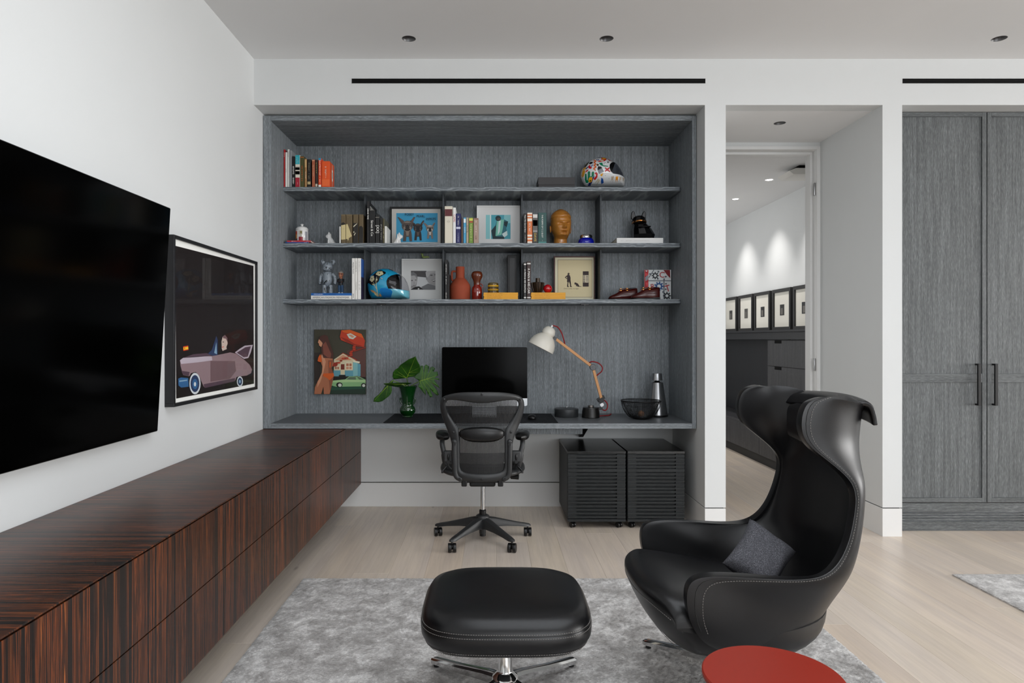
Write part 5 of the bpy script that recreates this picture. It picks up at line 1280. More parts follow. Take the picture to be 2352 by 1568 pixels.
L_ = [(rect(1312, 518, 1430, 1380), '#b01f27'), ([(1330, 600), (1420, 640), (1420, 700), (1330, 690)], '#d3464a'), ([(1330, 740), (1425, 660), (1425, 800), (1340, 860)], '#8c9096'), ([(1340, 900), (1420, 890), (1400, 1050)], '#d3464a'), ([(1330, 540), (1400, 530), (1380, 580)], '#d9dcdc'),
      ([(1580, 518), (1605, 518), (1450, 760), (1430, 740)], '#5f646c'), (rect(1430, 832, 2105, 855), '#5f646c'), (rect(1880, 790, 1910, 1380), '#5f646c'), ([(1880, 520), (2075, 520), (2085, 770), (2000, 680)], '#7c141c')]
L_ += gear(1632, 690, 110, 8, '#22262b') + gear(1745, 1010, 145, 9, '#31568c') + gear(1985, 1295, 120, 8, '#22262b')
for cx, cy in ((1728, 570), (1950, 720), (1712, 785), (1900, 800), (1955, 935), (1948, 1098), (1870, 1180), (1480, 640)): L_.append((ell(cx, cy, 27, 27, 10), '#5f646c'))
art('painted_sheet', cvs, Dg - .0004, gx, gy, L_, pal)
q = MB()
text_into(q, 'C', P(gx(1840), gy(660), Dg - .006), (1, 0, -.1), (.1, 0, 1), .05, 170 / 13.067 * Dg / F); text_into(q, 'R', P(gx(1565), gy(1010), Dg - .006), (1, 0, .2), (-.2, 0, 1), .05, 150 / 13.067 * Dg / F); text_into(q, 'T', P(gx(2005), gy(1070), Dg - .006), (1, 0, .3), (-.3, 0, 1), .06, 190 / 13.067 * Dg / F)
q.build('lettering', C('#b01f27', .6), cvs, recalc=False)

# ================================================================== heads and figures
def head_grid(c, s, yaw, prof, nose=1.0, eyes=True, n=96, rows=110):
    R = Matrix.Rotation(yaw, 3, 'Z'); g = lambda d, w_: math.exp(-(d / w_) ** 2); out = []
    def lerp(z):
        for (z0, a0, b0, c0), (z1, a1_, b1_, c1) in zip(prof[:-1], prof[1:]):
            if z0 <= z <= z1:
                t = (z - z0) / (z1 - z0); t = t * t * (3 - 2 * t) if False else t; return a0 + (a1_ - a0) * t, b0 + (b1_ - b0) * t, c0 + (c1 - c0) * t
        return prof[-1][1:]
    zs = [1 - (1 - k / rows) ** 1.35 if False else k / rows for k in range(rows)] + [.985, .995, 1.0]
    zs = sorted(set(zs))
    for z in zs:
        rx, ry, yc = lerp(z); row = []
        for k in range(n):
            a = 2 * PI * k / n - PI; sx, cyv = math.sin(a), math.cos(a)          # a = 0 faces -y
            x = rx * math.copysign(abs(sx) ** .92, sx); y = yc - ry * cyv; f = 0.0
            if abs(a) < 1.3:
                f += nose * (.105 * g(a, .12) * g(z - .478, .035) + .060 * g(a, .085) * g(z - .545, .055) + .035 * g(abs(a) - .13, .06) * g(z - .462, .018))
                f += .030 * g(abs(a) - .32, .24) * g(z - .628, .020) - .072 * g(abs(a) - .36, .17) * g(z - .580, .034) + .050 * g(abs(a) - .36, .11) * g(z - .572, .016) + .02 * g(abs(a) - .36, .16) * g(z - .595, .006)
                f += .040 * g(a, .28) * g(z - .388, .013) + .044 * g(a, .24) * g(z - .352, .013) - .030 * g(a, .35) * g(z - .370, .006) - .028 * g(a, .3) * g(z - .322, .016) - .02 * g(a, .07) * g(z - .415, .014)
                f += .040 * g(a, .26) * g(z - .275, .028) + .014 * g(abs(a) - .62, .25) * g(z - .49, .06)
            row.append(R @ Vector((x * s + sx * f * s, y * s - cyv * f * s, z * s)) + Vector(c))
        out.append(row)
    return out
BPROF = [(0, .195, .20, .03), (.10, .185, .19, .035), (.18, .180, .19, .03), (.235, .185, .24, -.01), (.27, .195, .285, -.03), (.33, .225, .30, -.03), (.42, .258, .315, -.02), (.52, .275, .33, -.01), (.62, .284, .335, 0), (.72, .280, .33, .005), (.80, .262, .305, .01), (.87, .225, .26, .01), (.93, .165, .19, .01), (.97, .105, .12, .01), (.99, .055, .065, .01), (1, .004, .004, .01)]
OCHRE = mat('glazed_ochre_clay', '#b07430', .2, spec=.5, coat=.3)
bx8, by8 = (lambda v: 1240 + v / 7.84), (lambda v: 460 + v / 7.84)
Dh = 5.27; hs = 660 / 7.84 * Dh / F; hc_ = (X(bx8(375), Dh), Dh, S2)
t = thing('clay_head_bust', 'glossy ochre clay head bust on the middle shelf', 'bust', hc_)
g_ = head_grid(hc_, hs, .22, BPROF); m = MB().grid(g_, cu=True); m.add(g_[0], [tuple(range(96))]); hd = m.build('head', OCHRE, t, smooth=80)
for sd in (-1, 1):
    e = Matrix.Rotation(.22, 3, 'Z') @ Vector((sd * .285 * hs, .02 * hs, .455 * hs)) + Vector(hc_)
    MB().sphere(e, (.022 * hs, .05 * hs, .095 * hs), 14, 10).sphere(e + Vector((sd * .012 * hs, -.012 * hs, .01)), (.016 * hs, .035 * hs, .06 * hs), 12, 8).build('ear', OCHRE, hd, smooth=60)
rows = []
for r0, zz_ in ((.279, .735), (.284, .75), (.281, .775), (.27, .82), (.232, .88), (.172, .935), (.11, .975), (.05, 1.0), (.003, 1.008)):
    rows.append([Vector(hc_) + Matrix.Rotation(.22, 3, 'Z') @ Vector((hs * r0 * 1.0 * math.sin(a), hs * (.008 - r0 * 1.17 * math.cos(a)), hs * (zz_ + (.045 * math.cos(a) + .012 * math.sin(5 * a) if zz_ < .8 else .01)))) for a in [2 * PI * k / 40 for k in range(40)]])
MB().grid(rows, cu=True).build('hair', OCHRE, hd, smooth=70)
# blue jar with silver lid
BLUEG = mat('cobalt_glass', '#0714a0', .06, spec=.6, coat=.5)
cj = (X(bx8(830), 5.25), 5.25, S2); u_ = 1 / 7.84 * 5.25 / F
t = thing('blue_candle_jar', 'cobalt blue glass jar with silver lid beside the clay head', 'jar', cj)
MB().lathe([(.115e3 * u_, 0), (.142e3 * u_, 10 * u_), (.146e3 * u_, 50 * u_), (.140e3 * u_, 95 * u_), (.120e3 * u_, 125 * u_), (.105e3 * u_, 138 * u_)], cj, 36).build('bowl', BLUEG, t, smooth=50)
MB().lathe([(.110e3 * u_, 139 * u_), (.110e3 * u_, 180 * u_), (.100e3 * u_, 195 * u_), (.001, 196 * u_)], cj, 36).build('lid', CHROME, t, smooth=40)
# faceted black dog head with gold collar on the white book
BGL = mat('black_glazed_ceramic', '#060607', .22, spec=.4)
Db = 5.27; cvb = lambda l: [(X(bx8(a), Db), Z(by8(b), Db)) for a, b in l]
t = thing('dog_head_sculpture', 'black faceted bulldog head sculpture with gold studded collar', 'sculpture', (X(bx8(1810), Db), Db, zdog + .0006))
sec_ = [(655, 1680, 2030, .085), (560, 1665, 2040, .095), (470, 1665, 1990, .09), (390, 1680, 1925, .075), (340, 1665, 1900, .062), (290, 1660, 1900, .062), (240, 1680, 1890, .058), (212, 1720, 1850, .042), (205, 1760, 1820, .02)]
rows = []
zoff = zdog + .0006 - Z(by8(655), Db)
for zy, xa, xb, hd_ in sec_:
    xm, hw = (X(bx8(xa), Db) + X(bx8(xb), Db)) / 2, (X(bx8(xb), Db) - X(bx8(xa), Db)) / 2
    rows.append([Vector((xm + hw * math.cos(a) * 1.05, Db + hd_ * math.sin(a) - (.028 if 380 < zy < 600 else 0) * (1 if math.sin(a) < -.3 else 0), Z(by8(zy), Db) + zoff)) for a in [2 * PI * k / 10 + .31 for k in range(10)]])
m = MB().grid(rows, cu=True); m.add(rows[0], [tuple(range(10))]); m.add(rows[-1], [tuple(range(10))])
m.build('head', BGL, t, smooth=12)
for pts, dd in (([(1640, 265), (1635, 200), (1650, 140), (1680, 112), (1700, 130), (1712, 190), (1735, 225), (1700, 270)], -1), ([(1815, 230), (1840, 170), (1865, 118), (1890, 125), (1905, 170), (1900, 250), (1885, 275), (1850, 260)], 1)):
    pl = [(a, b + zoff) for a, b in cvb(pts)]; MB().prism(pl, lambda u, v, q: (u, Db - .012 + .02 * q, v)).build('ear', BGL, t, bevel=.004)
cvc = [Vector((X(bx8(1783), Db) + .052 * math.cos(a), Db - .008 + .078 * math.sin(a), Z(by8(330), Db) + zoff - .006 * math.sin(a))) for a in [2 * PI * k / 30 for k in range(30)]]
GOLD = mat('polished_gold', '#c9803c', .2, 1)
cl = MB().tube(cvc, .007, 8, closed=True, flat=.5).build('collar', GOLD, t, smooth=50)
for k in range(17, 29, 2): MB().sphere(cvc[k], .0045, 10, 8).build('stud', mat('stud_silver', '#d9cdbf', .15, 1), cl, smooth=60)
MB().box(X(bx8(1710), Db), X(bx8(1940), Db), Db - .118, Db - .08, Z(by8(440), Db) + zoff, Z(by8(425), Db) + zoff).build('brow', BGL, t, bevel=.003)
# white dog figurines
PORC = mat('white_porcelain', '#e8e8e6', .22, spec=.5, coat=.3)
def white_dog(flip, px0, px1, D, label):
    raw = [(830, 1215), (835, 1195), (850, 1188), (855, 1178), (862, 1190), (875, 1165), (888, 1182), (900, 1172), (898, 1205), (905, 1225), (925, 1250), (950, 1290), (965, 1305), (985, 1310), (980, 1326), (880, 1330), (868, 1325), (866, 1280), (858, 1245), (845, 1235)]
    f = lambda a: px0 + (a - 830) / 155 * (px1 - px0) if not flip else px1 - (a - 830) / 155 * (px1 - px0)
    ol = [(X(f(a), D), S2 + (1330 - b) / 5.6 * D / F) for a, b in raw]; cx = X(f(905), D)
    inf = Inflate(ol, (cx, S2 + .030), D, .021, 2, .5)
    t = thing('bulldog_figurine', label, 'figurine', (cx, D, S2), 'white porcelain bulldogs')
    bd = inf.body(MB()).build('body', PORC, t, smooth=70)
    sg = -1 if not flip else 1
    hx = X(f(868), D); MB().sphere((hx, D, S2 + .071), (.017, .019, .017), 16, 12).sphere((hx + sg * .012, D, S2 + .066), (.010, .014, .010), 12, 8).build('head', PORC, bd, smooth=60)
    for sd in (-1, 1): MB().lathe([(.007, 0), (.006, .010), (.001, .020)], (hx - sg * .004, D + sd * .012, S2 + .082), 10).build('ear', PORC, bd, smooth=60)
    for sd in (-1, 1): MB().tube([(hx - sg * .003, D + sd * .013, S2 + .045), (hx + sg * .001, D + sd * .014, S2 + .004)], [.008, .006], 10).build('front_leg', PORC, bd, smooth=60)
    for sd in (-1, 1): MB().sphere((cx - sg * .012, D + sd * .015, S2 + .015), (.018, .010, .0145), 12, 8).build('haunch', PORC, bd, smooth=60)
white_dog(False, a1(830), a1(985), 5.22, 'white porcelain bulldog figurine between the lidded jar and brown volumes')
white_dog(True, a1(1668), a1(1822), 5.24, 'white porcelain bulldog figurine in front of the blue dog painting')
# lidded ceramic jar on the two thin books
cj = (X(a1(525), 5.2), 5.2, zjar + .0006); k_ = 1 / 5.6 * 5.2 / F
t = thing('lidded_ceramic_jar', 'white lidded ceramic jar with colourful painted arches on red book', 'jar', cj)
bd = MB().lathe([(76 * k_, 0), (79 * k_, 4 * k_), (79 * k_, 150 * k_), (76 * k_, 156 * k_)], cj, 36).build('body', PORC, t, smooth=40)
MB().lathe([(80 * k_, 157 * k_), (79 * k_, 170 * k_), (60 * k_, 192 * k_), (25 * k_, 203 * k_), (10 * k_, 206 * k_), (12 * k_, 212 * k_), (22 * k_, 224 * k_), (16 * k_, 234 * k_), (.0005, 237 * k_)], cj, 36).build('lid', PORC, t, smooth=50)
def cyl_patch(mb, c, r, a0, a1_, z0, z1, m, n=6): mb.grid([[Vector((c[0] + r * math.sin(a0 + (a1_ - a0) * k / n), c[1] - r * math.cos(a0 + (a1_ - a0) * k / n), c[2] + z)) for k in range(n + 1)] for z in (z0, z1)], m)
m = MB(); r_ = 79.6 * k_
for a0, a1_, z0, z1, mm in ((-1.4, -.95, 8, 90, 0), (-1.35, -.6, 90, 135, 1), (-1.2, -.65, 30, 95, 2), (-.9, -.55, 8, 40, 3), (-.25, .35, 90, 140, 4), (-.25, .4, 8, 60, 5), (-.12, .25, 60, 90, 4), (.0, .25, 100, 135, 6), (.75, 1.2, 8, 130, 7)): cyl_patch(m, cj, r_ + .0002 * mm, a0, a1_, z0 * k_, z1 * k_, mm)
m.build('painted_motif', [C(c, .3) for c in ('#1d5a30', '#c4421f', '#d98a1c', '#26324d', '#b9b4a6', '#8f1e2c', '#6f6a3a', '#9b9da3')], bd, recalc=False)

# toy bear and bobblehead on the blue book
tx_, ty_ = (lambda v: 700 + v / 14.257), (lambda v: 580 + v / 14.257)
Dt = 5.2; ku = 1 / 14.257 * Dt / F; zt0 = ztoy + .0006
def m_scrib():
    n = NT('grey_toy_gloss'); f = n.noise(n.coord((1, 1, .45)), 95, 2, .5)
    return n.set(Base_Color=n.ramp(f, [(.0, '#6f7881'), (.60, '#8a939b'), (.625, '#0d0e10')]), Roughness=.3, Specular_IOR_Level=.5)
BEAR = m_scrib()
t = thing('toy_bear_figure', 'standing grey toy bear figure with black markings on the blue book', 'toy figure', (X(tx_(745), Dt), Dt, zt0))
BP = lambda a, b, dy=0: Vector((X(tx_(a), Dt), Dt + dy, zt0 + (1325 - b) * ku))
MB().sphere(BP(750, 440), (165 * ku, 140 * ku, 165 * ku), 24, 16).sphere(BP(720, 500, -100 * ku), (110 * ku, 70 * ku, 80 * ku), 18, 12).build('head', BEAR, t, smooth=60)
for a in (585, 925): MB().sphere(BP(a, 285), (80 * ku, 40 * ku, 85 * ku), 18, 12).build('ear', BEAR, t, smooth=60)
rows = [[BP(738 + rx * math.cos(q), zz_, ry * math.sin(q) * ku) for q in [2 * PI * k / 20 for k in range(20)]] for zz_, rx, ry in ((1080, 30, 40), (1010, 120, 95), (940, 150, 120), (850, 165, 125), (720, 155, 118), (620, 140, 105), (600, 100, 80))]
m = MB().grid(rows, cu=True); m.add(rows[-1], [tuple(range(20))]); m.add(rows[0], [tuple(range(20))]); m.build('torso', BEAR, t, smooth=50)
for sd, xs_ in ((-1, (590, 520, 505, 515)), (1, (900, 985, 1000, 985))):
    MB().tube([BP(xs_[0], 670), BP(xs_[1], 760), BP(xs_[2], 890), BP(xs_[3], 1010, -20 * ku)], [55 * ku, 58 * ku, 52 * ku, 58 * ku], 12).build('arm', BEAR, t, smooth=60)
for xx in (645, 850): MB().lathe([(75 * ku, 0), (82 * ku, 20 * ku), (72 * ku, 110 * ku), (70 * ku, 290 * ku)], BP(xx, 1325), 18, sy=1.15).build('leg', BEAR, t, smooth=50)
# bobblehead
t = thing('bobblehead_figurine', 'small figurine of a grey-haired man with glasses, black shirt and jeans', 'figurine', BP(1180, 1325))
BD = mat('black_jersey', '#0b0d14', .5); JEAN = C('#2d4d6e', .5); SKIN = C('#b5765a', .4)
MB().lathe([(110 * ku, 0), (110 * ku, 14 * ku), (100 * ku, 18 * ku)], BP(1175, 1325), 24).build('stand', C('#6d6f72', .4), t, smooth=40)
for xx in (1130, 1225):
    MB().tube([BP(xx + (8 if xx < 1180 else -4), 1040), BP(xx, 1150), BP(xx + 2, 1282)], [52 * ku, 44 * ku, 38 * ku], 12).build('trouser_leg', JEAN, t, smooth=60)
    MB().sphere(BP(xx, 1290, -18 * ku), (36 * ku, 52 * ku, 20 * ku), 12, 8).build('shoe', C('#d8d8d6', .4), t, smooth=60)
rows = [[BP(1178 + rx * math.cos(q), zz_, ry * math.sin(q) * ku) for q in [2 * PI * k / 18 for k in range(18)]] for zz_, rx, ry in ((1060, 70, 48), (1000, 74, 52), (900, 84, 56), (850, 92, 55), (825, 70, 45), (810, 30, 28))]
m = MB().grid(rows, cu=True); m.add(rows[0], [tuple(range(18))]); m.add(rows[-1], [tuple(range(18))]); m.build('shirt', BD, t, smooth=60)
for sd, pts in ((-1, ((1095, 850, 0), (1085, 920, -40), (1150, 925, -75), (1230, 940, -70))), (1, ((1262, 850, 0), (1275, 915, -40), (1205, 915, -72), (1120, 910, -78)))):
    MB().tube([BP(a, b, c_ * ku) for a, b, c_ in pts], [32 * ku, 28 * ku, 24 * ku, 18 * ku], 10).build('sleeve', BD, t, smooth=60)
    q = pts[-1]; MB().sphere(BP(q[0] - sd * -12, q[1], q[2] * ku), (26 * ku, 16 * ku, 16 * ku), 10, 8).build('hand', SKIN, t, smooth=60)
hb_ = BP(1185, 835); g_ = head_grid(hb_, 270 * ku, -.1, BPROF, 1.0, n=32, rows=30); m = MB().grid(g_, cu=True); hd = m.build('head', SKIN, t, smooth=80)
rows = [[hb_ + Vector((270 * ku * r0 * math.sin(a) * 1.06, 270 * ku * (.02 - r0 * 1.2 * math.cos(a)), 270 * ku * (zz_ + (.10 * math.cos(a) if zz_ < .8 else 0)))) for a in [2 * PI * k / 24 for k in range(24)]] for r0, zz_ in ((.29, .64), (.30, .74), (.28, .84), (.2, .95), (.1, 1.02), (.003, 1.04))]
MB().grid(rows, cu=True).build('hair', C('#8e8a85', .6), hd, smooth=60)
for dx in (-.115, .115): MB().tube([hb_ + Vector((270 * ku * (dx + .09 * math.cos(a)), -270 * ku * .335, 270 * ku * (.575 + .075 * math.sin(a)))) for a in [2 * PI * k / 14 for k in range(14)]], 7 * ku, 5, closed=True).build('spectacle_rim', C('#101010', .3), hd, smooth=60)
# small green bird-like piece on top of the family frame
GRN = mat('pale_green_jade', '#7f9150', .4)
t = thing('green_figurine', 'small pale green curved figurine lying on top of the family photo frame', 'figurine', (X(a3(1972), 5.35), 5.35, Z(b3(200), Df)))
zf = Z(b3(200), Df) + .0004; kk = 1 / 5.88 * 5.35 / F
fp = lambda a, b: Vector((X(a3(a), 5.352), 5.352, zf + (200 - b) * kk))
MB().tube(crom([fp(1922, 152), fp(1934, 146), fp(1944, 158), fp(1946, 180), fp(1970, 186), fp(2005, 182), fp(2033, 186)], 4), [k * kk for k in (6, 9, 12, 15, 16, 16, 16, 15, 14, 13, 13, 14, 15, 16, 16, 16, 16, 16, 15, 15, 14, 13, 12, 11, 9)], 10).build('body', GRN, t, smooth=60)

# ================================================================== pots and things on the lowest shelf
TERRA = mat('matt_terracotta', '#93452f', .7, spec=.2, bump=(120, .15)); ka = 1 / 4.0552 * 5.22 / F
cj = (X(a4(231), 5.22), 5.22, S3)
t = thing('terracotta_jug', 'tall matt terracotta jug with a side handle on the lowest shelf', 'jug', cj)
MB().lathe([(88 * ka, 0), (94 * ka, 6 * ka), (96 * ka, 60 * ka), (96 * ka, 125 * ka), (88 * ka, 150 * ka), (60 * ka, 190 * ka), (43 * ka, 205 * ka), (41 * ka, 215 * ka), (41 * ka, 306 * ka), (38 * ka, 311 * ka), (33 * ka, 308 * ka), (33 * ka, 220 * ka), (.001, 200 * ka)], cj, 40).build('body', TERRA, t, smooth=35)
MB().tube(crom([Vector((cj[0] - 36 * ka, cj[1], cj[2] + 268 * ka)), Vector((cj[0] - 66 * ka, cj[1], cj[2] + 268 * ka)), Vector((cj[0] - 77 * ka, cj[1], cj[2] + 256 * ka)), Vector((cj[0] - 77 * ka, cj[1], cj[2] + 200 * ka)), Vector((cj[0] - 70 * ka, cj[1], cj[2] + 185 * ka)), Vector((cj[0] - 50 * ka, cj[1], cj[2] + 178 * ka))], 4), 9.5 * ka, 8).build('handle', TERRA, t, smooth=50)
cj = (X(a4(387), 5.2), 5.2, S3); ka = 1 / 4.0552 * 5.2 / F
t = thing('ceramic_bottle', 'glossy red ceramic bottle with rounded wooden stopper on the lowest shelf', 'bottle', cj)
REDG = mat('oxblood_glaze', '#7a1608', .08, spec=.6, coat=.6); WOODM = mat('oiled_walnut', '#5c2811', .25, coat=.3, bump=(90, .15))
MB().lathe([(44 * ka, 0), (47 * ka, 8 * ka), (48 * ka, 90 * ka), (44 * ka, 118 * ka), (32 * ka, 132 * ka), (29 * ka, 142 * ka)], cj, 32).build('body', REDG, t, smooth=50)
MB().tube([Vector((cj[0] + 36 * ka + 17 * ka * math.cos(a), cj[1], cj[2] + 130 * ka + 20 * ka * math.sin(a))) for a in [-2.2 + 4.6 * k / 12 for k in range(13)]], 5 * ka, 8).build('handle', REDG, t, smooth=50)
MB().lathe([(30 * ka, 142 * ka), (31 * ka, 165 * ka), (36 * ka, 185 * ka), (50 * ka, 210 * ka), (54 * ka, 232 * ka), (48 * ka, 255 * ka), (32 * ka, 267 * ka), (.001, 268 * ka)], cj, 32).build('stopper', WOODM, t, smooth=50)
zm = ZMAG[0] + .0006; cj = (X(a4(538), 5.2), 5.2, zm)
t = thing('striped_jar', 'small striped brown and ochre glazed jar on yellow magazines', 'jar', cj)
bands_ = [(0, 18, '#3a2a12'), (18, 30, '#7d6a2c'), (30, 40, '#b98a1c'), (40, 52, '#33261a'), (52, 62, '#7a6a36'), (62, 76, '#c0921f'), (76, 88, '#4a3a1c'), (88, 97, '#6b5a30')]
for k, (za, zb_, c_) in enumerate(bands_):
    r0 = lambda z: (51 + 2.5 * math.sin(z * .22)) * (1 if z < 84 else 1 - (z - 84) / 60)
    MB().lathe([(r0(za) * ka, za * ka), (r0((za + zb_) / 2) * ka + .0004, (za + zb_) / 2 * ka), (r0(zb_) * ka, zb_ * ka)], cj, 32).build('glaze_band', C(c_, .12, .6), t, smooth=50)
zm = ZMAG[1] + .0006; cj = (X(zx8(495), 5.21), 5.21, zm); kb = 1 / 12.379 * 5.21 / F
t = thing('fluted_vase', 'dark bronze fluted vase with narrow neck on yellow magazines', 'vase', cj)
FLU = mat('bronze_brown_glaze', '#3a2c20', .25, .35)
MB().lathe([(95 * kb, 0), (110 * kb, 15 * kb), (130 * kb, 60 * kb), (165 * kb, 170 * kb), (185 * kb, 300 * kb), (150 * kb, 312 * kb), (62 * kb, 305 * kb)], cj, 96, 0, None, 1.0, lambda a, z: 1 + (.10 * (1 if math.cos(14 * a) > 0 else -1) if z > 50 * kb and z < 308 * kb else 0)).build('body', FLU, t, smooth=30)
MB().lathe([(60 * kb, 300 * kb), (60 * kb, 432 * kb), (55 * kb, 435 * kb), (50 * kb, 420 * kb), (.001, 380 * kb)], cj, 32).build('neck', FLU, t, smooth=40)
rb = 125 * kb; cb = (X(zx8(782), 5.19), 5.19, zm)
t = thing('red_ball', 'glossy red ball resting on yellow magazines beside the fluted vase', 'ball', cb)
MB().sphere((cb[0], cb[1], cb[2] + rb), rb, 32, 20).build('sphere', mat('glossy_red', '#b50717', .12, coat=.5), t, smooth=80)
m = MB(); text_into(m, '~8', (cb[0], cb[1] - rb - .0004, cb[2] + rb * .98), (1, 0, .08), (-.08, 0, 1), rb * .7, rb * .16); m.build('printed_mark', C('#e8a3a0', .4), t, recalc=False)
# loafers
def m_sh(): return mat('oxblood_leather', '#3d0906', .28, spec=.5, coat=.3)
SHOE = m_sh(); SOLE = C('#0c0a0a', .5)
def loafer(px_toe, px_heel, D, label):
    x0, x1 = X(px_toe, D), X(px_heel, D); L = x1 - x0
    t = thing('loafer', label, 'shoe', ((x0 + x1) / 2, D, S3), 'pair of oxblood loafers')
    stn = [(0, .006, .010, .006), (.03, .026, .022, .006), (.10, .040, .032, .0), (.22, .047, .043, 0), (.36, .047, .060, 0), (.48, .043, .076, 0), (.60, .038, .080, 0), (.75, .036, .080, 0), (.90, .035, .085, 0), (.97, .028, .087, 0), (1, .014, .084, 0)]
    rows = []
    for f, hw, h, _ in stn:
        xx = x0 + L * f
        rows.append([Vector((xx, D + hw * cx_, S3 + .010 + (h - .004) * cz)) for cx_, cz in ((-.82, 0), (-1, .18), (-.97, .42), (-.80, .74), (-.48, .95), (0, 1), (.48, .95), (.80, .74), (.97, .42), (1, .18), (.82, 0))])
    m = MB().grid(rows); m.add(rows[0], [tuple(range(11))]); m.add(rows[-1], [tuple(range(11))])
    up_ = m.build('upper', SHOE, t, smooth=60)
    MB().prism([(x0 + L * f, D + s_ * hw * 1.03) for s_, lst in ((-1, stn), (1, list(reversed(stn)))) for f, hw, h, _ in lst], lambda u, v, q: (u, v, S3 + .0105 * q)).build('sole', SOLE, t, bevel=.001)
    MB().box(x0 + L * .74, x0 + L * .995, D - .031, D + .031, S3 + .0004, S3 + .016).build('heel', SOLE, t, bevel=.002)
    m = MB(); e = ell(.76, 0, .20, 1, 24); m.flat([(a, b) for a, b in e], lambda u, v: (x0 + L * u, D + v * .024, S3 + .0925 + (u - .7) * .02 - abs(v) * .004)); m.build('opening', C('#140505', .7), up_, recalc=False)
    bc = Vector((x0 + L * .50, D - .030, S3 + .079))
    for off in ((-.014, 0), (.016, .002)): MB().tube([bc + Vector((off[0] * 1.6 + .010 * math.cos(a), -.006 + .004 * math.sin(a), off[1] + .008 * math.sin(a))) for a in [2 * PI * k / 14 for k in range(14)]], .0022, 6, closed=True).build('buckle_ring', GOLD, up_, smooth=50)
    MB().tube(crom([bc + Vector((-.04, .012, -.012)), bc + Vector((0, .016, .004)), bc + Vector((.03, .02, .008))], 4), .006, 8, flat=.4).build('strap', SHOE, up_, smooth=50)
loafer(gx(228), gx(1095), 5.225, 'dark red leather loafer with gold buckle, the left one')
loafer(gx(905), gx(1762), 5.125, 'dark red leather loafer with gold buckle, the right one before the gear canvas')
t = thing('pocket_knife', 'tiny dark folded knife at the right end of the lowest shelf', 'pocket knife', (X(a4(2236), 5.15), 5.15, S3))
MB().box(X(a4(2208), 5.15), X(a4(2262), 5.15), 5.145, 5.158, S3, S3 + .007).build('handle', BLACK_METAL, t, bevel=.002)
MB().box(X(a4(2214), 5.15), X(a4(2258), 5.15), 5.146, 5.150, S3 + .007, S3 + .0085).build('blade', STEEL, t)
# ================================================================== painting on the desk wall
e5x, e5y = (lambda v: 600 + v / 5.6), (lambda v: 720 + v / 5.6)
Dw = YP - .024
t = thing('unframed_canvas_painting', 'unframed canvas of a woman, red telephone, house and green car above the desk', 'picture', (X(e5x(1012), Dw), Dw, Z(e5y(1037), Dw)))
cnv = MB().box(X(e5x(680), Dw), X(e5x(1345), Dw), Dw, YP - .0006, Z(e5y(1037), Dw), Z(e5y(205), Dw)).build('canvas', C('#4a4234', .6), t, bevel=.0015)
pal = ['#3d3a2d', '#2e251f', '#a9694a', '#c98d6c', '#8a4f38', '#4a2a22', '#7a4436', '#cf5a1d', '#b93a1e', '#8e2a17', '#cfc3a2', '#e2d8bd', '#5f98a6', '#7fb3b4', '#86b27a', '#a9c98f', '#1d3326', '#1f4a36', '#15140f', '#c9cdbf', '#5b6b55', '#70281a', '#593a34']
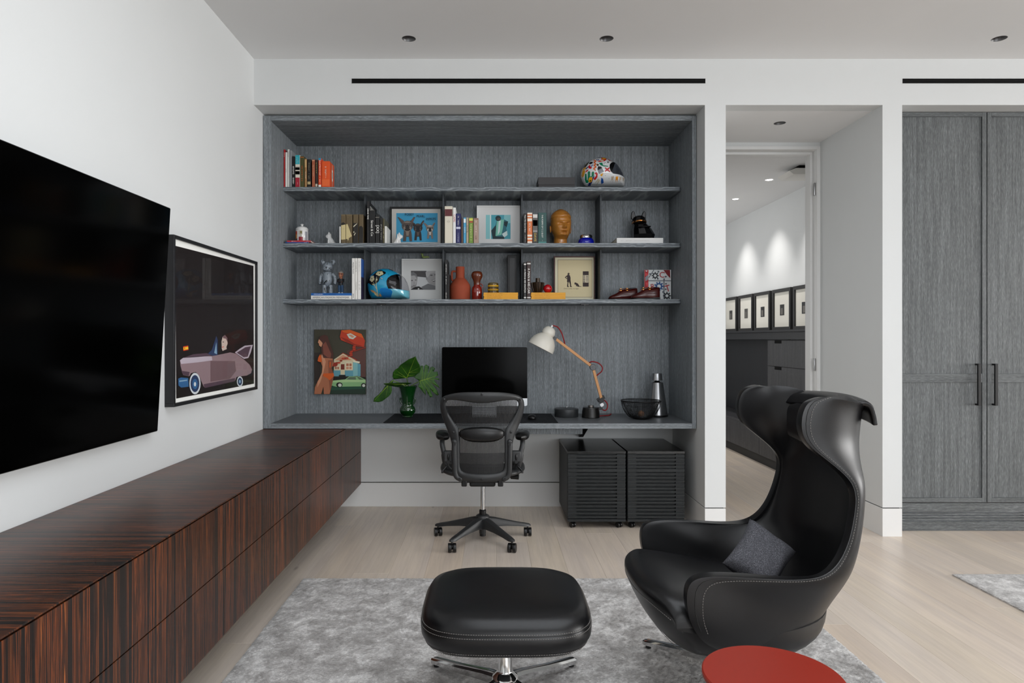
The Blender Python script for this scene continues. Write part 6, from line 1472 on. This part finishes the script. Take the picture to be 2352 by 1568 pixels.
L_ = [(rect(683, 207, 1342, 1034), '#3d3a2d'), ([(1100, 480), (1342, 380), (1342, 820), (1150, 800)], '#593a34'), ([(683, 500), (760, 500), (760, 900), (683, 900)], '#2e251f'), (rect(880, 815, 1342, 950), '#15140f'), (rect(800, 935, 1342, 1034), '#1f4a36'), ([(880, 985), (1342, 965), (1342, 1034), (800, 1034)], '#1d3326'),
      ([(935, 600), (1050, 500), (1230, 590), (1230, 610), (935, 620)], '#8e2a17'), ([(935, 590), (1052, 512), (1218, 600), (1180, 612), (1180, 805), (935, 805)], '#cfc3a2'), ([(945, 600), (1052, 528), (1170, 600)], '#c98d6c'), (rect(930, 730, 1182, 805), '#5f98a6'),
      ([(1182, 615), (1240, 625), (1240, 800), (1182, 805)], '#7fb3b4'), ([(1240, 640), (1278, 650), (1278, 805), (1240, 805)], '#5f98a6'), ([(1180, 600), (1270, 618), (1262, 640), (1182, 622)], '#e2d8bd'),
      (rect(1025, 650, 1070, 720), '#70281a'), (rect(1020, 720, 1075, 785), '#cfc3a2'), (rect(1085, 632, 1172, 722), '#e2d8bd'), (rect(1093, 640, 1125, 675), '#a9694a'), (rect(1132, 640, 1164, 675), '#a9694a'), (rect(1093, 683, 1125, 715), '#c98d6c'), (rect(1132, 683, 1164, 715), '#c98d6c'), (rect(940, 670, 1005, 722), '#e2d8bd'), (rect(948, 682, 972, 716), '#a9694a'), (rect(978, 682, 1000, 716), '#a9694a'), (rect(1000, 788, 1085, 820), '#15140f'),
      ([(908, 905), (918, 860), (1080, 845), (1130, 808), (1260, 808), (1342, 850), (1342, 935), (960, 940), (905, 925)], '#86b27a'), ([(920, 862), (1080, 848), (1342, 856), (1342, 878), (915, 885)], '#a9c98f'), ([(1092, 848), (1135, 815), (1215, 815), (1220, 848)], '#5b6b55'), ([(1230, 815), (1255, 815), (1320, 848), (1262, 848)], '#5b6b55'),
      (ell(1005, 915, 42, 32, 16), '#15140f'), (ell(1012, 920, 24, 22, 14), '#c9cdbf'), (ell(1316, 922, 32, 30, 16), '#15140f'), (ell(1318, 925, 20, 19, 14), '#c9cdbf'),
      ([(1012, 300), (1030, 215), (1140, 207), (1290, 260), (1335, 350), (1320, 430), (1240, 420), (1100, 370), (1025, 340)], '#b93a1e'), ([(1030, 215), (1140, 207), (1290, 262), (1320, 320), (1200, 270), (1060, 240)], '#cf5a1d'), ([(1020, 300), (1110, 330), (1200, 390), (1310, 415), (1240, 425), (1100, 372)], '#8e2a17'), ([(1100, 265), (1150, 252), (1225, 295), (1180, 330), (1130, 318)], '#c9cdbf'), ([(1120, 275), (1160, 270), (1200, 298), (1170, 312)], '#c98d6c')]
for k in range(12):        # coiled cord
    f = k / 11; cx, cy = 1215 - 70 * f - 12 * math.sin(k), 405 + 130 * f
    L_.append((ell(cx, cy, 22, 9, 8), '#b93a1e' if k % 2 else '#8e2a17'))
for k in range(9):
    L_.append((ell(1130 - k * 26, 545 + k * 15 + 12 * math.sin(k * 1.6), 20, 11, 8), '#b93a1e' if k % 2 else '#8e2a17')); L_.append((ell(1335 - k * 17, 435 + k * 6, 10, 8, 8), '#8e2a17'))
L_ += [(ell(945, 655, 40, 26, 12), '#8e2a17'),
       ([(683, 1034), (690, 950), (730, 860), (795, 800), (790, 690), (765, 620), (770, 540), (790, 480), (860, 470), (915, 560), (930, 640), (905, 700), (935, 790), (925, 850), (880, 1034), (805, 1034), (800, 940), (770, 1034)], '#a9694a'),
       ([(860, 600), (925, 600), (905, 700), (935, 790), (925, 850), (885, 1000), (870, 860)], '#8a4f38'), ([(775, 540), (800, 520), (830, 620), (800, 760), (760, 880), (720, 950), (725, 880), (780, 760), (790, 650)], '#c98d6c'),
       ([(735, 350), (745, 320), (800, 330), (800, 420), (770, 428), (745, 410), (742, 385), (728, 372)], '#c98d6c'),
       ([(738, 325), (770, 285), (815, 272), (855, 290), (870, 350), (900, 430), (930, 520), (925, 580), (860, 570), (800, 570), (775, 500), (770, 440), (790, 380), (765, 350)], '#4a2a22'),
       ([(790, 400), (830, 360), (860, 430), (900, 520), (890, 570), (850, 560), (800, 520)], '#7a4436'),
       ([(725, 610), (735, 560), (760, 520), (772, 560), (780, 620), (750, 622)], '#cf5a1d'), ([(790, 800), (800, 770), (930, 765), (938, 800), (880, 858), (850, 830)], '#cf5a1d'), ([(880, 620), (895, 620), (890, 700), (878, 690)], '#cf5a1d')]
art('painted_surface', cnv, Dw - .0002, e5x, e5y, L_, pal)

# ================================================================== desk mat, computer, mouse
mz = DT + .0035
pm2 = [(X(880, 4.815), 4.815), (X(1282, 4.815), 4.815), (X(1272, 5.40), 5.40), (X(908, 5.40), 5.40)]
x0, x1 = X(880, 4.815), X(1282, 4.815)
def m_mat():
    n = NT('topographic_desk_mat'); f = n.noise(n.coord((1, 1, 1)), 5.5, 2, .5, 1.2)
    mth = n.n('ShaderNodeMath', operation='MULTIPLY'); mth.inputs[1].default_value = 26; n.l(f, mth.inputs[0])
    fr_ = n.n('ShaderNodeMath', operation='FRACT'); n.l(mth.outputs[0], fr_.inputs[0])
    return n.set(Base_Color=n.ramp(fr_.outputs[0], [(0, '#3a3b40'), (.10, '#3a3b40'), (.16, '#101114'), (1, '#0d0e11')]), Roughness=.7, Specular_IOR_Level=.2)
dmat = MB().box(x0, x1, 4.815, 5.40, DT, mz).build('desk_mat', m_mat(), top=('long black desk mat with faint grey contour lines', 'desk mat'), bevel=.001)
mz += .0006
Di = 5.2
t = thing('desktop_computer', 'slim all-in-one computer with black screen and silver chin on the desk', 'computer', (X(1113, Di), Di, mz))
ix0, ix1, iz1, iz0 = X(1015, Di), X(1211, Di), Z(797, Di), Z(932, Di)
ALU = mat('satin_aluminium', '#b9bbbd', .3, .85)
def rr(x0, x1, z0, z1, r, n=6):
    pts = []
    for cx, cz, a0 in ((x1 - r, z1 - r, 0), (x0 + r, z1 - r, PI / 2), (x0 + r, z0 + r, PI), (x1 - r, z0 + r, 3 * PI / 2)):
        pts += [(cx + r * math.cos(a0 + PI / 2 * k / n), cz + r * math.sin(a0 + PI / 2 * k / n)) for k in range(n + 1)]
    return pts
MB().prism(rr(ix0, ix1, iz0, iz1, .012), lambda u, v, q: (u, Di + .002 + .010 * q, v)).build('housing', ALU, t, smooth=30)
zch = Z(914.5, Di)
MB().prism([p for p in rr(ix0, ix1, zch - .02, iz1, .012) if p[1] > zch] + [(ix0, zch), (ix1, zch)], lambda u, v, q: (u, Di + .0019 * q, v)).build('screen', BLACK_GLOSS, t)
MB().lathe([(.0028, 0), (.0028, .0012)], (X(1113, Di), Di + .0006, Z(802, Di)), 12, 0, Matrix.Rotation(PI / 2, 3, 'X')).build('camera_lens', C('#2a2a30', .2), t)
MB().prism([(Di + .012, .95), (Di + .03, .95), (Di + .09, mz + .006), (Di + .12, mz + .006), (Di + .12, mz), (Di - .06, mz), (Di - .06, mz + .006), (Di + .06, mz + .006)], lambda u, v, q: (X(1113, Di) - .095 + .19 * q, u, v)).build('stand', ALU, t, bevel=.001)
mo = thing('computer_mouse', 'small black computer mouse on the desk mat', 'mouse', (X(1222, 5.02), 5.02, mz))
rows = [[Vector((X(1222, 5.02) + .031 * r * math.cos(a), 5.02 + .055 * r * math.sin(a), mz + h)) for a in [2 * PI * k / 24 for k in range(24)]] for r, h in ((.9, 0), (1, .008), (.97, .018), (.82, .027), (.5, .033), (.2, .0345), (.01, .035))]
MB().grid(rows, cu=True).build('shell', PLASTIC_D, mo, smooth=60)
MB().lathe([(.006, -.003), (.006, .003)], (X(1222, 5.02), 4.995, mz + .029), 14, 0, Matrix.Rotation(PI / 2, 3, 'Y')).build('scroll_wheel', PLASTIC, mo, smooth=40)

# ================================================================== vase with monstera leaves
v6x, v6y = (lambda v: 840 + v / 8.711), (lambda v: 800 + v / 8.711)
Dv = 5.17; kv = 1 / 8.711 * Dv / F; cvz = (X(v6x(838), Dv), Dv, mz)
GGLZ = mat('bottle_green_glaze', '#04300a', .06, spec=.6, coat=.7)
t = thing('green_glazed_vase', 'bottle green glazed vase with small side lugs on the desk mat', 'vase', cvz)
MB().lathe([(95 * kv, 0), (100 * kv, 8 * kv), (92 * kv, 22 * kv), (110 * kv, 45 * kv), (150 * kv, 90 * kv), (162 * kv, 140 * kv), (145 * kv, 190 * kv), (112 * kv, 225 * kv), (108 * kv, 245 * kv), (116 * kv, 330 * kv), (135 * kv, 450 * kv), (165 * kv, 560 * kv), (192 * kv, 618 * kv), (186 * kv, 622 * kv), (160 * kv, 560 * kv), (100 * kv, 300 * kv), (.001, 280 * kv)], cvz, 60, 0, None, 1.0, lambda a, z: 1 + (.035 * abs(math.cos(4 * a)) if z > 240 * kv else 0)).build('body', GGLZ, t, smooth=50)
for sd in (-1, 1):
    b0 = Vector(cvz) + Vector((sd * 112 * kv, 0, 245 * kv))
    MB().tube(crom([b0, b0 + Vector((sd * 30 * kv, 0, 60 * kv)), b0 + Vector((sd * 36 * kv, 0, 115 * kv)), b0 + Vector((sd * 18 * kv, 0, 130 * kv))], 4), 15 * kv, 8).build('lug', GGLZ, t, smooth=50)
def m_leaf():
    n = NT('monstera_leaf'); f = n.noise(n.coord(), 18, 3)
    n.bump(n.noise(n.coord(), 70, 3), .2, .002)
    return n.set(Base_Color=n.ramp(f, [(.3, '#143609'), (.7, '#2a5812')]), Roughness=.45, Specular_IOR_Level=.35)
LEAF = m_leaf(); VEIN = C('#7f9a2c', .45)
pl_ = thing('monstera_cutting', 'cut monstera leaves standing in the green vase', 'plant', (cvz[0], Dv, mz + 300 * kv))
def leaf(outl, base, tip, D0_, tilt, curl, veins, stem=None):
    fn = lambda u, v: (lambda r: P(v6x(u), v6y(v), D0_ + tilt[0] * (u - base[0]) / 500 + tilt[1] * (v - base[1]) / 500 + curl * ((u - base[0]) ** 2 + (v - base[1]) ** 2) / 250000))(0)
    vs, fs = cut_poly(outl, 45)
    lf = MB().add([fn(a, b) for a, b in vs], fs).build('leaf', LEAF, pl_, smooth=60, solid=.0012, solid_off=0)
    m = MB(); mid = [(base[0] + (tip[0] - base[0]) * k / 8, base[1] + (tip[1] - base[1]) * k / 8) for k in range(9)]
    m.tube([fn(a, b) - Vector((0, .0012, 0)) for a, b in mid], [.0022 - .0018 * k / 8 for k in range(9)], 6)
    for (a, b) in veins:
        s0 = min(mid[:6], key=lambda q: (q[0] - a) ** 2 * .3 + (q[1] - b) ** 2 * .3 + (q[0] - base[0]) ** 2 * .4 + (q[1] - base[1]) ** 2 * .4)
        m.tube([fn(s0[0] + (a - s0[0]) * k / 5, s0[1] + (b - s0[1]) * k / 5) - Vector((0, .0008, 0)) for k in range(6)], [.0011 - .0009 * k / 5 for k in range(6)], 5)
    m.build('vein', VEIN, lf, smooth=60, kind='stuff')
    if stem: MB().tube(crom([Vector(s) for s in stem] + [fn(*base)], 5), .0032, 8).build('stem', C('#56752a', .45), pl_, smooth=60)
vt = Vector(cvz) + Vector((0, 0, 560 * kv)); vi = Vector(cvz) + Vector((0, 0, 330 * kv))
leaf([(822, 590), (700, 605), (620, 610), (560, 615), (535, 560), (545, 480), (590, 420), (650, 390), (690, 330), (780, 270), (860, 215), (940, 185), (1000, 155), (1030, 240), (1080, 330), (1098, 400), (1080, 470), (1030, 520), (960, 565), (890, 570)], (822, 592), (995, 165), 5.10, (.02, .10), -.03, [(560, 500), (600, 430), (700, 340), (1080, 380), (1060, 470), (980, 540)], (vi, vt + Vector((0, 0, .03))))
leaf([(1080, 655), (1000, 600), (960, 570), (1040, 520), (1080, 470), (1100, 400), (1095, 345), (1150, 345), (1155, 470), (1165, 480), (1170, 350), (1210, 322), (1270, 360), (1265, 400), (1240, 480), (1255, 490), (1290, 380), (1340, 362), (1390, 400), (1350, 470), (1430, 460), (1450, 535), (1370, 580), (1470, 605), (1470, 635), (1375, 605), (1370, 640), (1440, 720), (1485, 800), (1400, 745), (1300, 680), (1420, 830), (1465, 925), (1430, 942), (1330, 860), (1270, 780), (1340, 960), (1290, 978), (1240, 900), (1200, 800), (1200, 930), (1150, 880), (1100, 810), (1045, 760)], (1080, 655), (1440, 540), 5.14, (.10, .02), .0, [(1140, 380), (1215, 350), (1330, 400), (1460, 620), (1470, 790), (1440, 930), (1310, 960), (1190, 900)], (vi + Vector((.01, 0, 0)), vt + Vector((.02, 0, .01))))
leaf([(560, 625), (520, 760), (525, 830), (510, 890), (470, 950), (390, 1010), (330, 1055), (250, 1075), (150, 1062), (170, 990), (260, 920), (330, 840), (360, 800), (390, 740), (470, 690), (500, 650)], (540, 640), (160, 1055), 5.08, (.05, .02), .02, [(500, 880), (400, 990), (300, 880), (420, 760)], (vi + Vector((-.01, 0, 0)), vt + Vector((-.02, -.02, .02))))
leaf([(360, 700), (480, 690), (640, 685), (830, 682), (925, 688), (880, 710), (790, 735), (735, 700), (720, 745), (650, 775), (620, 770), (560, 760), (440, 735), (370, 720)], (800, 715), (370, 705), 5.085, (.10, .5), .0, [(500, 745), (640, 765)], (vi + Vector((0, -.01, 0)), vt + Vector((0, -.03, .0))))

# ================================================================== desk lamp
g6x, g6y = (lambda v: 980 + v / 3.675), (lambda v: 720 + v / 3.675)
Dl = 5.16
t = thing('desk_lamp', 'adjustable desk lamp with white shade, wooden arms and red cable', 'desk lamp', P(g6x(1385), g6y(885), Dl))
LP = lambda a, b, dy=0: Vector((X(g6x(a), Dl), Dl + dy, Z(g6y(b), Dl)))
zb0 = DT; bs = LP(1385, 885); kl = 1 / 3.675 * Dl / F
base = Vector((bs.x, Dl, zb0))
MB().lathe([(73 * kl, 0), (76 * kl, 4 * kl), (72 * kl, 50 * kl), (66 * kl, 84 * kl), (.001, 86 * kl)], base, 40).build('base', mat('lamp_base_black', '#141312', .35, .2), t, smooth=35)
MB().lathe([(20 * kl, 84 * kl), (26 * kl, 88 * kl), (26 * kl, 104 * kl), (.001, 105 * kl)], base, 28).build('base_knob', CHROME, t, smooth=35)
MB().box(LP(1420, 0).x, LP(1484, 0).x, Dl - .010, Dl + .010, zb0 + 66 * kl, zb0 + 86 * kl).build('base_arm', BLACK_METAL, t, bevel=.002)
WOODL = mat('light_beech', '#c98f58', .45, bump=(160, .08))
je, jm, jt = LP(1480, 740), LP(1402, 452), LP(1078, 205)
MB().bar(je, jm, .020, .020, up=(0, 1, 0)).build('lower_arm', WOODL, t, bevel=.0015)
MB().bar(jm, jt, .020, .022, up=(0, 1, 0)).build('upper_arm', WOODL, t, bevel=.0015)
MB().lathe([(24 * kl, -.016), (26 * kl, -.014), (26 * kl, .014), (24 * kl, .016)], jm, 26, 0, Matrix.Rotation(PI / 2, 3, 'X')).lathe([(10 * kl, .016), (10 * kl, .020)], jm, 16, 0, Matrix.Rotation(PI / 2, 3, 'X')).build('elbow_joint', mat('gunmetal', '#4a4a4b', .35, .8), t, smooth=35)
MB().bar(LP(1500, 700), LP(1440, 735), .03, .012, up=(0, 1, 0)).bar(LP(1490, 720), LP(1455, 745), .034, .026, up=(0, 1, 0)).build('arm_clamp', BLACK_METAL, t, bevel=.002)
MB().tube([LP(1475, 745), LP(1480, 775), LP(1475, 800)], 8 * kl, 10).lathe([(16 * kl, -.008), (16 * kl, .008)], LP(1478, 768), 18, 0, Matrix.Rotation(PI / 2, 3, 'X')).build('swivel', STEEL, t, smooth=40)
hdir = (LP(970, 275) - LP(1035, 150)).normalized()       # from cap to opening
zax = hdir; xax = Vector((0, 1, 0)); yax = zax.cross(xax).normalized(); Rm = Matrix((yax, xax, zax)).transposed()
SHD = mat('cream_enamel', '#d9d5ca', .35, spec=.45)
hc0 = LP(1035, 150)
prof_ = [(.001, -42), (28, -38), (46, -22), (56, 5), (56, 22), (50, 34), (58, 40), (78, 58), (100, 90), (112, 125), (116, 158)]
prof_in = [(112, 157), (108, 125), (95, 92), (74, 62), (50, 44), (.001, 40)]
m = MB().lathe([(r * kl, z * kl) for r, z in prof_ + prof_in], hc0, 40, 0, Rm); shd = m.build('shade', SHD, t, smooth=35)
MB().sphere(hc0 + hdir * 80 * kl, 34 * kl, 18, 12).build('bulb', C('#e8e6df', .3), shd, smooth=60)
MB().lathe([(8 * kl, 0), (7 * kl, 18 * kl)], hc0 - hdir * 40 * kl, 14, 0, Matrix((yax, xax, -zax)).transposed()).build('cable_gland', C('#e9e9e9', .3), shd, smooth=40)
MB().tube([LP(1058, 185), LP(1090, 210)], 6 * kl, 10).bar(LP(1072, 205), LP(1095, 215), .024, .026, up=(0, 1, 0)).build('shade_bracket', mat('bracket_gunmetal', '#3a3a3b', .35, .7), t, smooth=40)
RED = mat('red_textile_cable', '#8a0d14', .7)
cab = [hc0 - hdir * 56 * kl, LP(1078, 104), LP(1110, 118), LP(1140, 165), LP(1160, 230), LP(1168, 262, .014)]
MB().tube(crom(cab, 6), 5.2 * kl, 8).build('cable', RED, t, smooth=60)
MB().tube(crom([LP(1375, 415, .014), LP(1400, 405), LP(1450, 418), LP(1482, 452), LP(1478, 485), LP(1450, 512, .01), LP(1438, 525, .014)], 6), 5.2 * kl, 8).build('cable', RED, t, smooth=60)
MB().tube(crom([LP(1500, 730, .012), LP(1522, 755), LP(1526, 790), LP(1510, 816), LP(1488, 812, .012)], 6), 5.2 * kl, 8).build('cable', RED, t, smooth=60)
fz = DT + .004
MB().tube(crom([Vector((base.x + 72 * kl, Dl - .02, zb0 + 14 * kl)), Vector((base.x + 95 * kl, Dl + .02, fz + .006)), Vector((base.x + 135 * kl, Dl + .09, fz)), Vector((base.x + 180 * kl, Dl + .12, fz)), Vector((base.x + 215 * kl, Dl + .22, fz))], 6), 4.5 * kl, 8).build('cable', RED, t, smooth=60)
# round lidded box
cb = (X(g6x(1179), 5.22), 5.22, DT); kx = 1 / 3.675 * 5.22 / F
t = thing('round_lidded_box', 'flat round dark grey metal box with ring handle on the desk', 'box', cb)
GUN = mat('dark_tin', '#3e4042', .38, .5)
MB().lathe([(98 * kx, 0), (100 * kx, 3 * kx), (100 * kx, 54 * kx), (.001, 55 * kx)], cb, 44).build('body', GUN, t, smooth=35)
MB().lathe([(101.5 * kx, 50 * kx), (101.5 * kx, 66 * kx), (98 * kx, 69 * kx), (.001, 70 * kx)], cb, 44).build('lid', GUN, t, smooth=35)
MB().tube([Vector((cb[0] + 3 * kx, cb[1] + 12 * kx * math.cos(a), cb[2] + 80 * kx + 13 * kx * math.sin(a))) for a in [2 * PI * k / 16 for k in range(16)]], 2.2 * kx, 6, closed=True).build('ring_handle', STEEL, t, smooth=50)
# wire bowl with an orange-brown ball, speaker behind it
cb = (X(g6x(1808), 5.08), 5.08, DT); kx = 1 / 3.675 * 5.08 / F
t = thing('wire_mesh_bowl', 'black double-walled wire mesh bowl on the desk', 'bowl', cb)
WIRE = mat('black_wire', '#101011', .4, .3)
def wire_bowl(prof, nm, nring):
    m = MB(); n = 60
    pr = [Vector((r, z, 0)) for r, z in prof]; pr = crom(pr, 6)
    L = len(pr)
    m.lathe([(p.x * kx, p.y * kx) for p in pr], cb, n)
    m.f = [f for f in m.f if len(f) == 4]; m.m = [0] * len(m.f)
    return m.build(nm, WIRE, t, wire=.0016)
wire_bowl([(60, 4), (95, 14), (130, 50), (155, 100), (166, 152)], 'outer_mesh', 8)
wire_bowl([(50, 8), (90, 24), (118, 66), (140, 112), (160, 152)], 'inner_mesh', 8)
MB().tube([Vector((cb[0] + 167 * kx * math.cos(a), cb[1] + 167 * kx * math.sin(a), cb[2] + 153 * kx)) for a in [2 * PI * k / 64 for k in range(64)]], 4 * kx, 8, closed=True).build('rim', WIRE, t, smooth=60)
MB().lathe([(62 * kx, 0), (66 * kx, 3 * kx), (60 * kx, 7 * kx), (.001, 7 * kx)], cb, 32).build('foot', WIRE, t, smooth=40)
tb2 = thing('wooden_ball', 'small brown wicker ball inside the wire mesh bowl', 'ball', (cb[0], cb[1], DT + .016))
MB().sphere((cb[0], cb[1] - .01, DT + .016 + 25 * kx), 25 * kx, 20, 14).build('sphere', mat('wicker_brown', '#8a5a2e', .6, bump=(300, .8, .003)), tb2, smooth=70)
for k in range(3): MB().tube([Vector((cb[0] + 25.8 * kx * math.cos(a), cb[1] - .01 + 25.8 * kx * math.sin(a) * math.cos(k), DT + .016 + 25 * kx + 25.8 * kx * math.sin(a) * math.sin(k))) for a in [2 * PI * q / 24 for q in range(24)]], .0012, 5, closed=True).build('wicker_band', C('#5f3a1a', .6), tb2, smooth=50)
cb = (X(g6x(1945), 5.24), 5.24, DT); kx = 1 / 3.675 * 5.24 / F
t = thing('cone_speaker', 'silver cone-shaped wireless speaker at the right end of the desk', 'speaker', cb)
SPK = mat('brushed_aluminium_cone', '#9a9b9d', .24, .95)
MB().lathe([(88 * kx, 0), (90 * kx, 4 * kx), (90 * kx, 14 * kx), (86 * kx, 16 * kx)], cb, 44).build('base_ring', PLASTIC_D, t, smooth=35)
MB().lathe([(88 * kx, 16 * kx), (84 * kx, 40 * kx), (48 * kx, 285 * kx), (40 * kx, 288 * kx)], cb, 48).build('cone', SPK, t, smooth=35)
MB().lathe([(30 * kx, 288 * kx), (18 * kx, 297 * kx), (26 * kx, 306 * kx)], cb, 32).build('neck', PLASTIC_D, t, smooth=35)
MB().lathe([(46 * kx, 304 * kx), (45 * kx, 308 * kx), (40 * kx, 352 * kx), (39 * kx, 354 * kx), (38 * kx, 362 * kx), (.001, 364 * kx)], cb, 48).build('crown', SPK, t, smooth=35)
